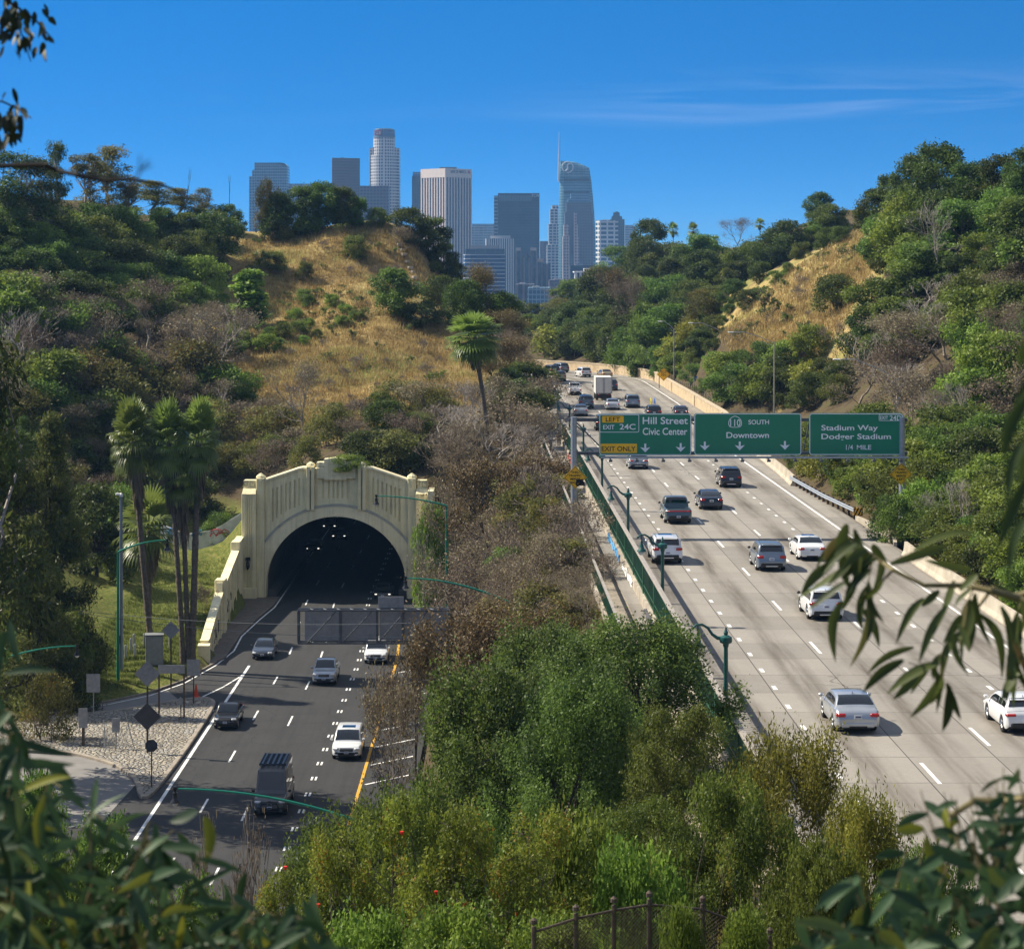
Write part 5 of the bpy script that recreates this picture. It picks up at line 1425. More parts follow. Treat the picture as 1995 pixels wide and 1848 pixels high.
    if 'lightbar' in feat: mb = MB(); mb.box((0, y(.002) + .02, .98), (wB * 1.7, .08, .07), b=.02); mb.build("light_bar", M_tail, t)
    mb = MB(); mb.box((0, y(0) + .012, sill + .16), (wB * 1.62, .12, .20 if kind in ('sedan', 'fastback', 'hatch') else .28), b=.04); mb.build("rear_bumper", P if kind in ('sedan', 'fastback') else M_trim, t)
    if kind in ('sedan', 'fastback', 'suv', 'bigsuv', 'hatch', 'minivan'): mb = MB(); mb.box((0, y(0) - .045, sill + .10), (wB * .9, .05, .07), b=.02); mb.build("bumper_trim", M_chrome if 'chrome' in feat else M_trim, t)
    zp = .74 * zs if kind in ('sedan', 'fastback') else (.58 if kind in ('pickup', 'oldpickup', 'hatch') else .78)
    def plate_at(yy, zz, sy):
        mb = MB(); mb.box((0, yy, zz), (.31, .02, .16), b=.006); p = mb.build("licence_plate", M_plate, t)
        mb = MB(); mb.box((0, yy + sy * .012, zz), (.22, .004, .055)); mb.build("plate_figures", M_platetx, p)
    plate_at(y(0) - .02 - (.03 if kind in ('hatch', 'pickup', 'oldpickup') else 0), zp, -1)
    # front end
    zf = zt(.975)
    for sx in (-1, 1):
        mb = MB(); mb.box((sx * hw(.97) * .80, y(.972), zf - .05), (.22 if lights_on else .36, .34, .08 if lights_on else .14), rz=-sx * .42, b=.04)
        mb.build("headlight", emit("lit_headlamp", (1, .96, .85), 1.1) if lights_on else M_head, t)
        mb = MB(); mb.box((sx * hw(.97) * .78, y(.995), sill + .2), (.24, .1, .12), rz=-sx * .3, b=.03); mb.build("fog_lamp", M_trim, t)
    mb = MB(); mb.box((0, y(.995) - .03, zf - .12), (hw(.99) * 1.12, .14, .20), b=.04); g = mb.build("grille", M_trim, t)
    mb = MB()
    for k in range(3): mb.box((0, y(.995) + .045, zf - .19 + .07 * k), (hw(.99) * 1.0, .02, .018))
    mb.build("grille_bar", M_chrome, g)
    mb = MB(); mb.box((0, y(1) - .01, sill + .14), (hw(.99) * 1.45, .12, .20), b=.05); mb.build("front_bumper", M_trim, t)
    plate_at(y(1) + .06, sill + .24, 1)
    for sx in (-1, 1):
        q = b1 - (b1 - r1) * .22; mb = MB(); mb.box((sx * (hw(q) + .10), y(q) - .06, zt(q) + .12), (.20, .12, .15), b=.045); mb.build("mirror", P if 'bodymirror' in feat else M_trim, t)
    if arch_trim:
        mb = MB()
        for yy in (yr, yf):
            for sx in (-1, 1):
                for k in range(9):
                    a0, a1 = math.pi * k / 9, math.pi * (k + 1) / 9
                    for (e0, e1) in ((1.0, 1.13),):
                        mb.quad((sx * (Wd / 2 + .006), yy + math.cos(a0) * ra * e0, wr + math.sin(a0) * ra * e0), (sx * (Wd / 2 + .006), yy + math.cos(a1) * ra * e0, wr + math.sin(a1) * ra * e0), (sx * (Wd / 2 - .004), yy + math.cos(a1) * ra * e1, wr + math.sin(a1) * ra * e1), (sx * (Wd / 2 - .004), yy + math.cos(a0) * ra * e1, wr + math.sin(a0) * ra * e1))
        mb.build("arch_trim", M_trim, t)
    if 'sunroof' in feat: mb = MB(); mb.box((0, y(r0 + (r1 - r0) * .66), H + .006), (hw(.5) * .9, .75, .03), b=.01); mb.build("sunroof", M_glass, t)
    if 'rails' in feat:
        for sx in (-1, 1): mb = MB(); mb.tube([(sx * hw(.5) * rn * .86, y(r0 + .04), H - .02), (sx * hw(.5) * rn * .88, y((r0 + r1) / 2), H + .06), (sx * hw(.5) * rn * .86, y(r1 - .02), H - .02)], .022, 6); mb.build("roof_rail", M_chrome if 'chrome' in feat else M_trim, t)
    if 'fin' in feat: mb = MB(); mb.add([(-.03, y(r0 + .02), H), (.03, y(r0 + .02), H), (0, y(r0 + .02), H + .10), (0, y(r0 + .07), H)], [(0, 1, 2), (1, 3, 2), (3, 0, 2), (0, 3, 1)]); mb.build("antenna_fin", P, t)
    if 'spoiler' in feat: mb = MB(); mb.box((0, y(b0 + (r0 - b0) * .75), H - .07), (hw(.2) * 1.3, .34, .05), b=.02); mb.build("spoiler", P, t)
    if 'rack' in feat:
        mb = MB(); wy0, wy1 = y(.16), y(.70); ww = hw(.5) * 1.55; zz = H + .16
        for x in (-ww / 2, ww / 2): mb.box((x, (wy0 + wy1) / 2, zz), (.07, wy1 - wy0, .14), b=.02)
        for k in range(14): mb.box((0, wy0 + (wy1 - wy0) * k / 13, zz), (ww, .06, .05))
        for k in range(5): mb.box((-ww / 2 + ww * (k + .5) / 5, (wy0 + wy1) / 2, zz + .04), (.12, wy1 - wy0, .03))
        mb.build("roof_rack", M_black, t)
    if 'bullbar' in feat:
        mb = MB(); yb = y(1) + .12; mb.tube([(-.55, yb, .35), (-.5, yb + .04, .78), (-.42, yb + .04, .86), (.42, yb + .04, .86), (.5, yb + .04, .78), (.55, yb, .35)], .035, 8); mb.tube([(-.5, yb + .03, .56), (.5, yb + .03, .56)], .03, 8); mb.build("bull_bar", M_black, t)
        mb = MB(); mb.lathe([(.17, -.01), (.17, .02), (.14, .02), (.14, -.01)], (0, y(.995) + .05, zf - .10), 16, 'Y')
        for k in range(3):
            a = R(90 + 120 * k); mb.tube([(0, y(.995) + .06, zf - .10), (.15 * math.cos(a), y(.995) + .06, zf - .10 + .15 * math.sin(a))], .015, 4)
        mb.build("emblem", M_chrome, t)
    if 'bikes' in feat:
        for k, (x, m_) in enumerate(((-.28, mat("bike_yellow", (.7, .62, .05), .4)), (.22, mat("bike_blue", (.03, .16, .6), .4)))):
            mb = MB(); yy = y(.5)
            for dy in (-.5, .5):
                ringp = [(x, yy + dy + .33 * math.cos(a), H + .42 + .33 * math.sin(a)) for a in np.linspace(0, 2 * math.pi, 17)]
                mb.tube(ringp, .025, 5)
            mb.tube([(x, yy - .5, H + .42), (x, yy - .1, H + .8), (x, yy + .4, H + .85), (x, yy + .5, H + .42)], .03, 5); mb.build("roof_bicycle", m_, t)
    return t
def head_at(p):
    return math.atan2(p.y - S0, p.x - CXR) if p.y > S0 else RK
def up(kind, name, label, cat, px, py, col, **kw):
    p = G(px, py, HR); return vehicle(kind, name, label, cat, p, head_at(p), col, **kw)
def down(kind, name, label, cat, px, py, col, **kw):
    p = G(px, py, HL); return vehicle(kind, name, label, cat, p, math.pi + kw.pop('yaw', 0.0), col, facing=True, **kw)
def z6(x, y): return ((1600 + x / 2.217) / 1.2531, (1100 + y / 2.217) / 1.2531)
def z4(x, y): return ((1300 + x / 3.325) / 1.2531, (850 + y / 3.325) / 1.2531)
def z3(x, y): return ((480 + x / 3.08) / 1.2531, (1450 + y / 3.08) / 1.2531)
gU, gD = "traffic heading away on the upper carriageway", "traffic coming out of the tunnel"
up('sedan', "sedan_car", "silver sedan with bright red tail lights, nearest of all on the concrete lanes", "car", *z6(1098, 1538), "silver", group=gU, feat=('fin', 'bodymirror'))
up('hatch', "hatchback_car", "white hatchback cut by the frame's edge beside the silver sedan", "car", *z6(2012, 1540), "white", group=gU, feat=('spoiler', 'bodymirror', 'fin'))
up('suv', "crossover_car", "angular white crossover with dark lower cladding under the hanging branch", "car", *z6(928, 922), "white", group=gU, feat=('spoiler', 'fin', 'chrome'), sc=(1, 1.02, .95), arch_trim=True)
up('suv', "crossover_car", "blue silver crossover with tall red tail lights left of the white sedan", "car", *z6(631, 655), "steelblue", group=gU, feat=('rails', 'chrome', 'spoiler'), arch_trim=True)
up('sedan', "sedan_car", "white sedan with slim wide tail lights just left of the hanging branch", "car", *z6(850, 598), "white", group=gU, feat=('fin', 'bodymirror', 'sunroof'))
up('bigsuv', "crossover_car", "white family crossover with big sunroof hugging the green railing", "car", 1301, 1100, "white", group=gU, feat=('sunroof', 'rails', 'chrome', 'spoiler', 'bodymirror'), sc=(1, .99, .95))
up('pickup', "pickup_truck", "grey green pickup with a full width red light bar", "pickup truck", *z4(1187, 1430), "grey", group=gU, feat=('lightbar',), sc=(1.02, 1.05, 1.03))
up('fastback', "sedan_car", "dark midnight blue fastback sedan beside the grey pickup", "car", *z4(1455, 1314), "navy", group=gU, gl_roof=True)
up('suv', "crossover_car", "black crossover with a silver skid strip, closest below the middle sign", "car", *z4(1615, 1134), "dark", group=gU, feat=('rails', 'chrome', 'spoiler', 'fin'))
up('hatch', "crossover_car", "silver electric crossover half hidden under the Hill Street sign", "car", *z4(862, 984), "ltgrey", group=gU, feat=('chrome', 'spoiler'), sc=(1.06, 1.05, 1.07))
up('bigsuv', "utility_car", "black utility car peeking out behind the gantry sign's edge", "car", *z4(585, 672), "black", group=gU)
up('suv', "crossover_car", "black car carrying bicycles on its roof above the Hill Street sign", "car", *z4(990, 572), "black", group=gU, feat=('bikes',), sc=(1, 1, .95))
up('sedan', "sedan_car", "dark roofed car showing only its top above the gap between two signs", "car", *z4(1213, 566), "dark", group=gU)
up('minivan', "minivan_car", "silver blue minivan to the right of the box truck", "car", *z4(817, 487), "steelblue", group=gU, feat=('rails', 'spoiler'))
up('sedan', "sedan_car", "pale silver sedan below the box truck", "car", *z4(655, 503), "silver", group=gU, feat=('bodymirror',))
up('sedan', "sedan_car", "pale grey sedan nearest the lamp standards in the innermost lane", "car", *z4(394, 554), "ltgrey", group=gU, feat=('bodymirror',))
up('bigsuv', "utility_car", "grey boxy utility car ahead of the innermost pale sedan", "car", *z4(440, 494), "grey", group=gU, feat=('chrome',))
up('suv', "crossover_car", "dark blue crossover partly hidden behind the box truck", "car", *z4(645, 345), "navy", group=gU, feat=('rails',))
up('pickup', "pickup_truck", "white pickup truck left of the box truck", "pickup truck", *z4(347, 384), "white", group=gU)
up('sedan', "sedan_car", "gold sedan nearest the stone wall on the bend", "car", *z4(612, 243), "gold", group=gU)
up('suv', "crossover_car", "white crossover in the middle lane of the bend", "car", *z4(440, 236), "white", group=gU, feat=('spoiler',))
up('suv', "crossover_car", "tan crossover at the inner side of the bend", "car", *z4(230, 270), "tan", group=gU)
up('suv', "crossover_car", "black crossover farthest round the bend", "car", *z4(188, 216), "dark", group=gU)
up('suv', "crossover_car", "grey crossover beside the farthest black one on the bend", "car", *z4(266, 198), "steelblue", group=gU)
# box truck
p = G(*z4(580, 424), HR); t = thing("box_truck", "white box truck with dark undercarriage amid the cars at the bend", "truck", p + Vector((-RK * 3.4, 3.4, 0)), RK, gU)
mb = MB(); mb.box((0, -.9, 2.15), (2.35, 4.9, 2.35), b=.04); bx = mb.build("cargo_box", mat("box_white", (.66, .66, .65), .5, var=.08, scale=1, dirt=((.4, .38, .35), .4)), t)
mb = MB()
for x in (-1.12, 0, 1.12): mb.box((x, -3.37, 2.15), (.06, .03, 2.3))
for z in (1.05, 3.27): mb.box((0, -3.37, z), (2.3, .03, .07))
for x in (-.12, .12): mb.tube([(x, -3.4, 1.2), (x, -3.4, 3.1)], .02, 5)
mb.build("door_frame", M_signback, bx)
mb = MB(); mb.box((0, 2.6, 1.35), (2.0, 1.9, 1.5), b=.15); mb.build("cab", PT["white"], t)
mb = MB(); mb.box((0, .2, .72), (.9, 6.6, .3)); mb.box((0, -3.1, .6), (2.2, .12, .5), b=.03); mb.build("chassis", M_trim, t)
for sx in (-1, 1):
    for yy in (-2.0, 2.5):
        mb = MB(); mb.lathe([(.25, -.16), (.43, -.16), (.46, -.1), (.46, .1), (.43, .16), (.25, .16)], (sx * .92, yy, .46), 16, 'X'); mb.build("wheel", M_dark, t)
    mb = MB(); mb.box((sx * .8, -3.2, .78), (.3, .06, .12), b=.02); mb.build("tail_light", M_tail, t)
    mb = MB(); mb.box((sx * 1.22, 2.9, 1.75), (.16, .1, .4), b=.03); mb.build("mirror", M_black, t)
# lower carriageway
down('sedan', "sedan_car", "slate blue sedan following the shaded line below the wing wall", "car", *z3(492, 498), "blue", group=gD)
down('pickup', "pickup_truck", "silver pickup in the middle lane below the sign truss", "pickup truck", *z3(955, 690), "silver", group=gD, feat=('bodymirror',))
down('bigsuv', "utility_car", "white utility car just under the sign truss", "car", *z3(1345, 530), "white", group=gD, feat=('bodymirror',), sc=(1, .98, .97))
down('bigsuv', "utility_car", "white utility car with sunroof beside the yellow line", "car", *z3(1125, 1254), "white", group=gD, feat=('sunroof', 'bodymirror'), sc=(1, 1, .99))
down('oldpickup', "pickup_truck", "old black pickup passing the stone island", "pickup truck", *z3(213, 1024), "black", group=gD, feat=('chrome',))
down('van', "panel_van", "tall black van with roof rack and bull bar nearest on the asphalt", "van", *z3(548, 1676), paint("graphite_paint", (.065, .066, .07), .4), group=gD, feat=('rack', 'bullbar', 'panel_rear'))
def z1(x, y): return ((550 + x / 3.627) / 1.2531, (1080 + y / 3.627) / 1.2531)
down('sedan', "sedan_car", "black sedan emerging from the tunnel's shade with headlamps lit", "car", *z1(1392, 1398), "black", group=gD, lights_on=True)
for k, (x, y, lab) in enumerate(((772, 985, "car deep in the tunnel, lowest and leftmost pair of lit headlamps"), (1005, 872, "car deep in the tunnel, pair of lit headlamps under the arch's crown"), (920, 782, "car deepest in the tunnel, topmost pair of lit headlamps"))):
    down('sedan', "sedan_car", lab, "car", *z1(x, y), "black", group=gD, lights_on=True)

# person on the footpath
def person(loc, label):
    t = thing("person", label, "person", loc)
    import bmesh
    me = bpy.data.meshes.new("body_mesh")
    J = [(0, 0, .95), (0, 0, 1.15), (0, .01, 1.38), (0, 0, 1.50), (0, -.02, 1.60), (0, -.02, 1.70),
         (.10, 0, .90), (.11, -.06, .50), (.11, .02, .08), (.11, -.12, .04), (-.10, 0, .90), (-.11, .10, .50), (-.11, .22, .10), (-.11, .10, .04),
         (.19, .01, 1.36), (.25, .03, 1.10), (.21, -.14, .93), (.19, -.2, .87), (-.19, .01, 1.36), (-.25, .0, 1.10), (-.21, -.18, .97), (-.19, -.25, .95)]
    E = [(0, 1), (1, 2), (2, 3), (3, 4), (4, 5), (0, 6), (6, 7), (7, 8), (8, 9), (0, 10), (10, 11), (11, 12), (12, 13), (2, 14), (14, 15), (15, 16), (16, 17), (2, 18), (18, 19), (19, 20), (20, 21)]
    Rr = [.15, .14, .15, .055, .095, .085, .10, .068, .045, .04, .10, .068, .045, .04, .065, .045, .035, .03, .065, .045, .035, .03]
    me.from_pydata(J, E, []); o = bpy.data.objects.new("body", me); COL.objects.link(o)
    sk = o.modifiers.new("skin", 'SKIN'); o.modifiers.new("sub", 'SUBSURF').levels = 1
    for i, r in enumerate(Rr): me.skin_vertices[0].data[i].radius = (r, r)
    me.skin_vertices[0].data[0].use_root = True
    bpy.context.view_layer.update()
    dg = bpy.context.evaluated_depsgraph_get(); m2 = bpy.data.meshes.new_from_object(o.evaluated_get(dg)); bpy.data.objects.remove(o)
    skin, shirt, trou, shoe = mat("skin_tone", (.38, .22, .15), .6), mat("black_shirt", (.014, .014, .017), .85), mat("tan_trousers", (.27, .22, .16), .85), mat("dark_shoe", (.03, .025, .02), .7)
    for m_ in (skin, shirt, trou, shoe): m2.materials.append(m_)
    for pl in m2.polygons:
        z = pl.center.z; ax = abs(pl.center.x)
        pl.material_index = 0 if z > 1.46 or (ax > .17 and z < 1.12 and z > .8) else (1 if z > .93 else (2 if z > .10 else 3)); pl.use_smooth = True
    b = link("body", m2, None, t)
    mb = MB(); mb.lathe([(.0, 1.79), (.07, 1.78), (.105, 1.72), (.108, 1.65), (.10, 1.62)], (0, .005, 0), 10); mb.build("hair", mat("dark_hair", (.03, .022, .016), .7), t)
p = W(1089, 873, 250); person((p.x, 250, -HR - .2), "person in black shirt and tan trousers walking along the footpath beside the railing")
# ------------------------------------------------------------------ plants
L_dark = leaf_mat("dark_evergreen_leaf", (.024, .040, .009), (.085, .122, .022), hue=.025)
L_mid = leaf_mat("mid_green_leaf", (.038, .066, .012), (.130, .180, .030), hue=.03)
L_bright = leaf_mat("fresh_green_leaf", (.055, .095, .014), (.185, .250, .038), hue=.02)
L_olive = leaf_mat("olive_leaf", (.050, .055, .014), (.145, .145, .034), old=(.22, .13, .03), hue=.02)
L_yel = leaf_mat("yellow_green_leaf", (.075, .088, .014), (.245, .245, .038), hue=.015)
L_brown = leaf_mat("brown_dry_leaf", (.070, .055, .036), (.185, .145, .090), old=(.20, .20, .06), hue=.02, trans=.25)
L_rust = leaf_mat("rusty_leaf", (.052, .038, .017), (.145, .105, .042), old=(.26, .20, .05), hue=.02, trans=.2)
L_pom = leaf_mat("pomegranate_leaf", (.050, .078, .012), (.195, .235, .032), old=(.32, .19, .03), hue=.015)
L_needle = leaf_mat("pine_needle", (.028, .040, .010), (.125, .140, .030), hue=.015)
L_palm = leaf_mat("palm_frond", (.050, .085, .016), (.20, .27, .055), hue=.015, spec=.5, rough=.4)
L_skirt = leaf_mat("dead_palm_frond", (.055, .042, .030), (.165, .130, .090), hue=.01, trans=.1)
L_euc = leaf_mat("eucalyptus_leaf", (.012, .034, .013), (.046, .090, .038), old=(.24, .25, .03), hue=.01, rough=.5, spec=.3, trans=.28)
L_euc2 = leaf_mat("eucalyptus_sunny_leaf", (.020, .040, .012), (.085, .115, .030), old=(.22, .16, .06), hue=.01, rough=.5, spec=.3, trans=.32)
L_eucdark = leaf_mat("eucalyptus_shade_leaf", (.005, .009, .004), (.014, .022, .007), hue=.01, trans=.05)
L_dry = leaf_mat("dry_grass_blade", (.24, .165, .06), (.41, .315, .13), hue=.01, trans=.35)
L_grass = leaf_mat("green_grass_blade", (.06, .105, .02), (.19, .22, .055), hue=.01, trans=.35)

def leaves_np(rs, pos, val, size, asp=.45, droop=0.0, up_bias=.25, out=None, jit=.5):
    """one folded-rhombus leaf per position; returns verts, quads, per-vertex value"""
    n = len(pos)
    d = rs.normal(size=(n, 3)); d[:, 2] -= droop
    if out is not None: d += out * .7
    d /= np.linalg.norm(d, axis=1)[:, None] + 1e-9
    nr = rs.normal(size=(n, 3)); nr[:, 2] += up_bias * 3
    if out is not None: nr += out * .9
    s = np.cross(d, nr); s /= np.linalg.norm(s, axis=1)[:, None] + 1e-9
    L = size * (1 + jit * rs.uniform(-1, 1, n))[:, None]; w = L * asp * .5
    nn = np.cross(s, d)
    v = np.stack([pos - d * L * .5, pos + s * w + nn * w * .25, pos + d * L * .5, pos - s * w + nn * w * .25], 1).reshape(-1, 3)
    q = np.arange(n * 4).reshape(-1, 4)
    return v, q, np.repeat(np.clip(val, 0, 1), 4)

def crown_np(rs, clumps, n, size, asp=.45, droop=0.0, shell=.55, squash=.8, spike=0.0):
    """leaves gathered in clumps: (centre, radius)"""
    C = np.array([c for c, _ in clumps]); r = np.array([x for _, x in clumps])
    p = r ** 2 / np.sum(r ** 2); k = rs.choice(len(clumps), n, p=p)
    d = rs.normal(size=(n, 3)); d /= np.linalg.norm(d, axis=1)[:, None]
    rad = r[k] * (shell + (1 - shell) * rs.uniform(0, 1, n) ** .6) * (1 + .22 * rs.normal(size=n))
    off = d * rad[:, None]; off[:, 2] *= squash
    if spike:
        o = C / (np.linalg.norm(C, axis=1)[:, None] + 1e-9) + rs.normal(0, .25, C.shape); o[:, 2] += .35; o /= np.linalg.norm(o, axis=1)[:, None]; o = o[k]
        dt = (off * o).sum(1)[:, None]; off = off * .75 + o * dt * spike
    cv = rs.uniform(.15, .85, len(clumps))
    val = cv[k] + rs.normal(0, .17, n)
    return leaves_np(rs, C[k] + off, val, size, asp, droop, out=d)

def tubes_np(segs, n=5):
    """segs: list of (p0, p1, r0, r1)"""
    m = len(segs)
    a = np.array([s[0] for s in segs], float); b = np.array([s[1] for s in segs], float); r0 = np.array([s[2] for s in segs]); r1 = np.array([s[3] for s in segs])
    d = b - a; d /= np.linalg.norm(d, axis=1)[:, None] + 1e-9
    ref = np.where(np.abs(d[:, 2:3]) < .9, np.array([[0, 0, 1.]]), np.array([[1., 0, 0]]))
    u = np.cross(d, ref); u /= np.linalg.norm(u, axis=1)[:, None] + 1e-9; w = np.cross(d, u)
    t = np.arange(n) * 2 * math.pi / n
    ring = u[:, None] * np.cos(t)[None, :, None] + w[:, None] * np.sin(t)[None, :, None]
    V = np.concatenate([a[:, None] + ring * r0[:, None, None], b[:, None] + ring * r1[:, None, None]], 1).reshape(-1, 3)
    base = (np.arange(m) * 2 * n)[:, None]; k = np.arange(n); k2 = (k + 1) % n
    Q = np.stack([base + k, base + k2, base + n + k2, base + n + k], -1).reshape(-1, 4)
    return V, Q
def bend(p0, p1, r0, r1, rs, n=3, wob=.08):
    p0, p1 = np.array(p0, float), np.array(p1, float); L = np.linalg.norm(p1 - p0); pts = [p0]
    for i in range(1, n): pts.append(p0 + (p1 - p0) * i / n + rs.normal(0, wob * L, 3) * np.array([1, 1, .5]))
    pts.append(p1); rr = np.linspace(r0, r1, n + 1)
    return [(pts[i], pts[i + 1], rr[i], rr[i + 1]) for i in range(n)]

SPECIES = {}
def species(key, variants): SPECIES[key] = variants
def leafy(seed, H, Rr, base, nclump, nleaf, size, asp=.5, cr=.30, trunk_r=.12, shape='dome', squash=.8, droop=0.0, stems=1, twigs=0, bark=None, lm=None, spike=0.0):
    rs = np.random.RandomState(seed); cl = []; order = rs.permutation(nclump)
    for i in range(nclump):
        if shape == 'dome':
            z = base + (H - base) * ((order[i] + rs.uniform(0, 1)) / nclump) ** .95; f = (z - base) / (H - base)
            rr = Rr * math.sqrt(max(.06, 1 - (max(f - .30, 0) / .72) ** 2)) * (.72 + .28 * min(1, f / .30))
            a = i * 2.39996 + rs.uniform(-.5, .5); q = rr * rs.uniform(.38, .98); c = cr * Rr * rs.uniform(.55, 1.4)
        elif shape == 'euc':
            z = base + (H - base) * rs.uniform(0, 1); f = (z - base) / (H - base); rr = Rr * (1 - .55 * f); a = rs.uniform(0, 6.283); q = rr * rs.uniform(.15, 1.0); c = cr * Rr * rs.uniform(.55, 1.3)
        elif shape == 'cone':
            z = base + (H - base) * rs.uniform(0, 1) ** 1.25; f = (z - base) / (H - base); rr = Rr * (1 - f) ** .75; a = rs.uniform(0, 6.283); q = rr * rs.uniform(.45, 1.0); c = cr * Rr * rs.uniform(.7, 1.2) * (1 - .55 * f)
        elif shape == 'column':
            z = base + (H - base) * rs.uniform(0, .97); f = (z - base) / (H - base); rr = Rr * (1 - f ** 3) * .6; a = rs.uniform(0, 6.283); q = rr * rs.uniform(.1, .9); c = cr * Rr * rs.uniform(.8, 1.2)
        cl.append((np.array([q * math.cos(a), q * math.sin(a), min(z, H - c * .6) if shape != 'cone' else z]), c))
    V, Q, val = crown_np(rs, cl, nleaf, size, asp, droop, .5, squash, spike)
    V[:, 2] = np.maximum(V[:, 2], -.25)
    crown = np_mesh("crown", V, Q, attr={"v": val}); crown.materials.append(lm)
    segs = []
    tops = []
    for s in range(stems):
        a = rs.uniform(0, 6.283); b0 = np.array([math.cos(a), math.sin(a), 0]) * (.0 if stems == 1 else Rr * .12); t0 = b0 + np.array([rs.normal(0, .05 * H), rs.normal(0, .05 * H), base + (H - base) * .25]) + (b0 * 2 if stems > 1 else 0)
        segs += bend(b0 - np.array([0, 0, .4]), t0, trunk_r / math.sqrt(stems), trunk_r * .7 / math.sqrt(stems), rs, 4, .04); tops.append(t0)
    for c, r in cl[:min(len(cl), 26)]:
        t0 = tops[rs.randint(len(tops))]; segs += bend(t0, c, trunk_r * .35 / math.sqrt(stems), trunk_r * .08, rs, 3, .09)
        for _ in range(twigs):
            d = rs.normal(size=3); d /= np.linalg.norm(d); segs += bend(c, c + d * r * .95, trunk_r * .08, trunk_r * .03, rs, 2, .1)
    V, Q = tubes_np(segs, 5); tr = np_mesh("trunk", V, Q, smooth=True); tr.materials.append(bark or M_bark)
    return crown, tr
def branchy(seed, H, spread, depth=6, r0=.16, nleaf=1500, size=.18, bark=None, lm=None, lean=0.0, first=.28, up=.32, kids=(2, 3), shrink=(.66, .86), asp=.5, stems=1, leaf_spread=.35):
    rs = np.random.RandomState(seed); segs, tips = [], []
    def grow(p, d, L, r, k):
        d = d / np.linalg.norm(d); e = p + d * L; m = (p + e) / 2 + rs.normal(0, .06 * L, 3)
        segs.append((p, m, r, r * .85)); segs.append((m, e, r * .85, r * .68))
        if k <= 2: tips.append((e, L))
        if k >= 3 and rs.uniform() < .6:
            ax = rs.normal(size=3); ax[2] = abs(ax[2]) * .3; grow(m, ax, L * .62, max(r * .4, .011), k - 2)
        if k == 0: return
        for _ in range(rs.randint(kids[0], kids[1] + 1)):
            ax = rs.normal(size=3); ax[2] *= .6; nd = d + ax / np.linalg.norm(ax) * rs.uniform(.45, .95) * spread; nd[2] += up * rs.uniform(.3, 1)
            grow(e, nd, L * rs.uniform(*shrink), max(r * rs.uniform(.5, .68), .011), k - 1)
    for s in range(stems):
        a = rs.uniform(0, 6.28); b = np.array([math.cos(a), math.sin(a), 0]) * (0 if stems == 1 else .35 * H * .12)
        grow(b + np.array([0, 0, -.3]), np.array([lean + rs.normal(0, .08) + b[0] * .8, rs.normal(0, .08) + b[1] * .8, 1.0]), H * first * rs.uniform(.85, 1.15), r0 / math.sqrt(stems), depth)
    zmax = max(s[1][2] for s in segs); k = H / zmax
    segs = [(a * k, b * k, r, q) for a, b, r, q in segs]; tips = [(p * k, L * k) for p, L in tips]
    V, Q = tubes_np(segs, 4); tr = np_mesh("trunk", V, Q); tr.materials.append(bark or M_bark)
    crown = None
    if nleaf:
        T = np.array([t[0] for t in tips]); i = rs.randint(len(T), size=nleaf)
        pos = T[i] + rs.normal(0, leaf_spread * H * .05, (nleaf, 3)); cv = rs.uniform(.2, .8, len(T))
        V, Q, val = leaves_np(rs, pos, cv[i] + rs.normal(0, .15, nleaf), size, asp); crown = np_mesh("crown", V, Q, attr={"v": val}); crown.materials.append(lm)
    return crown, tr
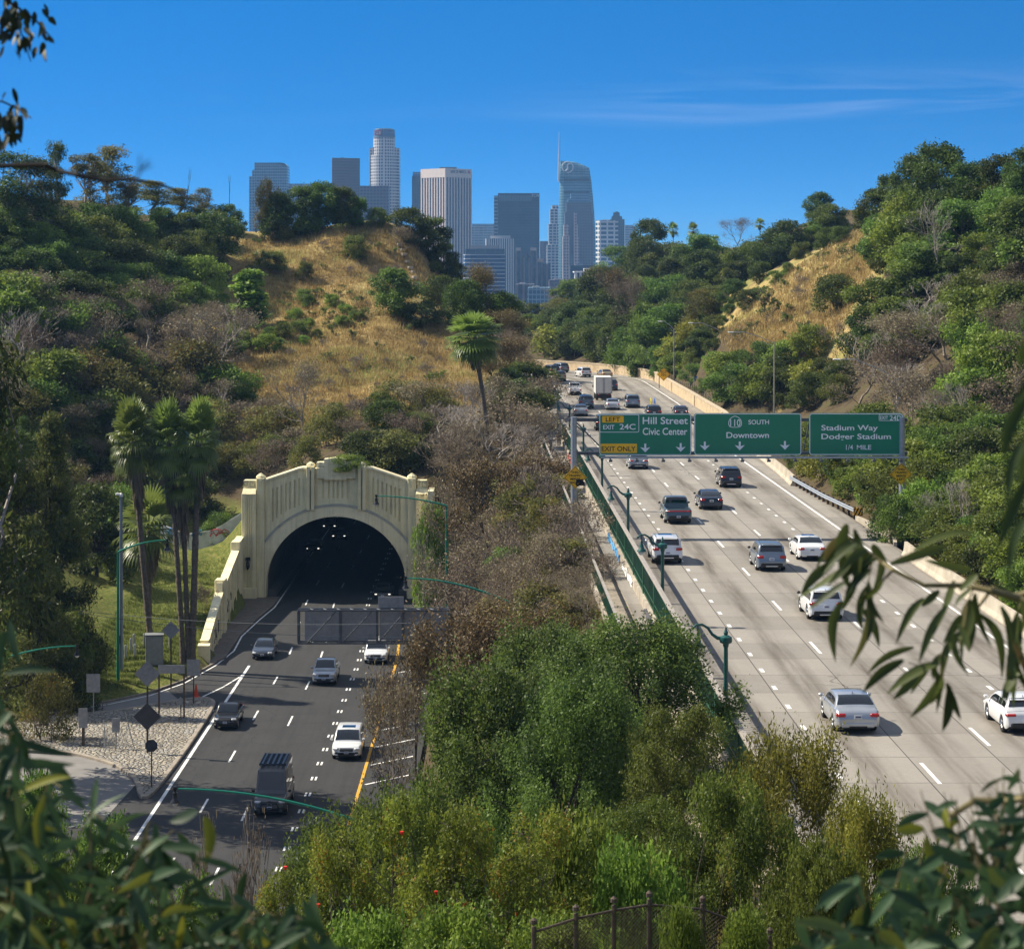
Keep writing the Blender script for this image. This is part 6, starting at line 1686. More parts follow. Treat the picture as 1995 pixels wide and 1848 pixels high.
def palm(seed, H, lean=(0, 0), nf=34, fr=1.9, skirt=4.0, tr=.24, sk=1.0, fall=112):
    rs = np.random.RandomState(seed)
    n = 14; pts = [np.array([lean[0] * H * (i / n) ** 1.6, lean[1] * H * (i / n) ** 1.6, H * i / n]) for i in range(n + 1)]
    segs = []
    for i in range(n):
        for h in range(3):
            a, b = pts[i] + (pts[i + 1] - pts[i]) * h / 3, pts[i] + (pts[i + 1] - pts[i]) * (h + 1) / 3
            segs.append((a, b, tr * (1.12 if i == 0 else 1) * rs.uniform(.9, 1.12) * (1 - .25 * i / n), tr * rs.uniform(.85, 1.0) * (1 - .25 * i / n)))
    V, Q = tubes_np(segs, 9); trunk = np_mesh("trunk", V, Q); trunk.materials.append(mat("palm_trunk_bark", (.13, .105, .08), .9, var=.45, scale=5, bump=.7))
    T = pts[-1]
    def fan(o, d, L, petiole, droop, nb=15, spread=2.3):
        d = d / np.linalg.norm(d); ref = np.array([0, 0, 1.0]); s = np.cross(d, ref); s /= np.linalg.norm(s) + 1e-9; u = np.cross(s, d)
        c = o + d * petiole; vs, qs = [], []
        for k in range(nb):
            a = -spread / 2 + spread * k / (nb - 1); da = d * math.cos(a) + s * math.sin(a); l = L * (.62 + .38 * math.cos(a * .7)) * rs.uniform(.9, 1.08); w = L * .085
            pp = np.cross(da, u); m1 = c + da * l * .5 + u * .05 * L; e = c + da * l * .88 - np.array([0, 0, droop * l * .22]); e2 = c + da * l - np.array([0, 0, droop * l * .55])
            b = len(vs); vs += [c - pp * w * .15, c + pp * w * .15, m1 + pp * w * .55, m1 - pp * w * .55, e + pp * w * .3, e - pp * w * .3, e2]
            qs += [(b, b + 1, b + 2, b + 3), (b + 3, b + 2, b + 4, b + 5), (b + 5, b + 4, b + 6, b + 6)]
        pb = len(vs); w = .022 * L; vs += [o - s * w, o + s * w, c + s * w, c - s * w]; qs.append((pb, pb + 1, pb + 2, pb + 3))
        return vs, qs
    V, Q, A = [], [], []
    for i in range(nf):
        f = (i + .5) / nf; el = math.radians(85 - fall * f ** .85) + rs.normal(0, .08); az = i * 2.39996 + rs.normal(0, .15)
        d = np.array([math.cos(az) * math.cos(el), math.sin(az) * math.cos(el), math.sin(el)])
        vs, qs = fan(T + np.array([0, 0, .1 - .5 * f]), d, fr * rs.uniform(.85, 1.1), fr * .62 * rs.uniform(.8, 1.1), .12 + .55 * f)
        b = len(V); V += vs; Q += [tuple(x + b for x in q) for q in qs]; A += [np.clip(rs.normal(.62 - .35 * f, .10), 0, 1)] * len(vs)
    tris = [q[:3] for q in Q if q[2] == q[3]]; quads = [q for q in Q if q[2] != q[3]]
    crown = np_mesh("crown", V, quads, tris, attr={"v": A}); crown.materials.append(L_palm)
    V, Q, A = [], [], []
    for i in range(int(230 * sk)):
        f = rs.uniform(0, 1); az = rs.uniform(0, 6.283); z0 = -.3 - f * skirt * .75; rad = (tr + .35 + .75 * (1 - f) * sk) * rs.uniform(.6, 1.1)
        ax = np.array([math.cos(az), math.sin(az), 0]); q0 = T + np.array([0, 0, z0]) + ax * rad * .5; q1 = T + np.array([0, 0, z0 - rs.uniform(.7, 1.5)]) + ax * rad * rs.uniform(.7, 1.05)
        tt = np.array([-ax[1], ax[0], 0]) * rs.uniform(.05, .13); m = (q0 + q1) / 2 + ax * .12; b = len(V)
        V += [q0 - tt * .4, q0 + tt * .4, m + tt, m - tt, q1 + tt * .5, q1 - tt * .5]; Q += [(b, b + 1, b + 2, b + 3), (b + 3, b + 2, b + 4, b + 5)]; A += [np.clip(rs.normal(.45, .2), 0, 1)] * 6
    sk_ = np_mesh("skirt", V, Q, attr={"v": A}); sk_.materials.append(L_skirt)
    return crown, trunk, sk_

M_twig = mat("brown_twig", (.21, .17, .135), .9, var=.3, scale=4)
M_twigpale = mat("pale_dead_wood", (.34, .30, .26), .9, var=.25, scale=3)
species('shrub', [leafy(11 + i, 6.0, 3.6, .1, 34, 10500, .27, .5, .30, .13, lm=L_dark, bark=M_bark_dark, stems=3) for i in range(4)])
species('midshrub', [leafy(31 + i, 6.0, 3.6, .1, 32, 10000, .28, .5, .30, .12, lm=L_mid, stems=3) for i in range(4)])
species('brightshrub', [leafy(51 + i, 5.0, 3.3, .1, 30, 8500, .28, .55, .30, .11, lm=L_bright, stems=3) for i in range(3)])
species('yelshrub', [leafy(61 + i, 2.4, 1.8, .1, 18, 2800, .22, .5, .34, .06, lm=L_yel, stems=4) for i in range(2)])
species('olive', [leafy(71 + i, 5.5, 3.0, .4, 28, 8000, .22, .5, .32, .11, lm=L_olive, twigs=3, stems=2) for i in range(3)])
species('tree', [leafy(81 + i, 7.5, 3.6, .3, 40, 13000, .29, .5, .27, .20, lm=L_dark, bark=M_bark_dark) for i in range(4)])
species('midtree', [leafy(91 + i, 7.0, 3.4, .3, 38, 12000, .29, .5, .27, .18, lm=L_mid) for i in range(3)])
species('euc', [leafy(101 + i, 15, 4.0, 5.0, 30, 7000, .36, .32, .30, .30, 'euc', lm=L_olive, bark=M_bark_pale, droop=.8, squash=.75) for i in range(3)] )
species('eucgreen', [leafy(111 + i, 15, 3.6, 3.0, 40, 9000, .36, .32, .30, .30, 'euc', lm=L_dark, bark=M_bark_pale, droop=.8, squash=.8) for i in range(2)])
species('brown', [branchy(121 + i, 9, .72, 6, .15, 3200, .15, M_twig, L_brown, first=.17, up=.22, leaf_spread=.8) for i in range(5)])
species('brownshrub', [branchy(141 + i, 4.5, .8, 5, .07, 3200, .13, M_twig, L_brown, first=.18, up=.2, stems=3, leaf_spread=.9) for i in range(4)])
species('rust', [branchy(151 + i, 8, .72, 6, .16, 9000, .17, M_bark_dark, L_rust, first=.18, up=.22, leaf_spread=1.0) for i in range(3)])
species('dead', [branchy(161 + i, 8, .7, 6, .14, 0, .1, M_twigpale, None, first=.2, up=.25, kids=(2, 3)) for i in range(4)])
species('snag', [branchy(171 + i, 8, .35, 3, .14, 0, .1, M_bark_dark, None, lean=.28 - .1 * i, first=.45, kids=(1, 2)) for i in range(2)])
species('pale', [branchy(181 + i, 11, .7, 6, .22, 3400, .16, M_bark_pale, L_brown, first=.2, up=.25, leaf_spread=.8) for i in range(3)])
species('sprig', [branchy(191 + i, 2.6, .6, 4, .03, 260, .22, M_twig, L_mid, first=.35, stems=3) for i in range(3)])
species('bigoak', [leafy(201 + i, 9.0, 4.6, .2, 120, 84000, .13, .55, .19, .30, lm=leaf_mat('oak_leaf', (.030, .052, .011), (.110, .160, .030), hue=.02), twigs=3, spike=.7, bark=M_bark_dark) for i in range(2)])
species('bigmid', [leafy(211 + i, 6.0, 3.4, -.2, 110, 56000, .10, .5, .18, .18, lm=L_mid, spike=.2, twigs=4, stems=3) for i in range(2)])
species('broom', [leafy(221 + i, 5.0, 2.9, -.2, 130, 74000, .09, .34, .17, .14, lm=L_yel, spike=.6, twigs=5, stems=4) for i in range(2)])
species('pom', [leafy(231 + i, 4.6, 1.7, .9, 60, 16000, .085, .45, .19, .12, lm=L_pom, spike=.9, twigs=6, stems=3, bark=M_bark) for i in range(3)])
species('fineshrub', [leafy(241 + i, 3.2, 2.0, -.1, 90, 30000, .075, .5, .17, .09, lm=L_mid, spike=1.0, twigs=4, stems=4) for i in range(2)])
species('vine', [leafy(251 + i, 2.4, 2.2, -.2, 60, 19000, .10, .8, .26, .06, lm=L_bright, twigs=2, stems=4) for i in range(2)])
species('pine', [leafy(261 + i, 16, 5.2, .6, 120, 52000, .36, .24, .31, .30, 'cone', lm=L_needle, bark=M_bark_dark, squash=.55) for i in range(2)])
species('cypress', [leafy(271, 8, 1.3, .2, 40, 6000, .26, .3, .5, .12, 'column', lm=L_dark, bark=M_bark_dark)])
species('ivytree', [leafy(281 + i, 7, 1.6, .0, 34, 6500, .26, .8, .40, .14, 'column', lm=L_bright) for i in range(2)])
species('twigbush', [branchy(291 + i, 3.2, .75, 5, .045, 500, .09, M_twig, L_brown, first=.26, stems=4, leaf_spread=.9) for i in range(3)])
species('palmtall', [palm(301, 14, (.03, 0), 58, 2.0, 4.2, .42), palm(302, 14, (-.05, 0), 56, 2.0, 4.0, .42), palm(303, 14, (.02, .02), 58, 1.9, 3.2, .42), palm(304, 14, (.0, .0), 48, 1.9, 5.0, .42)])
species('palmlone', [palm(305, 14, (-.05, 0), 60, 2.0, 3.0, .25, 1.0, 140)])
species('palmsmall', [palm(311, 6, (0, 0), 34, 2.1, 2.6, .28, 1.3)])
species('palmfar', [palm(321, 9, (.02, 0), 26, 1.7, 1.4, .18, .4)])
NOMH = {}
for k, vs in SPECIES.items():
    NOMH[k] = []
    for v in vs:
        zz = []
        rr = []
        for me_ in v:
            if me_ is None: continue
            co = np.empty(len(me_.vertices) * 3, dtype=np.float32); me_.vertices.foreach_get("co", co); co = co.reshape(-1, 3); zz.append(np.percentile(co[:, 2], 99.7)); rr.append(np.percentile(np.abs(co[:, 0]), 98))
        NOMH[k].append((max(zz), max(rr)))
KINDNAME = {'shrub': ('evergreen_shrub', 'shrub'), 'midshrub': ('green_shrub', 'shrub'), 'brightshrub': ('leafy_shrub', 'shrub'), 'yelshrub': ('yellow_green_shrub', 'shrub'), 'olive': ('olive_shrub', 'shrub'), 'tree': ('evergreen_tree', 'tree'),
            'midtree': ('green_tree', 'tree'), 'euc': ('eucalyptus_tree', 'tree'), 'eucgreen': ('eucalyptus_tree', 'tree'), 'brown': ('brown_tree', 'tree'), 'brownshrub': ('brown_shrub', 'shrub'), 'rust': ('rusty_leaved_tree', 'tree'), 'dead': ('dead_tree', 'tree'),
            'snag': ('dead_snag', 'tree'), 'pale': ('pale_barked_tree', 'tree'), 'sprig': ('young_sapling', 'sapling'), 'bigoak': ('live_oak', 'tree'), 'bigmid': ('green_bush', 'bush'), 'broom': ('broom_bush', 'bush'), 'pom': ('pomegranate_tree', 'tree'),
            'fineshrub': ('fine_leaved_shrub', 'shrub'), 'vine': ('vine_thicket', 'vine'), 'pine': ('pine_tree', 'tree'), 'cypress': ('cypress_tree', 'tree'), 'ivytree': ('ivy_clad_stump', 'tree'), 'twigbush': ('twiggy_bush', 'bush'),
            'palmtall': ('fan_palm', 'palm tree'), 'palmsmall': ('fan_palm', 'palm tree'), 'palmlone': ('fan_palm', 'palm tree'), 'palmfar': ('fan_palm', 'palm tree')}
PR = random.Random(77)
def plant(kind, label, base, h, w=None, group=None, var=None, rz=None):
    """h: height in metres; w: half-width in metres"""
    vs = SPECIES[kind]; i = PR.randrange(len(vs)) if var is None else var; nh, nr = NOMH[kind][i]
    s = h / nh; sw = s if w is None else w / nr
    nm, cat = KINDNAME[kind]; t = thing(nm, label, cat, base, PR.uniform(0, 6.28) if rz is None else rz, group)
    parts = [p for p in ("crown", "trunk", "skirt")]
    for pn, me_ in zip(parts, vs[i]):
        if me_ is None: continue
        o = link(pn, me_, None, t); o.scale = (sw, sw, s)
    return t
def at(kind, px, py, hpx, label, wpx=None, Y=None, group=None, var=None, rz=None, sink=.15):
    p = hit(px, py) if Y is None else (lambda q: Vector((q.x, Y, ground(q.x, Y))))(W(px, py, Y))
    k = p.y / F
    if Y is not None: hpx = (p.z - W(px, py - hpx, Y).z) / -k if False else hpx + (HY - p.z / k - py)
    return plant(kind, label, p - Vector((0, 0, sink)), max(hpx, 6) * k, None if wpx is None else wpx * k / 2, group, var, rz)
def inpoly(x, y, P):
    c = False; n = len(P)
    for i in range(n):
        (x1, y1), (x2, y2) = P[i], P[(i + 1) % n]
        if (y1 > y) != (y2 > y) and x < (x2 - x1) * (y - y1) / (y2 - y1) + x1: c = not c
    return c
def zone(poly, kinds, space, hr, group, label, wr=(1.0, 1.4), seed=1, y0=25.0, maxn=120):
    """plants of weighted kinds spread over an area of the view, each on the terrain where the sight line meets it"""
    rr = random.Random(seed); xs = [p[0] for p in poly]; ys = [p[1] for p in poly]; pts = []
    for _ in range(6000):
        if len(pts) >= maxn: break
        x, y = rr.uniform(min(xs), max(xs)), rr.uniform(min(ys), max(ys))
        if not inpoly(x, y, poly): continue
        if any(((x - a) / space) ** 2 + ((y - b) / (space * .62)) ** 2 < 1 for a, b in pts): continue
        pts.append((x, y))
    pts.sort(key=lambda q: q[1])
    ks = [k for k, w in kinds for _ in range(w)]
    for x, y in pts:
        k = rr.choice(ks); p = hit(x, y, y0); h = rr.uniform(*hr); q = p.y / F
        if p.y > 880: continue
        nm = KINDNAME[k][0].replace('_', ' ')
        plant(k, f"{nm} {label}", p - Vector((0, 0, .2)), h * q, h * q * rr.uniform(*wr) * (.52 if k in ('shrub', 'midshrub', 'brightshrub', 'yelshrub', 'tree', 'midtree', 'olive') else .5), f"{nm}s {group}")
# ------------------------------------------------------------------ planting
# crest and upper left
at('eucgreen', 25, 500, 205, "tall dark eucalyptus at the picture's edge on the crest", 130)
at('eucgreen', 75, 495, 190, "tall dark eucalyptus second in from the edge, its bare pale stem showing low down", 105)
at('eucgreen', 112, 480, 205, "slender eucalyptus whose wispy top stands highest above the crest", 62)
at('euc', 168, 450, 150, "golden green eucalyptus with a broken top beside the tallest one", 95)
at('euc', 215, 445, 160, "golden green eucalyptus with rounded clumps, tallest of the golden pair", 90)
at('euc', 250, 450, 95, "low spreading eucalyptus under the golden pair", 90)
at('euc', 292, 440, 85, "small flat topped eucalyptus behind the hanging twig", 90)
at('euc', 345, 440, 75, "small eucalyptus between the hanging twig and the leaning snag", 70)
at('euc', 395, 440, 75, "small eucalyptus just past the leaning dead snag", 60)
at('tree', 448, 432, 70, "round dark tree on the crest left of the stepped glass tower", 72)
at('olive', 522, 425, 78, "thin pointed tree before the stepped glass tower", 45, Y=392)
at('dead', 497, 425, 65, "small leafless tree before the stepped glass tower's foot", 50)
at('dead', 560, 425, 62, "small leafless tree before the low glass block", 40)
at('snag', 352, 462, 135, "long dead snag leaning above the crest", 40, var=0, rz=0.0)
at('snag', 440, 445, 105, "thin grey dead stick leaning on the crest", 25, var=1, rz=0.4)
for x, h, w, l in ((540, 60, 70, "dark shrub at the left end of the crest thicket"), (585, 72, 80, "dark tree in the crest thicket below the low glass block"), (630, 80, 85, "largest dark tree of the crest thicket, before the brown tower"), (668, 70, 70, "dark tree of the crest thicket under the brown tower's edge"), (692, 52, 45, "brighter green tree ending the crest thicket")):
    at('tree' if h > 55 else 'midtree', x, 447, h + 14, l, w, Y=393)
at('brown', 640, 425, 68, "twiggy brownish tree rising out of the crest thicket", 60, Y=394)
at('midshrub', 738, 440, 36, "small round tree alone below the round crowned tower", 52)
at('tree', 800, 478, 72, "big dark tree on the hill's shoulder before the pale ribbed tower", 80)
at('tree', 838, 500, 78, "second big dark tree stepping down the shoulder", 74)
at('tree', 862, 545, 70, "dark tree lowest on the shoulder under the ribbed tower", 60)
at('brownshrub', 772, 490, 46, "tangled brown bush at the head of the stone edging", 60)
at('yelshrub', 560, 470, 30, "yellowish bush at the crest thicket's foot", 34)
# golden hill
at('midshrub', 530, 532, 40, "solitary green bush on the golden slope, nearer the wooded side", 56)
at('midshrub', 593, 545, 38, "narrow green bush alone mid way on the golden slope", 30)
at('midshrub', 692, 505, 46, "solitary round bush high on the golden slope", 50)
at('ivytree', 487, 640, 115, "ivy clad stump at the golden slope's wooded edge", 62)
at('midtree', 768, 618, 95, "large soft green tree standing on the golden hill's lower shoulder", 96)
at('shrub', 822, 640, 50, "grey green bush beside the soft green tree", 66)
at('shrub', 855, 612, 75, "dark bush above the crown of the lone palm", 80)
at('shrub', 905, 640, 95, "dark bush behind the lone palm's crown", 80)
at('rust', 962, 650, 140, "russet tree standing against the downtown towers in the gap", 95)
at('tree', 1005, 655, 56, "dark round tree at the gap's foot", 70)
at('tree', 880, 560, 50, "dark bush on the shoulder under the banded office block", 50)
zone([(560, 585), (700, 570), (720, 640), (600, 655), (560, 640)], [('sprig', 6), ('midshrub', 1)], 24, (12, 26), "on the golden slope", "scattered low on the golden slope", seed=5, maxn=24)
zone([(500, 470), (740, 445), (800, 540), (700, 560), (470, 620)], [('sprig', 3), ('twigbush', 2)], 42, (12, 28), "high on the golden slope", "dotted high on the golden slope", seed=6, maxn=24)
zone([(420, 590), (450, 650), (430, 700), (540, 690), (550, 665), (480, 650)], [('midshrub', 2), ('brightshrub', 2)], 34, (28, 42), "at the golden slope's wooded foot", "at the golden slope's wooded foot", seed=7, maxn=9)
zone([(560, 690), (850, 640), (860, 780), (560, 800)], [('sprig', 2), ('twigbush', 3)], 46, (14, 40), "on the front knoll", "dotted over the golden front knoll", seed=8, maxn=26)
zone([(440, 610), (560, 600), (720, 588), (745, 622), (640, 655), (540, 695), (450, 665)], [('midshrub', 3), ('brightshrub', 3), ('sprig', 3)], 28, (16, 34), "along the dip of the golden hill", "along the dip between the golden hill's two slopes", seed=37, maxn=26)
# left hillside
zone([(-20, 480), (230, 452), (455, 450), (430, 560), (400, 620), (330, 650), (160, 670), (-20, 660)], [('shrub', 5), ('midshrub', 3), ('brightshrub', 2), ('tree', 3), ('midtree', 2)], 46, (50, 88), "crowding the left hillside", "crowding the wooded hillside under the eucalyptus crest", seed=11, maxn=90)
zone([(-20, 650), (160, 650), (330, 640), (430, 680), (450, 780), (450, 900), (380, 930), (120, 880), (-20, 830)], [('brown', 6), ('brownshrub', 1), ('midshrub', 2), ('brightshrub', 1), ('olive', 2), ('pale', 4)], 50, (80, 135), "in the hollow below the wooded hillside", "in the brown hollow behind the tall palms", (1.0, 1.3), seed=12, maxn=70)
at('pale', 215, 800, 205, "tall white limbed tree with a forked trunk above the tall palms", 150)
at('pale', 415, 780, 195, "tall white limbed tree with a twisted top in the brown hollow", 160)
at('dead', 50, 780, 175, "grey leafless tree at the edge of the brown hollow", 150)
at('pale', 590, 880, 190, "slim pale tree on the front knoll's near flank", 110)
at('cypress', 45, 895, 85, "single dark cypress spire by the conifers", 26)
zone([(-20, 840), (250, 850), (240, 1010), (120, 1030), (-20, 1000)], [('brown', 3), ('midshrub', 3), ('shrub', 2), ('olive', 2)], 46, (60, 105), "behind the conifers", "on the slope behind the conifers", seed=36, maxn=26)
# over the portal
zone([(480, 850), (600, 840), (700, 820), (850, 800), (860, 890), (640, 890), (480, 930), (400, 950)], [('brown', 3), ('brownshrub', 3), ('olive', 2), ('midshrub', 2), ('shrub', 1)], 40, (50, 88), "on the bank above the portal", "on the bank directly above the tunnel portal", seed=14, maxn=34)
at('shrub', 715, 905, 70, "dark shrub right behind the portal's crest", 110, Y=242)
at('olive', 770, 912, 80, "olive bush behind the portal's falling parapet", 110, Y=242)
at('shrub', 800, 925, 70, "dark shrub behind the portal's far corner pier", 80, Y=242.5)
at('olive', 600, 905, 60, "olive bush behind the portal's rising parapet", 70, Y=242.5)
at('brownshrub', 540, 920, 70, "brown bush behind the portal's near corner", 80, Y=243)
t = plant('vine', "feathery green shrub spilling over the portal's crest", Vector((PX + .9, 236.6, -HL + 12.9)), 1.5, 1.9)
# spine between the carriageways
q = W(955, 892, 250); pl = plant('palmlone', "lone fan palm leaning over the knoll, its trunk standing bare", Vector((q.x, 250, ground(q.x, 250) - .3)), 16.2, 3.5, rz=0.15); pl.rotation_euler = (0, -.07, .15)
zone([(965, 655), (1000, 660), (1008, 720), (1040, 830), (1010, 850), (975, 760)], [('rust', 3), ('tree', 3), ('brown', 2)], 30, (60, 100), "shading the inner lanes", "shading the inner lanes at the bend", seed=15, maxn=26)
zone([(860, 830), (1060, 830), (1075, 900), (900, 960), (850, 900)], [('brown', 4), ('dead', 3), ('brownshrub', 2)], 40, (70, 130), "round the lone palm's foot", "round the lone palm's foot", seed=16, maxn=24)
at('snag', 1000, 880, 130, "dark forked snag beside the lone palm", 60, var=0)
at('rust', 950, 1080, 205, "large russet tree filling the space beside the portal, its crown nearest the pylon", 215, Y=205)
at('rust', 1040, 1085, 205, "large brown tree crown beside the yellow merge diamond", 200, Y=200)
at('brown', 900, 1060, 150, "large brown tree standing near the portal's end wall", 110, Y=212)
at('brightshrub', 838, 1090, 110, "fresh green tree by the portal's sunlit end wall", 66, Y=222)
at('dead', 832, 1180, 150, "leafless tree before the portal's end wall", 110, Y=205)
at('brown', 1050, 1190, 150, "brown thicket below the footpath, midway to the oaks", 200, Y=165)
at('brown', 930, 1190, 130, "brown thicket between the sign truss and the oaks", 190, Y=165)
zone([(860, 1110), (1120, 1110), (1140, 1200), (1160, 1260), (900, 1260)], [('brownshrub', 3), ('brown', 2), ('twigbush', 3), ('olive', 2), ('midshrub', 1)], 46, (60, 110), "below the footpath", "on the bank below the footpath", seed=17, maxn=30)
at('rust', 900, 1345, 185, "yellow brown tree overhanging the gore beside the sign truss", 300, Y=138)
at('rust', 812, 1330, 120, "yellow brown tree hanging before the sign truss's end", 170, Y=150)
at('rust', 920, 1320, 150, "yellow brown tree between the sign truss and the oaks", 230, Y=150)
at('rust', 990, 1320, 150, "yellow brown tree behind the two big oaks", 230, Y=132)
at('brownshrub', 780, 1460, 170, "dark twiggy shrub reaching over the yellow line", 150, Y=140)
at('brownshrub', 760, 1400, 110, "dark twiggy shrub above the hatched gore", 110, Y=145)
at('twigbush', 1120, 1130, 110, "leafless twigs round the gantry post's foot", 90, Y=160)
at('twigbush', 1170, 1170, 110, "leafless twigs hanging over the footpath below the gantry", 110, Y=145)
# right: hills beyond the bend
zone([(1100, 600), (1190, 540), (1300, 520), (1500, 510), (1660, 440), (1560, 500), (1440, 560), (1370, 640), (1260, 700), (1060, 700), (1040, 660)], [('shrub', 4), ('tree', 3), ('midshrub', 3), ('olive', 2), ('midtree', 2)], 40, (44, 80), "on the hills beyond the bend", "clothing the hill beyond the bend", seed=21, maxn=95)
zone([(1060, 690), (1250, 690), (1400, 700), (1300, 740), (1200, 712), (1100, 705)], [('midtree', 2), ('tree', 2), ('midshrub', 2), ('brown', 1), ('yelshrub', 1)], 36, (40, 85), "behind the stone wall on the bend", "behind the stone wall on the bend", seed=22, maxn=34)
at('brown', 1232, 680, 150, "tall brown leaved tree with a white forked stem on the far slope", 110)
at('rust', 1190, 640, 120, "brown leaved tree on the far slope nearest the gap", 90)
at('midtree', 1250, 730, 140, "green tree with a dark trunk standing right behind the bend's wall", 75, Y=405)
at('tree', 1262, 500, 74, "dark domed tree on the skyline right of the white grid tower", 76, Y=560)
at('brown', 1440, 480, 60, "brown skyline trees between small palms", 90, Y=600)
at('tree', 1595, 425, 52, "dark tree alone on the skyline above the golden slope", 60, Y=470)
for x, yb, h, l in ((1350, 478, 48, "small skyline palm right of the dark domed tree"), (1392, 488, 30, "tiny skyline palm beside the white roof"), (1378, 488, 26, "tiny skyline palm left of the other tiny one"), (1481, 475, 52, "tallest skyline palm beside the brown trees"), (1522, 462, 32, "skyline palm by the small blue tower"), (1505, 478, 20, "tiniest skyline palm under the blue tower"), (1312, 480, 50, "skyline palm caught in the dark domed tree"), (1108, 585, 36, "palm standing before the white low rise in the gap")):
    at('palmfar', x, yb, h, l, 24, Y=620, group="small palms on the skyline")
at('brown', 1085, 610, 55, "mauve leafless trees before the white low rise", 80, Y=640)
at('tree', 1045, 640, 50, "hazy dark tree in the bottom of the gap", 60, Y=600)
# golden slope on the right
at('shrub', 1628, 605, 72, "dark round bush on the right golden slope", 80)
at('sprig', 1500, 640, 80, "thin leafy saplings on the right golden slope", 60)
zone([(1400, 650), (1560, 520), (1690, 450), (1690, 560), (1560, 660), (1450, 690)], [('sprig', 5), ('twigbush', 2)], 36, (12, 36), "on the right golden slope", "dotted over the golden slope above the street lights", seed=24, maxn=34)
zone([(1300, 700), (1420, 690), (1480, 730), (1430, 785), (1330, 750)], [('midshrub', 3), ('shrub', 2), ('brightshrub', 2), ('midtree', 1)], 38, (22, 46), "at the right golden slope's foot", "at the golden slope's foot by the stone wall", seed=33, maxn=14)
at('midshrub', 1745, 1000, 40, "green shrub hiding the foot of the gantry's second post", 110, Y=164)
at('brightshrub', 1800, 1000, 70, "bright shrub beside the gantry's second post", 90, Y=164)
zone([(1330, 640), (1420, 560), (1560, 480), (1680, 428), (1690, 446), (1570, 510), (1450, 610), (1360, 690)], [('midshrub', 3), ('shrub', 2), ('olive', 2), ('yelshrub', 1)], 32, (20, 46), "along the golden slope's ridge", "along the ridge of the golden slope", seed=34, maxn=34)
zone([(1500, 880), (1690, 890), (1760, 1000), (1680, 985), (1560, 925)], [('midshrub', 3), ('brightshrub', 3), ('yelshrub', 1)], 34, (30, 62), "just behind the guard rail", "growing low just behind the guard rail", seed=35, maxn=22)
# right hill
for x, y, h, w, l in ((1735, 440, 100, 90, "dark tree stepping up at the front of the hilltop wood"), (1780, 430, 130, 110, "dark tree in the hilltop wood's rising edge"), (1835, 420, 140, 130, "tallest dark tree of the hilltop wood"), (1890, 430, 110, 110, "dark tree in the dip of the hilltop wood"), (1950, 420, 115, 100, "dark tree beyond the dip of the hilltop wood"), (1995, 420, 130, 90, "dark tree at the frame's edge in the hilltop wood")):
    at('tree', x, y, h, l, w)
at('dead', 1840, 580, 190, "large grey leafless tree on the wooded slope under the hilltop wood", 170)
at('dead', 1900, 430, 95, "leafless treetop in the dip of the hilltop wood", 80)
zone([(1700, 440), (1995, 420), (2010, 560), (1850, 590), (1700, 560)], [('tree', 3), ('midtree', 3), ('midshrub', 3), ('brightshrub', 2)], 52, (60, 110), "under the hilltop wood", "on the wooded slope under the hilltop wood", seed=25, maxn=40)
zone([(1710, 610), (1850, 590), (2010, 560), (2010, 700), (1850, 720), (1690, 730), (1640, 725)], [('brown', 4), ('midtree', 2), ('dead', 2), ('brightshrub', 2), ('midshrub', 2)], 52, (70, 125), "half way up the right slope", "half way up the slope above the exit sign", seed=26, maxn=44)
zone([(1640, 720), (1850, 720), (2010, 700), (2010, 900), (1880, 930), (1780, 830), (1640, 800)], [('brown', 4), ('brownshrub', 2), ('dead', 2), ('pale', 1), ('midshrub', 2), ('brightshrub', 1)], 56, (80, 140), "on the bare brown slope", "on the bare brown slope right of the exit sign", seed=27, maxn=44)
at('midtree', 1755, 690, 110, "bright green tree above the cobra head street light's arm", 130)
at('shrub', 1690, 705, 100, "dark conical shrub beside the bright green tree", 100)
zone([(1380, 740), (1560, 700), (1640, 740), (1640, 800), (1520, 800), (1420, 780)], [('midshrub', 3), ('brightshrub', 3), ('shrub', 2), ('brown', 1), ('yelshrub', 1)], 44, (44, 80), "above the stone wall", "on the bank above the stone wall", seed=28, maxn=34)
zone([(1560, 890), (1680, 890), (1880, 900), (2010, 920), (2010, 1200), (1900, 1120), (1790, 1040), (1690, 960)], [('midshrub', 4), ('brightshrub', 4), ('shrub', 2), ('midtree', 1)], 50, (70, 115), "behind the guard rail", "crowding behind the guard rail and barrier", seed=29, maxn=44)
at('dead', 1870, 1080, 150, "grey leafless thicket behind the barrier", 150)
at('dead', 1830, 1060, 110, "small grey leafless thicket behind the barrier's near end", 100)
zone([(2020, 480), (2330, 470), (2400, 1050), (2150, 1150), (2030, 1000)], [('midshrub', 3), ('shrub', 2), ('brown', 3), ('brightshrub', 2)], 60, (80, 125), "farther along the right slope", "farther along the slope past the exit sign", seed=38, maxn=34)
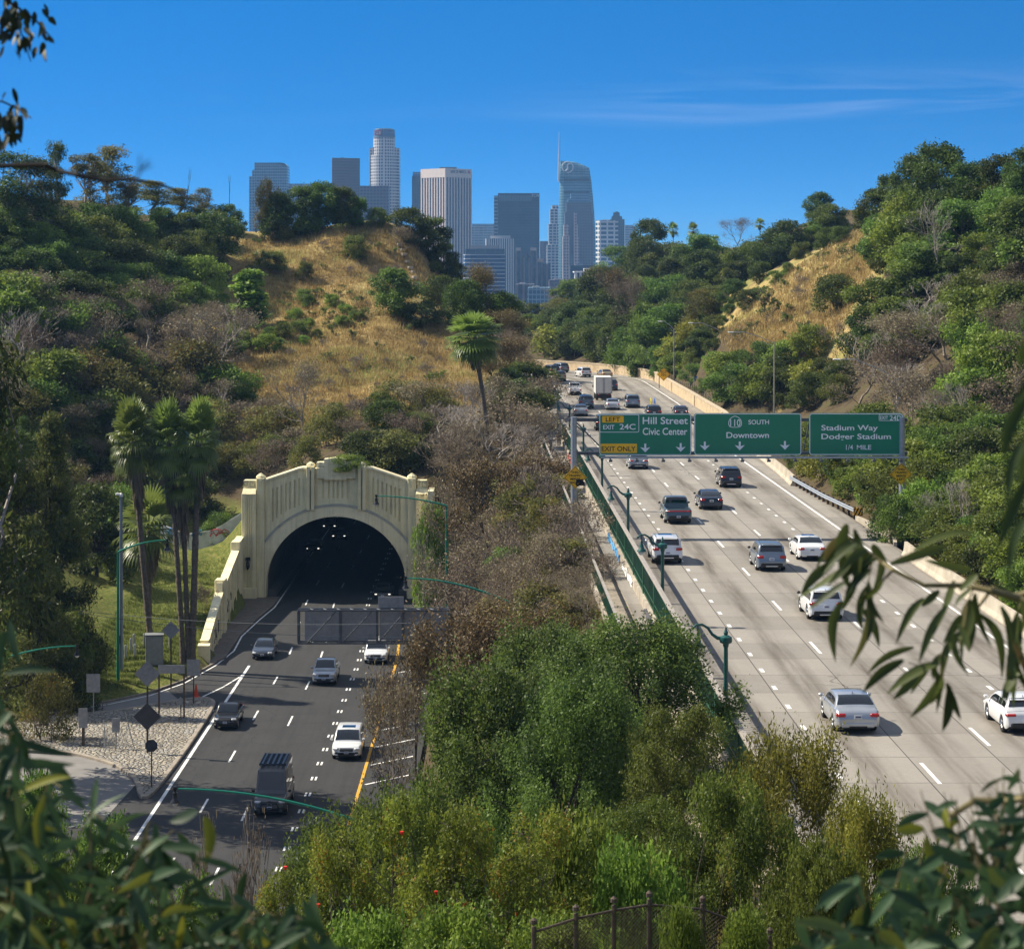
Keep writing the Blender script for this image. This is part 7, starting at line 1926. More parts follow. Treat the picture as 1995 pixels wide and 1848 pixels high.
# left lawn: conifers, palms
at('pine', 100, 1330, 520, "tall dark pine, the higher of the big conifers by the lawn", 210, Y=186, var=0)
at('pine', 15, 1360, 500, "broad dark pine at the frame's edge by the lawn", 240, Y=184, var=1)
at('pine', 60, 1390, 380, "lower dark pine in front of the two tall ones", 210, Y=176, var=0)
at('tree', 190, 1180, 240, "dark leafy tree filling in behind the conifers", 150, Y=222)
at('midshrub', 235, 1060, 120, "green shrub behind the lawn's grey mast", 110, Y=232)
at('midshrub', 425, 1075, 80, "green bush before the graffiti wall's end", 60, Y=246)
at('shrub', 380, 1010, 90, "dark bush on the bank behind the palms", 110)
at('midshrub', 130, 1300, 120, "ivy covered bush at the conifers' foot", 90, Y=180)
at('olive', 95, 1430, 130, "brownish bush at the conifers' near side", 90, Y=165)
for (px, pb, pt, cx, lab, v, w) in ((297, 1290, 770, 250, "leftmost of the tall palms, leaning, with the thickest skirt", 0, 2.0), (357, 1262, 770, 325, "tall palm second in the row, its crown highest", 1, 1.9), (368, 1255, 860, 352, "tall palm with a lower crown hidden between its neighbours", 3, 1.5), (374, 1250, 770, 388, "tall palm nearest the wing wall with a slim bare neck", 2, 1.9)):
    Yp = 194; b = W(px, pb, Yp); g = ground(b.x, Yp); topz = W(cx, pt, Yp); h = topz.z - g
    kk = [i for i, s_ in enumerate(SPECIES['palmtall'])][v]
    t = plant('palmtall', lab, Vector((b.x, Yp, g - .2)), h + .2, w, "tall fan palms on the lawn", var=kk, rz=0.0)
    # lean the whole palm towards its crown
    lx0 = {0: .03, 1: -.05, 2: .02, 3: 0.0}[kk] * 14 * (w / NOMH['palmtall'][kk][1])
    dx = (cx - px) / F * Yp - lx0
    t.rotation_euler = (0, math.atan2(dx, h), 0)
at('palmsmall', 290, 1240, 300, "short fan palm with a broad brown skirt behind the tall ones", 130, Y=210)
at('twigbush', 398, 1200, 70, "dry weeds against the wing wall", 60, Y=212)
at('eucgreen', -110, 1420, 900, "tall eucalyptus at the frame's edge shading the ramps and the near lanes", 300, Y=153)
at('eucgreen', -70, 1420, 760, "second tall eucalyptus at the frame's edge, nearer the conifers", 280, Y=146)
zone([(1040, 960), (1110, 1000), (1130, 1080), (1150, 1250), (1000, 1250), (900, 1160)], [('brownshrub', 4), ('brown', 2), ('twigbush', 2), ('olive', 1)], 36, (70, 125), "under the footpath wall", "on the steep bank under the footpath wall", seed=31, maxn=34)
# foreground thickets
at('bigoak', 960, 1610, 325, "big dark live oak nearer the asphalt lanes", 370, Y=84, var=0)
at('bigoak', 1230, 1620, 420, "big dark live oak nearer the green railing", 430, Y=88, var=1)
at('bigoak', 1075, 1420, 210, "dark live oak at the back of the oak group toward the brown thicket", 320, Y=104, var=0)
at('bigoak', 1120, 1640, 330, "dark live oak between the two big ones, set low", 330, Y=78, var=0)
at('bigmid', 1330, 1700, 330, "dark bushy shrub at the oaks' foot by the railing", 250, Y=72, var=0)
at('broom', 1530, 1760, 345, "yellow green broom bush covering the carriageway's near corner, the larger", 330, Y=56, var=0)
at('broom', 1690, 1830, 300, "yellow green broom bush nearer the bottom corner", 260, Y=50, var=1)
at('bigmid', 1420, 1830, 330, "soft green bush before the broom bushes", 300, Y=50, var=1)
at('bigmid', 1260, 1800, 250, "soft green bush above the rusty fence", 260, Y=52, var=0)
at('bigmid', 1600, 1850, 220, "soft green bush under the larger broom bush", 280, Y=47, var=1)
at('vine', 1240, 1780, 150, "pale leaved vine thicket over the rusty fence", 220, Y=42, var=0)
at('vine', 1120, 1760, 190, "pale leaved vine thicket left of the rusty fence", 230, Y=47, var=1)
at('vine', 1330, 1850, 110, "bright vine climbing the rusty fence between two posts", 90, Y=34.6, var=0)
at('vine', 1450, 1850, 100, "bright vine at the rusty fence's far end", 110, Y=34.6, var=1)
at('fineshrub', 610, 1720, 125, "grey green fine leaved shrub below the black van", 230, Y=72, var=0)
at('fineshrub', 700, 1690, 140, "grey green fine leaved shrub right of the black van", 240, Y=72, var=1)
at('fineshrub', 800, 1660, 160, "fine leaved shrub at the yellow line's end", 200, Y=76, var=0)
at('fineshrub', 960, 1760, 200, "fine leaved shrub under the big oak nearer the asphalt", 260, Y=56, var=1)
at('pom', 530, 1880, 200, "pomegranate tree at the left end of the yellow green row", 150, Y=46, var=0)
at('pom', 660, 1860, 260, "pomegranate tree second in the yellow green row", 190, Y=42, var=1)
at('pom', 790, 1850, 320, "pomegranate tree with the tallest reddish shoots below the black van's lane", 210, Y=42, var=2)
at('pom', 920, 1860, 310, "pomegranate tree in the middle of the yellow green row", 220, Y=41, var=0)
at('pom', 1040, 1850, 290, "pomegranate tree with a long leaning branch, last in the row", 220, Y=42, var=1)
at('vine', 880, 1870, 120, "low bright groundcover under the pomegranate row's middle", 240, Y=36, var=0)
at('vine', 1060, 1870, 110, "low bright groundcover beside the rusty fence's left end", 200, Y=35.5, var=1)
at('vine', 700, 1880, 120, "low bright groundcover under the pomegranate row's left part", 220, Y=37, var=1)
at('twigbush', 390, 1720, 150, "bare reddish twigs in front of the lanes, nearest the eucalyptus sprays", 120, Y=62)
at('twigbush', 470, 1720, 160, "bare reddish twigs right of the eucalyptus sprays", 130, Y=60)
at('fineshrub', 330, 1900, 200, "fine leaved shrub under the eucalyptus sprays", 260, Y=50, var=0)
at('fineshrub', 120, 1900, 260, "fine leaved shrub in the bottom corner under the sprays", 300, Y=50, var=1)
at('bigmid', 40, 1760, 260, "green bush in the shade behind the eucalyptus sprays", 300, Y=70, var=0)
at('bigmid', 200, 1740, 150, "green bush behind the eucalyptus sprays by the ramp", 240, Y=78, var=1)
at('bigmid', 1800, 1880, 230, "green bush under the eucalyptus by the bottom corner", 300, Y=46, var=0)

# red pomegranate flowers
mbf = None
fl = [(783, 1622), (620, 1763), (850, 1738), (556, 1690), (905, 1760), (1005, 1780)]
for i, (px, py) in enumerate(fl):
    p = W(px, py, 41.0); mb = MB(); mb.lathe([(.008, -.04), (.03, 0), (.036, .03), (.0, .03)], (0, 0, 0), 8)
    o = mb.build("flower", mat("pomegranate_flower_red", (.7, .02, .015), .5)); o.location = p
    tag(o, "red pomegranate flower among the yellow green leaves", "flower", "red flowers on the pomegranate row")

# ------------------------------------------------------------------ grass: blades nobody could count
def blades(name, pts, h, w, lm, label, seed=3, per=5, spread=.25):
    rs = np.random.RandomState(seed); P = np.repeat(np.array(pts, float), per, 0); n = len(P)
    P[:, :2] += rs.normal(0, spread, (n, 2)); a = rs.uniform(0, 6.283, n); H = h * rs.uniform(.5, 1.3, n); lean = rs.normal(0, .35, (n, 2)) * H[:, None]
    sx, sy = np.cos(a) * w, np.sin(a) * w
    V = np.stack([np.stack([P[:, 0] - sx, P[:, 1] - sy, P[:, 2] - .12], 1), np.stack([P[:, 0] + sx, P[:, 1] + sy, P[:, 2] - .12], 1), np.stack([P[:, 0] + lean[:, 0], P[:, 1] + lean[:, 1], P[:, 2] + H], 1)], 1).reshape(-1, 3)
    T = np.arange(n * 3).reshape(-1, 3); v = np.repeat(np.clip(np.repeat(rs.uniform(.1, .9, len(pts)), per) + rs.normal(0, .12, n), 0, 1), 3)
    me = np_mesh(name, V, None, T, attr={"v": v}); me.materials.append(lm)
    return tag(link(name, me), kind="stuff", label=label)
def sample(poly, n, seed, y0=25.0, ymax=900):
    rr = random.Random(seed); xs = [p[0] for p in poly]; ys = [p[1] for p in poly]; out = []
    while len(out) < n:
        x, y = rr.uniform(min(xs), max(xs)), rr.uniform(min(ys), max(ys))
        if inpoly(x, y, poly):
            p = hit(x, y, y0)
            if p.y < ymax: out.append(p)
            else: n -= 1
    return out
dry = sample([(470, 470), (600, 452), (750, 432), (800, 470), (840, 560), (760, 620), (560, 650), (460, 640), (450, 560)], 5200, 1, 330)
dry += sample([(430, 640), (640, 630), (800, 600), (880, 645), (950, 690), (940, 790), (820, 840), (560, 860), (480, 800), (440, 720)], 6800, 2, 235)
dry += sample([(1400, 660), (1540, 530), (1700, 430), (1710, 520), (1640, 640), (1560, 720), (1440, 700)], 4600, 3, 240)
blades("dry_grass", dry, .55, .05, L_dry, "golden dry grass on the open slopes", 4, 7, .45)
lawn = sample([(130, 1290), (300, 1120), (440, 1090), (440, 1130), (395, 1250), (380, 1300), (250, 1345), (140, 1360)], 5200, 4, 172, 260)
blades("green_grass", lawn, .28, .03, L_grass, "green and yellow grass on the bank beside the ramp", 5, 6, .22)
_rn = random.Random(6); near = [on(_rn.uniform(-4.5, 5.5), _rn.uniform(33, 48)) for _ in range(2600)]
blades("green_grass", near, .22, .008, L_grass, "green grass at the foot of the viewpoint slope", 7, 6, .1)
lit = sample([(860, 1100), (1150, 1050), (1180, 1260), (900, 1260)], 1500, 9, 120, 240)
blades("undergrowth", lit, .45, .03, L_brown, "brown undergrowth on the bank below the footpath", 8, 5, .3)
# ------------------------------------------------------------------ downtown towers
def facade_mat(name, wall, glass, pw, fw, ph, fh, rough=.5, grough=.12, wspec=.4, var=.08):
    """walls with glazing: bays pw wide with a pier taking the fraction fw, storeys ph high with a spandrel fraction fh"""
    if name in MATS: return MATS[name]
    m, n, l, out = nodes_of(name)
    uvn = n.new("ShaderNodeUVMap"); s = n.new("ShaderNodeSeparateXYZ"); l.new(uvn.outputs[0], s.inputs[0])
    k = None
    if pw: k = mth(n, l, 'GREATER_THAN', mth(n, l, 'FRACT', mth(n, l, 'DIVIDE', s.outputs[0], pw)), fw)
    if ph:
        k2 = mth(n, l, 'GREATER_THAN', mth(n, l, 'FRACT', mth(n, l, 'DIVIDE', s.outputs[1], ph)), fh)
        k = k2 if k is None else mth(n, l, 'MULTIPLY', k, k2)
    w = n.new("ShaderNodeTexWhiteNoise"); w.noise_dimensions = '2D'; cv = n.new("ShaderNodeCombineXYZ")
    l.new(mth(n, l, 'FLOOR', mth(n, l, 'DIVIDE', s.outputs[0], pw or 6.0)), cv.inputs[0]); l.new(mth(n, l, 'FLOOR', mth(n, l, 'DIVIDE', s.outputs[1], ph or 4.0)), cv.inputs[1]); l.new(cv.outputs[0], w.inputs["Vector"])
    g = mixc(n, l, mth(n, l, 'MULTIPLY', w.outputs["Value"], .5), glass, tuple(min(1, c * 1.9 + .01) for c in glass))
    f = noise(n, l, position(n), .02, 3)
    wl_ = ramp(n, l, f, [(.3, tuple(c * (1 - var) for c in wall)), (.7, tuple(min(1, c * (1 + var)) for c in wall))])
    c = mixc(n, l, k if k is not None else 0.0, wl_, g)
    b = principled(n, wall, rough, 0, wspec); l.new(c, b.inputs["Base Color"])
    if k is not None: l.new(mth(n, l, 'MULTIPLY_ADD', k, grough - rough, rough), b.inputs["Roughness"])
    l.new(b.outputs[0], out.inputs[0]); MATS[name] = m; return m
def prism_uv(poly, z0, z1, name="tower_body"):
    """extruded footprint with wall UVs in metres; the top is a plain cap. z1 may be a function of x"""
    n = len(poly); V, Fc, UV, u = [], [], [], 0.0
    zt_ = z1 if callable(z1) else (lambda x, y: z1)
    me = bpy.data.meshes.new(name)
    for i in range(n):
        a, b = poly[i], poly[(i + 1) % n]; d = math.hypot(b[0] - a[0], b[1] - a[1]); k = len(V)
        za, zb = zt_(*a), zt_(*b)
        V += [(a[0], a[1], z0), (b[0], b[1], z0), (b[0], b[1], zb), (a[0], a[1], za)]; UV += [(u, z0), (u + d, z0), (u + d, zb), (u, za)]; Fc.append((k, k + 1, k + 2, k + 3)); u += d
    k = len(V); V += [(p[0], p[1], zt_(*p)) for p in poly]; UV += [(0.01, .01)] * n; Fc.append(tuple(range(k, k + n)))
    me.from_pydata(V, [], Fc); lay = me.uv_layers.new(name="UVMap")
    for i, lp in enumerate(me.loops): lay.data[i].uv = UV[lp.vertex_index]
    me.update(); return me
ZC = -80.0
class Tower:
    def __init__(s, label, px, Y, name="office_tower", cat="tower"):
        p = W(px, HY, Y); s.o = thing(name, label, cat, (p.x, Y, ZC)); s.Y = Y; s.x0 = p.x
    def X(s, px, dy=0.0): return W(px, HY, s.Y + 0).x - s.x0
    def Z(s, py): return W(CX, py, s.Y).z - ZC
    def box(s, x0, x1, yt, m, depth=None, dy=0.0, yb=None, name="tower_body"):
        a, b = s.X(x0), s.X(x1); d = depth or (b - a)
        return link(name, prism_uv([(a, dy), (b, dy), (b, dy + d), (a, dy + d)], 0 if yb is None else s.Z(yb), s.Z(yt), name), m, s.o)
    def corner(s, xl, xm, xr, yt, m, k1=1.0, k2=1.0, dy=0.0, yb=None, name="tower_body"):
        A, B, C_ = s.X(xl), s.X(xm), s.X(xr); d1, d2 = (B - A) * k1, (C_ - B) * k2
        s.pa, s.pb, s.pc = (A, dy + d1), (B, dy), (C_, dy + d2)
        return link(name, prism_uv([s.pb, s.pc, (A + C_ - B, dy + d1 + d2), s.pa], 0 if yb is None else s.Z(yb), s.Z(yt), name), m, s.o)
    def cyl(s, xc, r, yt, m, yb=None, dy=0.0, n=28, name="tower_body"):
        c, rr = s.X(xc), r / F * s.Y
        return link(name, prism_uv([(c + rr * math.sin(2 * math.pi * k / n), dy - rr * math.cos(2 * math.pi * k / n)) for k in range(n)], 0 if yb is None else s.Z(yb), s.Z(yt), name), m, s.o)
def a3(x, y): return ((1100 + x / 3.696) / 1.2531, (280 + y / 3.696) / 1.2531)
def a2(x, y): return ((550 + x / 3.325) / 1.2531, (280 + y / 3.325) / 1.2531)
bluegl = facade_mat("blue_curtain_wall", (.22, .34, .42), (.04, .10, .16), 3.2, .18, 4.0, .25)
t = Tower("grey blue glass tower with stepped side and rounded top corner behind the crest thicket", 528, 3300)
a, b = t.X(495.5), t.X(560); top_ = t.Z(317)
def rounded(x, y): return top_ - max(0, (x - (b - 8)) / 8) ** 2 * 5
xs_ = [a, a + (b - a) * .5, b - 8, b - 5, b - 2.5, b]
link("tower_body", prism_uv([(x, 0) for x in xs_] + [(x, 34) for x in reversed(xs_)], 0, rounded), bluegl, t.o)
t.box(490.5, 495.5, 331, bluegl, 26, 3, name="side_step"); t.box(484.5, 490.5, 343, bluegl, 22, 5, name="side_step")
t = Tower("low blue glass block lettered beneath its roof beside the rounded corner tower", 590, 3350)
t.box(556, 617, 358, facade_mat("pale_glass_wall", (.20, .27, .33), (.08, .13, .18), 4, .2, 4, .3), 30)
c = (t.X(585), -1.0, t.Z(361.5)); text("Deloitte", mat("tower_letter", (.55, .6, .65), .5), t.o, c, 22, 3.4)
text("AECOM", mat("tower_letter", (.55, .6, .65), .5), t.o, (t.X(566), -1.0, t.Z(377)), 16, 3.6)
brown = facade_mat("brown_granite_wall", (.075, .040, .042), (.03, .022, .03), 3.0, .45, 4.0, .4)
t = Tower("dark brown slab tower rising over the crest thicket", 672, 3250)
t.corner(645, 647, 700, 307.5, brown, 8.0, .35); t.box(664, 668, 306, brown, 6, 12, yb=308, name="roof_plant")
t = Tower("lower brown granite block before the round crowned tower's foot", 728, 3000)
t.box(700, 757, 362, facade_mat("brown_granite_low", (.13, .095, .10), (.05, .043, .052), 4.2, .35, 4.2, .45), 40)
# round stepped tower
usg = facade_mat("pale_granite_grid", (.66, .62, .57), (.03, .05, .08), 3.6, .46, 4.1, .42)
t = Tower("tallest round tower with stepped granite grid and glass crown", 749, 3140, "round_tower")
cx0 = 749.0
t.cyl(cx0, 26.3, 303, usg, None, 0, 32)
t.box(719.5, 778.5, 289, usg, 24, -4); t.box(726, 772, 287.5, usg, 34, -9, name="tower_wing")
t.cyl(cx0, 21.2, 268, usg, 303, -4, 28, name="upper_shaft")
t.cyl(cx0, 22.0, 266, facade_mat("granite_band", (.33, .34, .36), (.1, .13, .16), 0, 0, 3, .5), 269, -4, 28, name="crown_band")
t.cyl(cx0, 20.8, 253.5, facade_mat("crown_glass", (.20, .26, .33), (.045, .085, .15), 2.4, .22, 8.0, .08), 266, -4, 28, name="glass_crown")
t.cyl(cx0, 17.0, 251.5, usg, 253.5, -4, 20, name="helipad")
t.box(722, 777, 395.5, facade_mat("granite_band", (.33, .34, .36), (.1, .13, .16), 0, 0, 3, .5), 28, -6.5, yb=398.5, name="setback_band")
p = (t.X(738.5), -4 - 14.4, t.Z(260.5))
mb = MB(); mb.box((p[0], p[1] - .2, p[2]), (9.5, 1.2, 6.5), b=.3); sh = mb.build("logo_plate", mat("logo_red", (.42, .03, .07), .5), t.o); 
text("us", M_white, sh, (p[0], p[1] - .95, p[2]), 7.0, 4.2)
# pale ribbed tower with two visible faces
t = Tower("pale ribbed tower showing a sunlit and a shaded face", 868, 3050, "ribbed_tower")
bod = facade_mat("ribbed_dark_bays", (.12, .10, .095), (.03, .035, .045), 5.2, .0, 4.0, .25)
t.corner(820, 868, 916.5, 332, bod, 1.0, 1.0); pa, pb, pc = t.pa, t.pb, t.pc
mrib = mat("pale_granite_rib", (.74, .62, .52), .7, var=.06, scale=.05)
hT = t.Z(328); hB = t.Z(345.5)
def rib_face(p, q, n):
    d = Vector((q[0] - p[0], q[1] - p[1], 0)); L = d.length; d.normalize(); nn = Vector((d.y, -d.x, 0)); ang = math.atan2(d.y, d.x)
    mb = MB()
    for k in range(n + 1):
        c = Vector((p[0], p[1], 0)) + d * (L * k / n) + nn * .2; mb.box((c.x, c.y, hB / 2), (1.7, 1.8, hB), rz=ang)
    mb.build("facade_rib", mrib, t.o)
    mb = MB(); c = Vector((p[0], p[1], 0)) + d * (L / 2) + nn * .25; mb.box((c.x, c.y, (hT + hB) / 2), (L + 1.8, 2.2, hT - hB), rz=ang); mb.build("parapet_band", mrib, t.o)
    return d, nn, ang, L
rib_face(pa, pb, 9); d, nn, ang, L = rib_face(pb, pc, 9)
c = Vector((pb[0], pb[1], (hT + hB) / 2 + 2)) + d * (L * .48) + nn * 1.6
text("BANK OF AMERICA", mat("letter_dark_blue", (.03, .04, .09), .5), t.o, c, L * .62, 4.0, rz=ang)
c = Vector((pb[0], pb[1], (hT + hB) / 2 + 2)) + d * (L * .89) + nn * 1.6; mb = MB()
for k, m_ in enumerate((-1.4, 0, 1.4)): mb.box((0, 0, m_), (5.5 - k, .5, .9), rz=0)
q = mb.build("flag_logo", mat("logo_red", (.42, .03, .07), .5), t.o, c); q.rotation_euler = (0, 0, ang)
mb = MB(); mb.box((t.X(872), 34, t.Z(326.5)), (22, 12, 3.5)); mb.build("roof_plant", bod, t.o)
t = Tower("narrow dark tower half hidden behind the ribbed tower", 810, 3400)
t.box(802.5, 826, 343, facade_mat("slate_wall", (.05, .065, .09), (.025, .035, .05), 3, .4, 4, .4), 40); t.box(804, 826, 335, bluegl, 30, 4, name="penthouse")
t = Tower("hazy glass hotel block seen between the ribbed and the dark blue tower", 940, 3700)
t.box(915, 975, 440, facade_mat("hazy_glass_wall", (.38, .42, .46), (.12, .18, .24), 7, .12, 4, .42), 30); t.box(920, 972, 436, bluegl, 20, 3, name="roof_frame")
t = Tower("dark blue slab tower lettered TCW at its corner", 1006, 3300)
xl, xm, xr = a3(392, 0)[0], a3(427, 0)[0], a3(802, 0)[0]; yt = a3(0, 708)[1]
dk = facade_mat("dark_blue_curtain_wall", (.012, .022, .042), (.010, .018, .034), 1.6, .4, 4.0, .3)
t.box(xm, xr, yt, dk, 34)
t.box(xl, xm - .4, a3(0, 730)[1], facade_mat("striped_flank", (.30, .32, .34), (.02, .035, .06), 0, 0, 5.0, .4), 30, 6, name="striped_flank")
mb = MB(); x0_, x1_ = t.X(a3(440, 0)[0]), t.X(a3(735, 0)[0]); z0_, z1_ = t.Z(a3(0, 780)[1]), t.Z(a3(0, 728)[1])
link("louvre_band", prism_uv([(x0_, -.6), (x1_, -.6), (x1_, .5), (x0_, .5)], z0_, z1_), facade_mat("louvre_band", (.10, .14, .17), (.03, .055, .08), 2.2, .5, 0, 0), t.o)
text("TCW", mat("tower_letter", (.55, .6, .65), .5), t.o, (t.X(a3(766, 0)[0]), -.5, t.Z(a3(0, 730)[1])), 11, 4.2)
t = Tower("cream tower of close vertical ribs with a pale penthouse", 985, 2700)
cr = facade_mat("cream_ribbed_wall", (.64, .62, .58), (.05, .06, .08), 2.6, .52, 0, 0)
t.corner(a3(312, 0)[0], a3(322, 0)[0], a3(580, 0)[0], a3(0, 1117)[1], cr, 3.0, .25); t.box(a3(358, 0)[0], a3(540, 0)[0], a3(0, 1090)[1], mat("cream_penthouse", (.46, .45, .44), .7), 14, 6, yb=a3(0, 1118)[1], name="penthouse")
t = Tower("broad office block ringed by pale horizontal bands with rounded corner", 950, 2300)
x0_, x1_ = t.X(a3(113, 0)[0]), t.X(a3(490, 0)[0]); pts = [(x0_ + 7, 0), (x1_, 0), (x1_, 40), (x0_, 40), (x0_, 7), (x0_ + 2, 2.2)]
link("tower_body", prism_uv(pts, 0, t.Z(a3(0, 1262)[1])), facade_mat("banded_wall", (.62, .62, .62), (.012, .03, .08), 0, 0, 3.75, .17), t.o)
t.box(a3(135, 0)[0], a3(488, 0)[0], a3(0, 1210)[1], facade_mat("louvred_top", (.09, .115, .15), (.035, .05, .075), 9.5, .06, 0, 0), 30, 4, yb=a3(0, 1263)[1], name="plant_floor")
t.box(a3(185, 0)[0], a3(430, 0)[0], a3(0, 1178)[1], mat("pinkish_penthouse", (.36, .32, .31), .7), 18, 8, yb=a3(0, 1211)[1], name="penthouse")
t = Tower("brown stepped office block with pale roof boxes below the dark blue slab", 1048, 2500)
brn = facade_mat("brown_fin_wall", (.20, .18, .185), (.05, .06, .085), 5.5, .35, 0, 0)
for x0_, x1_, yt_, d_ in ((585, 640, 1202, 0), (640, 655, 1250, 3), (655, 722, 1290, -1), (722, 785, 1202, 0), (628, 740, 1245, 8)): t.box(a3(x0_, 0)[0], a3(x1_, 0)[0], a3(0, yt_)[1], brn, 26, d_, name="tower_bay")
for x0_, x1_ in ((592, 632), (725, 775)): t.box(a3(x0_, 0)[0], a3(x1_, 0)[0], a3(0, 1199)[1], mat("pale_roof_box", (.48, .42, .38), .7), 12, -1, yb=a3(0, 1228)[1], name="roof_box")
t = Tower("grey brown stepped block with a peach roof box beside the white stepped tower's foot", 1108, 2550)
for x0_, x1_, yt_, d_ in ((755, 772, 1275, 0), (772, 815, 1330, -2), (815, 900, 1345, 0)): t.box(a3(x0_, 0)[0], a3(x1_, 0)[0], a3(0, yt_)[1], brn, 24, d_, name="tower_bay")
t.box(a3(772, 0)[0], a3(840, 0)[0], a3(0, 1298)[1], mat("peach_roof_box", (.5, .38, .30), .7), 14, 0, yb=a3(0, 1332)[1], name="roof_box")
t = Tower("far purple brown block between the dark blue slab and white stepped tower", 1056, 3600)
t.box(a3(806, 0)[0], a3(882, 0)[0], a3(0, 1140)[1], facade_mat("purple_wall", (.16, .12, .15), (.08, .07, .1), 4, .4, 4, .4), 30)
wst = facade_mat("white_balcony_grid", (.76, .76, .74), (.04, .08, .13), 5.4, .26, 4.2, .36)
t = Tower("slim white stepped apartment tower beside the tall spired tower", 1076, 3350, "apartment_tower")
for x0_, yt_, d_ in ((912, 815, 6), (897, 850, 4), (884, 985, 2), (870, 1175, 0)): t.box(a3(x0_, 0)[0], a3(975, 0)[0], a3(0, yt_)[1], wst, 30 - d_, d_, name="tower_tier")
# spired glass tower
t = Tower("tallest glass tower with curved sail top, round emblem and needle spire", 1130, 3550, "spired_tower")
gl_ = facade_mat("sail_glass_wall", (.20, .36, .42), (.04, .12, .16), 2.5, .22, 4.2, .30)
outl = [(965, 1500), (990, 420), (1010, 420), (1060, 422), (1110, 425), (1150, 436), (1190, 452), (1225, 468), (1250, 482), (1258, 520), (1270, 600), (1284, 740), (1296, 880), (1304, 1020), (1309, 1200), (1312, 1500)]
zs_ = sorted({t.Z(a3(0, y)[1]) for _, y in outl}); Lx = lambda z: np.interp(z, [t.Z(a3(0, 1500)[1]), t.Z(a3(0, 420)[1])], [t.X(a3(965, 0)[0]), t.X(a3(990, 0)[0])])
ro = sorted([(t.Z(a3(0, y)[1]), t.X(a3(x, 0)[0])) for x, y in outl[1:]])
V, Q, UV = [], [], []
lev = [0.0] + [z for z, _ in ro]
for z in lev:
    xl_, xr_ = float(Lx(z)), float(np.interp(z, [a_ for a_, _ in ro], [b_ for _, b_ in ro])); xr_ = max(xr_, xl_ + .5)
    for k in range(7):
        f = k / 6; V.append((xl_ + (xr_ - xl_) * f, -5 * math.sin(math.pi * f), z)); UV.append((xl_ + (xr_ - xl_) * f + 200, z))
    for k in range(7):
        f = 1 - k / 6; V.append((xl_ + (xr_ - xl_) * f, 32 + 4 * math.sin(math.pi * f), z)); UV.append((400 + xl_ + (xr_ - xl_) * f, z))
for i in range(len(lev) - 1):
    for k in range(14): Q.append((i * 14 + k, i * 14 + (k + 1) % 14, (i + 1) * 14 + (k + 1) % 14, (i + 1) * 14 + k))
link("tower_body", np_mesh("tower_body", V, Q, uv=UV), gl_, t.o)
for y0_, y1_ in ((578, 600), (693, 708)):
    mb = MB()
    for k in range(5): xx = t.X(a3(1025 + 46 * k + 20, 0)[0]); mb.box((xx, -4.5, (t.Z(a3(0, y0_)[1]) + t.Z(a3(0, y1_)[1])) / 2), (8.2, 3, t.Z(a3(0, y0_)[1]) - t.Z(a3(0, y1_)[1])))
    mb.build("plant_louvre", mat("louvre_dark", (.012, .02, .03), .5), t.o)
x0_, x1_ = t.X(a3(985, 0)[0]), t.X(a3(1252, 0)[0])
mb = MB(); mb.box(((x0_ + x1_) / 2, -5, t.Z(a3(0, 556)[1])), (x1_ - x0_ - 5, 2.4, 1.2))
for k in range(5): mb.box((x0_ + 6 + k * 7.5, -5, (t.Z(a3(0, 440)[1]) + t.Z(a3(0, 555)[1])) / 2 - 1), (.7, 1.6, t.Z(a3(0, 450)[1]) - t.Z(a3(0, 555)[1])))
for k in range(5): mb.box(((x0_ + x1_) / 2 - 2, -5, t.Z(a3(0, 470 + 18 * k)[1])), (x1_ - x0_ - 8, 1.6, .6))
mb.build("crown_frame", mat("crown_steel", (.30, .42, .45), .5), t.o)
c = (t.X(a3(1055, 0)[0]), -7.6, t.Z(a3(0, 476)[1])); mb = MB(); rr = 8.2
mb.tube([(rr * math.cos(a_), 0, rr * math.sin(a_)) for a_ in np.linspace(R(60), R(210), 22)], .9, 5); mb.tube([(rr * math.cos(a_), 0, rr * math.sin(a_)) for a_ in np.linspace(R(240), R(390), 22)], .9, 5)
mb.tube([(4.1 + 4.1 * math.cos(a_), 0, 4.1 * math.sin(a_)) for a_ in np.linspace(R(60), R(180), 12)] + [(-4.1 + 4.1 * math.cos(a_), 0, 4.1 * math.sin(a_)) for a_ in np.linspace(0, R(-120), 12)], 1.1, 5)
o = mb.build("round_emblem", M_white, t.o, c); o.rotation_euler = (0, R(-20), 0)
mb = MB(); zb_, zt2 = t.Z(a3(0, 605)[1]), t.Z(a3(0, 158)[1]); xx = t.X(a3(980, 0)[0]); mb.tube([(xx - .8, -1, zb_), (xx - .3, -1, zb_ + (zt2 - zb_) * .5), (xx, -1, zt2)], [1.5, 1.3, .35], 8); mb.build("spire", mat("spire_steel", (.6, .62, .64), .4, .3), t.o)
# stepped tower before it
t = Tower("brown and glass stepped tower standing before the spired glass tower", 1110, 3450)
pink = facade_mat("pink_granite_grid", (.66, .48, .42), (.03, .045, .07), 4.0, .46, 4.4, .40); mid_ = facade_mat("mixed_brown_wall", (.16, .13, .135), (.05, .065, .085), 4.0, .4, 4.2, .42)
for x0_, x1_, yt_, d_, m_ in ((1085, 1252, 705, 12, bluegl), (1062, 1262, 755, 9, bluegl), (1045, 1275, 790, 7, mid_), (1032, 1284, 880, 5, mid_), (1135, 1290, 1000, 3, mid_), (1022, 1070, 990, 2, pink), (1013, 1072, 1095, 0, pink), (1112, 1140, 880, 2, pink), (1112, 1150, 990, 1, pink), (1112, 1160, 1100, 0, pink)):
    t.box(a3(x0_, 0)[0], a3(x1_, 0)[0], a3(0, yt_)[1], m_, 30, d_, name="tower_tier")
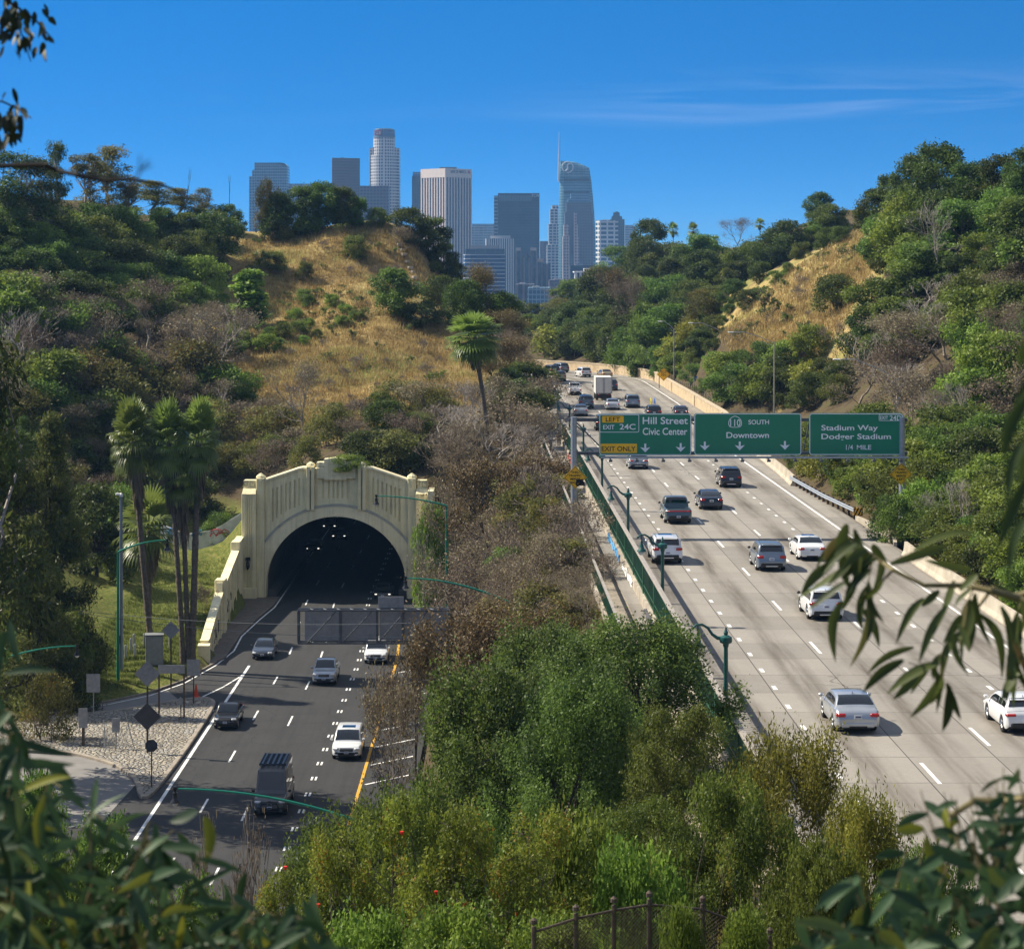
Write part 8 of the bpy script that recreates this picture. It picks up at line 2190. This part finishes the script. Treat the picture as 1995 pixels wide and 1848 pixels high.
text("EY", mat("tower_letter", (.55, .6, .65), .5), t.o, (t.X(a3(1172, 0)[0]), 1.5, t.Z(a3(0, 803)[1])), 7, 4) if False else None
t = Tower("white gridded office tower with a sunlit flank on the skyline by the ridge", 1184, 3000)
wg = facade_mat("white_grid_wall", (.74, .74, .72), (.03, .06, .10), 9.5, .22, 5.6, .40)
t.corner(a3(1312, 0)[0], a3(1345, 0)[0], a3(1515, 0)[0], a3(0, 952)[1], wg, 2.0, .35); t.box(a3(1370, 0)[0], a3(1440, 0)[0], a3(0, 945)[1], mat("white_plant", (.5, .5, .5), .7), 12, 16, yb=a3(0, 953)[1], name="roof_plant")
t = Tower("dark slim tower with a small turret behind the white gridded tower", 1208, 3600)
ds = facade_mat("dusky_wall", (.07, .085, .115), (.03, .04, .06), 3, .4, 4, .4)
t.box(a3(1442, 0)[0], a3(1570, 0)[0], a3(0, 942)[1], ds, 26); t.box(a3(1455, 0)[0], a3(1548, 0)[0], a3(0, 915)[1], ds, 20, 3, name="setback"); t.box(a3(1470, 0)[0], a3(1527, 0)[0], a3(0, 880)[1], ds, 12, 6, name="turret"); t.box(a3(1492, 0)[0], a3(1512, 0)[0], a3(0, 872)[1], ds, 6, 9, name="turret_cap")
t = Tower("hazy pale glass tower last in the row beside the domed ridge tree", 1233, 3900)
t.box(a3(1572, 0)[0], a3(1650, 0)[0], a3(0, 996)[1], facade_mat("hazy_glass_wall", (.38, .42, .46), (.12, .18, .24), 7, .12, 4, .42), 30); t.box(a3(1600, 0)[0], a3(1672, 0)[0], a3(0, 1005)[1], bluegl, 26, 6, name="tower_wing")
t = Tower("white low rise with vertical fins and overhanging roof low in the gap", 1178, 1500, "office_block", "building")
fin = facade_mat("white_fin_wall", (.62, .62, .62), (.10, .12, .15), 2.4, .55, 13.0, .12)
t.box(a3(1127, 0)[0], a3(1352, 0)[0], a3(0, 1424)[1], fin, 30); t.box(a3(1115, 0)[0], a3(1360, 0)[0], a3(0, 1414)[1], M_white, 34, -2, yb=a3(0, 1426)[1], name="roof_slab"); t.box(a3(1208, 0)[0], a3(1350, 0)[0], a3(0, 1386)[1], mat("grey_roof_box", (.42, .4, .38), .7), 20, 3, yb=a3(0, 1415)[1], name="roof_plant")
for k in range(6):
    mb = MB(); xx = t.X(a3(1131 + 42 * k, 0)[0]); mb.box((xx, -.8, t.Z(a3(0, 1424)[1]) / 2), (1.2, 1.6, t.Z(a3(0, 1424)[1]))); mb.build("facade_pier", M_white, t.o)
for lab, x0_, x1_, yt_, Y_, m_ in (("hazy blue office block filling the gap's bottom below the spired tower", 890, 1120, 1490, 2200, mid_), ("hazy blue low block at the bottom of the gap under the brown stepped block", 590, 760, 1530, 2000, brn), ("hazy blue low block at the bottom of the gap, right of the other low one", 700, 905, 1560, 1900, bluegl), ("dark glass block behind the white low rise", 1080, 1310, 1360, 2600, dk)):
    t = Tower(lab, (a3(x0_, 0)[0] + a3(x1_, 0)[0]) / 2, Y_, "office_block", "building"); t.box(a3(x0_, 0)[0], a3(x1_, 0)[0], a3(0, yt_)[1], m_, 40)
    t.box(a3(x0_ + (x1_ - x0_) * .2, 0)[0], a3(x0_ + (x1_ - x0_) * .5, 0)[0], a3(0, yt_ - 12)[1], mat("grey_roof_box", (.42, .4, .38), .7), 14, 8, yb=a3(0, yt_ + 1)[1], name="roof_plant")
t = Tower("small blue office tower peeping over the ridge beside a palm", 1545, 2600); t.box(1535, 1556, 441, bluegl, 24); t.box(1540, 1552, 439, bluegl, 10, 6, name="roof_plant")
t = Tower("small white house with a stepped gable on the ridge among palms", 1358, 640, "house", "house"); t.o.location.z = -2
mb = MB(); hh_ = W(CX, 489, 640).z + 2; mb.box((0, 0, hh_ / 2), (4.2, 5, hh_), b=.05); 
for k in range(4): mb.box((-1.8 + k * 1.2, -2.4, hh_ + .25), (.5, .3, .5))
mb.build("wall", M_white, t.o); mb = MB(); mb.lathe([(.1, hh_), (.1, hh_ + 1.6), (.55, hh_ + 1.9), (.62, hh_ + 2.4), (.3, hh_ + 3.0), (0, hh_ + 3.1)], (1.8, 0, 0), 10); mb.build("cupola", M_white, t.o)

# ------------------------------------------------------------------ eucalyptus sprays round the viewpoint
def blade_leaf(p0, p1, w, sag, nrm, n=7):
    V, Q = [], []; ax = (p1 - p0); L = ax.length; d = ax.normalized(); s = d.cross(nrm); s.normalize(); up_ = s.cross(d)
    for i in range(n + 1):
        f = i / n; c = p0 + ax * f + sag * math.sin(math.pi * f) * L; ww = w * (math.sin(math.pi * min(1, f * .92 + .06)) ** .75) * (1 - .35 * f)
        if i == n: ww = w * .03
        V += [c - s * ww + up_ * ww * .3, c, c + s * ww + up_ * ww * .3]
    for i in range(n):
        b = i * 3; Q += [(b, b + 1, b + 4, b + 3), (b + 1, b + 2, b + 5, b + 4)]
    return V, Q
class Spray:
    def __init__(s, label, Y, lm, seed, group=None):
        s.r = random.Random(seed); s.Y = Y; s.lm = lm; s.V, s.Q, s.A = [], [], []; s.tw = MB(); s.label = label; s.group = group
    def leaf(s, a, b, w=.016, dY=.25, val=None):
        r = s.r; y0 = s.Y + r.uniform(-dY, dY); P0, P1 = W(a[0], a[1], y0), W(b[0], b[1], y0 + r.uniform(-.05, .05))
        nrm = Vector((r.uniform(-1, 1), -1.1 + r.uniform(-.5, .5), r.uniform(-.3, 1))).normalized()
        V, Q = blade_leaf(P0, P1, w * r.uniform(.8, 1.2), Vector((r.uniform(-.12, .12), 0, r.uniform(-.04, .12))), nrm)
        k = len(s.V); s.V += [tuple(v) for v in V]; s.Q += [tuple(i + k for i in q) for q in Q]; v = r.random() if val is None else val; s.A += [v] * len(V)
    def twig(s, pts, r0, r1, dY=.1):
        n = len(pts); P = [W(x, y, s.Y + s.r.uniform(-dY, dY)) for x, y in pts]; s.tw.tube(P, [r0 + (r1 - r0) * i / (n - 1) for i in range(n)], 6)
    def shoot(s, pts, step, L, w, dirx=(-.6, .6), r0=.006, dY=.2, down=(.5, 1.0)):
        s.twig(pts, r0, r0 * .35, .03); r = s.r
        for (x0, y0), (x1, y1) in zip(pts[:-1], pts[1:]):
            d = math.hypot(x1 - x0, y1 - y0); n = max(1, int(d / step))
            for k in range(n):
                f = (k + r.random()) / n; x, y = x0 + (x1 - x0) * f, y0 + (y1 - y0) * f; l = L * r.uniform(.6, 1.2)
                dx, dy = r.uniform(*dirx), r.uniform(*down); q = math.hypot(dx, dy) or 1
                s.leaf((x, y), (x + dx / q * l, y + dy / q * l), w, dY)
    def done(s, twm):
        c = Vector(s.V[0]) if s.V else Vector(s.tw.v[0])
        t = thing("eucalyptus_branch", s.label, "branch", c, group=s.group); 
        if s.V:
            me = np_mesh("leaves", np.array(s.V) - np.array(c), s.Q, attr={"v": s.A}, smooth=True); link("leaves", me, s.lm, t)
        s.tw.v = [tuple(Vector(v) - c) for v in s.tw.v]; s.tw.build("twig", twm, t)
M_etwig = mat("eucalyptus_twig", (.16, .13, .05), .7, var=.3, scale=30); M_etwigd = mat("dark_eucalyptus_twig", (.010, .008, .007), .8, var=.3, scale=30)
s = Spray("hanging eucalyptus branch with long curved leaves dangling over the concrete lanes", 7.5, L_euc2, 5)
for a, b in [((1650, 1040), (1605, 1095)), ((1665, 1030), (1690, 1105)), ((1640, 1060), (1598, 1112)), ((1655, 1100), (1546, 1170)), ((1655, 1130), (1575, 1188)), ((1690, 1070), (1640, 1112)), ((1700, 1085), (1650, 1150)), ((1715, 1075), (1700, 1150)), ((1640, 1170), (1628, 1290)), ((1690, 1170), (1655, 1300)), ((1700, 1190), (1690, 1250)), ((1735, 1098), (1850, 1062)), ((1780, 1072), (1900, 1040)), ((1800, 1165), (1745, 1255)), ((1830, 1150), (1795, 1182)), ((1780, 1260), (1690, 1312)), ((1760, 1285), (1680, 1350)), ((1795, 1300), (1740, 1362)), ((1830, 1290), (1728, 1352)), ((1830, 1320), (1772, 1398)), ((1835, 1320), (1812, 1372)), ((1850, 1335), (1836, 1425)), ((1845, 1330), (1872, 1402)), ((1845, 1180), (1790, 1292)), ((1900, 1155), (1932, 1262)), ((1890, 1175), (1868, 1272)), ((1910, 1195), (1952, 1322)), ((1885, 1225), (1832, 1302)), ((1870, 1150), (1905, 1118)), ((1650, 1020), (1630, 1080)), ((1680, 1060), (1625, 1080)), ((1625, 1095), (1560, 1160)), ((1670, 1120), (1640, 1190)), ((1690, 1140), (1672, 1215)), ((1860, 1130), (1830, 1210)), ((1890, 1110), (1800, 1090)), ((1940, 1140), (1990, 1180)), ((1950, 1180), (1965, 1290)), ((1720, 1130), (1668, 1175)), ((1665, 1065), (1705, 1095)),
             ((1655, 1045), (1650, 1130)), ((1675, 1050), (1668, 1140)), ((1640, 1075), (1655, 1150)), ((1700, 1060), (1735, 1110)), ((1660, 1085), (1612, 1140)), ((1985, 1200), (1960, 1330)), ((1990, 1260), (1975, 1380)), ((1985, 1310), (1950, 1370))]:
    s.leaf(a, b, .0175)
for p_ in ([(1720, 1095), (1650, 1045)], [(1700, 1090), (1680, 1190)], [(1900, 1140), (1850, 1250)], [(1840, 1270), (1800, 1300)], [(1990, 1165), (1960, 1300)]): s.shoot(p_, 15, 88, .014, (-.7, .45), .003, .25, (.35, 1.0))
s.twig([(2060, 1200), (1985, 1165), (1930, 1150), (1880, 1140), (1800, 1140), (1740, 1110), (1690, 1075), (1655, 1045)], .014, .004)
s.twig([(1930, 1150), (1900, 1190), (1840, 1280), (1835, 1330)], .006, .003); s.twig([(1740, 1110), (1700, 1150), (1690, 1200)], .005, .003); s.twig([(2060, 1140), (1975, 1160), (1890, 1145)], .012, .006); s.twig([(1840, 1290), (1800, 1300), (1770, 1290)], .004, .002)
s.done(M_etwig)
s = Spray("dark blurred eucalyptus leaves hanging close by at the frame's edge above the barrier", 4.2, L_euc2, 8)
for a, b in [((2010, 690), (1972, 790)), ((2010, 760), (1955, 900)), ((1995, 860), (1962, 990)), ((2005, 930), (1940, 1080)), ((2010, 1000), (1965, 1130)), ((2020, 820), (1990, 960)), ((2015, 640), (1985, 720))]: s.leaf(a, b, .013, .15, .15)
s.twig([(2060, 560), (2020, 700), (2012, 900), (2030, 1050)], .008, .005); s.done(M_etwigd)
s = Spray("dense eucalyptus sprays with broad blue green leaves filling the bottom corner by the broom bush", 6.2, L_euc, 9)
r = random.Random(4)
for k in range(46):
    x0 = 1640 + 420 * r.random(); y0 = 1920; x1 = x0 + r.uniform(-160, 60); y1 = 1600 + 220 * r.random() + max(0, (1790 - x1)) * .75
    y1 = min(y1, 1860)
    s.shoot([(x0, y0), ((x0 + x1) / 2 + r.uniform(-20, 20), (y0 + y1) / 2 - 20), (x1, y1)], 30, 88, .0195, (-.9, .8), .005, .5, (-.35, .9))
for k in range(26):
    x0 = 1830 + 240 * r.random(); y0 = 1700; x1 = x0 - r.uniform(0, 60); y1 = 1490 + 110 * r.random() + max(0, 1900 - x1) * .25
    s.shoot([(x0, y0), ((x0 + x1) / 2, (y0 + y1) / 2), (x1, y1)], 34, 60, .013, (-1, .8), .004, .5, (-.2, .9))
s.twig([(2060, 1545), (1960, 1560), (1900, 1558), (1850, 1590)], .012, .008); s.done(M_etwig)
s = Spray("dense dark eucalyptus sprays with yellow shoots filling the bottom corner before the asphalt lanes", 6.4, L_euc, 10)
bx, by = [-40, 0, 60, 130, 200, 260, 330, 400, 480, 560, 640], [1240, 1290, 1440, 1490, 1570, 1600, 1580, 1640, 1740, 1750, 1800]
for k in range(78):
    x1 = -30 + 660 * r.random() ** 1.35; yt_ = float(np.interp(x1, bx, by)); y1 = yt_ + (1900 - yt_) * r.random() ** 1.5 * .8; x0 = x1 + r.uniform(-190, 40); y0 = 1960
    s.shoot([(x0, y0), ((x0 + x1) / 2 + r.uniform(-25, 25), (y0 + y1) / 2 - 30), (x1 - 12, y1 + 8), (x1 + 14, y1 + 22)], 25, 98, .0135, (-.7, .75), .005, .6, (-.15, 1.0))
for a, b in [((400, 1590), (400, 1690)), ((385, 1580), (330, 1600)), ((590, 1750), (600, 1848)), ((610, 1740), (645, 1850)), ((570, 1760), (560, 1850)), ((480, 1700), (470, 1780)), ((20, 1210), (40, 1300)), ((10, 1230), (0, 1330)), ((60, 1480), (150, 1540)), ((100, 1500), (170, 1580))]: s.leaf(a, b, .018)
s.done(M_etwig)
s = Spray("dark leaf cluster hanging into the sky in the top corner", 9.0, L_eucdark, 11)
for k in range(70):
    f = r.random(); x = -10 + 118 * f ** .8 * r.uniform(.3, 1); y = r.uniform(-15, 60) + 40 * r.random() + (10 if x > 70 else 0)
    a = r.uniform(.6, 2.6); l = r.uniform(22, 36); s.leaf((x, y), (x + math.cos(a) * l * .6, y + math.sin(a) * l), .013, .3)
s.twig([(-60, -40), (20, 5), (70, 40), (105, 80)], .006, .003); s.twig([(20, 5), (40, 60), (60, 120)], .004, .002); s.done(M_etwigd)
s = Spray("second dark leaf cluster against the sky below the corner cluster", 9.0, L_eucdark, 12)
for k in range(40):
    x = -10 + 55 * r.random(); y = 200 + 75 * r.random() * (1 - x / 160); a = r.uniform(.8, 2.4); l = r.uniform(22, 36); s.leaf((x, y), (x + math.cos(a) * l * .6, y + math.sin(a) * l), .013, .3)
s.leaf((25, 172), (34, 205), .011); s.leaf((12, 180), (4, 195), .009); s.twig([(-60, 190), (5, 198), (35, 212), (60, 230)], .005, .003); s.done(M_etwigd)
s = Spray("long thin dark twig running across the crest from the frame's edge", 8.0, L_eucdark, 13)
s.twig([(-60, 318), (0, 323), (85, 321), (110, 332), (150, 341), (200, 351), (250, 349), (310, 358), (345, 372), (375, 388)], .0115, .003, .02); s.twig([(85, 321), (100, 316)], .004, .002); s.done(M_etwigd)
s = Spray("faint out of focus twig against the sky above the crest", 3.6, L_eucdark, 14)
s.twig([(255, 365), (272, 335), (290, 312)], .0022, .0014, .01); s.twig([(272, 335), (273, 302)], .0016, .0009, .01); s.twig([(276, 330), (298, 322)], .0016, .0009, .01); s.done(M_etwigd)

# ------------------------------------------------------------------ haze: one body of air round the whole scene
m, n, l, out = nodes_of("thin_air_haze")
v = n.new("ShaderNodeVolumePrincipled")
v.inputs["Color"].default_value = (.28, .57, 1.0, 1); v.inputs["Density"].default_value = 0.000085; v.inputs["Anisotropy"].default_value = 0.0
l.new(v.outputs[0], out.inputs["Volume"])
mb = MB(); mb.box((0, 5800, 57), (12400, 13000, 300)); o = mb.build("haze", m)
tag(o, kind="stuff", label="thin blue air haze over the whole valley")
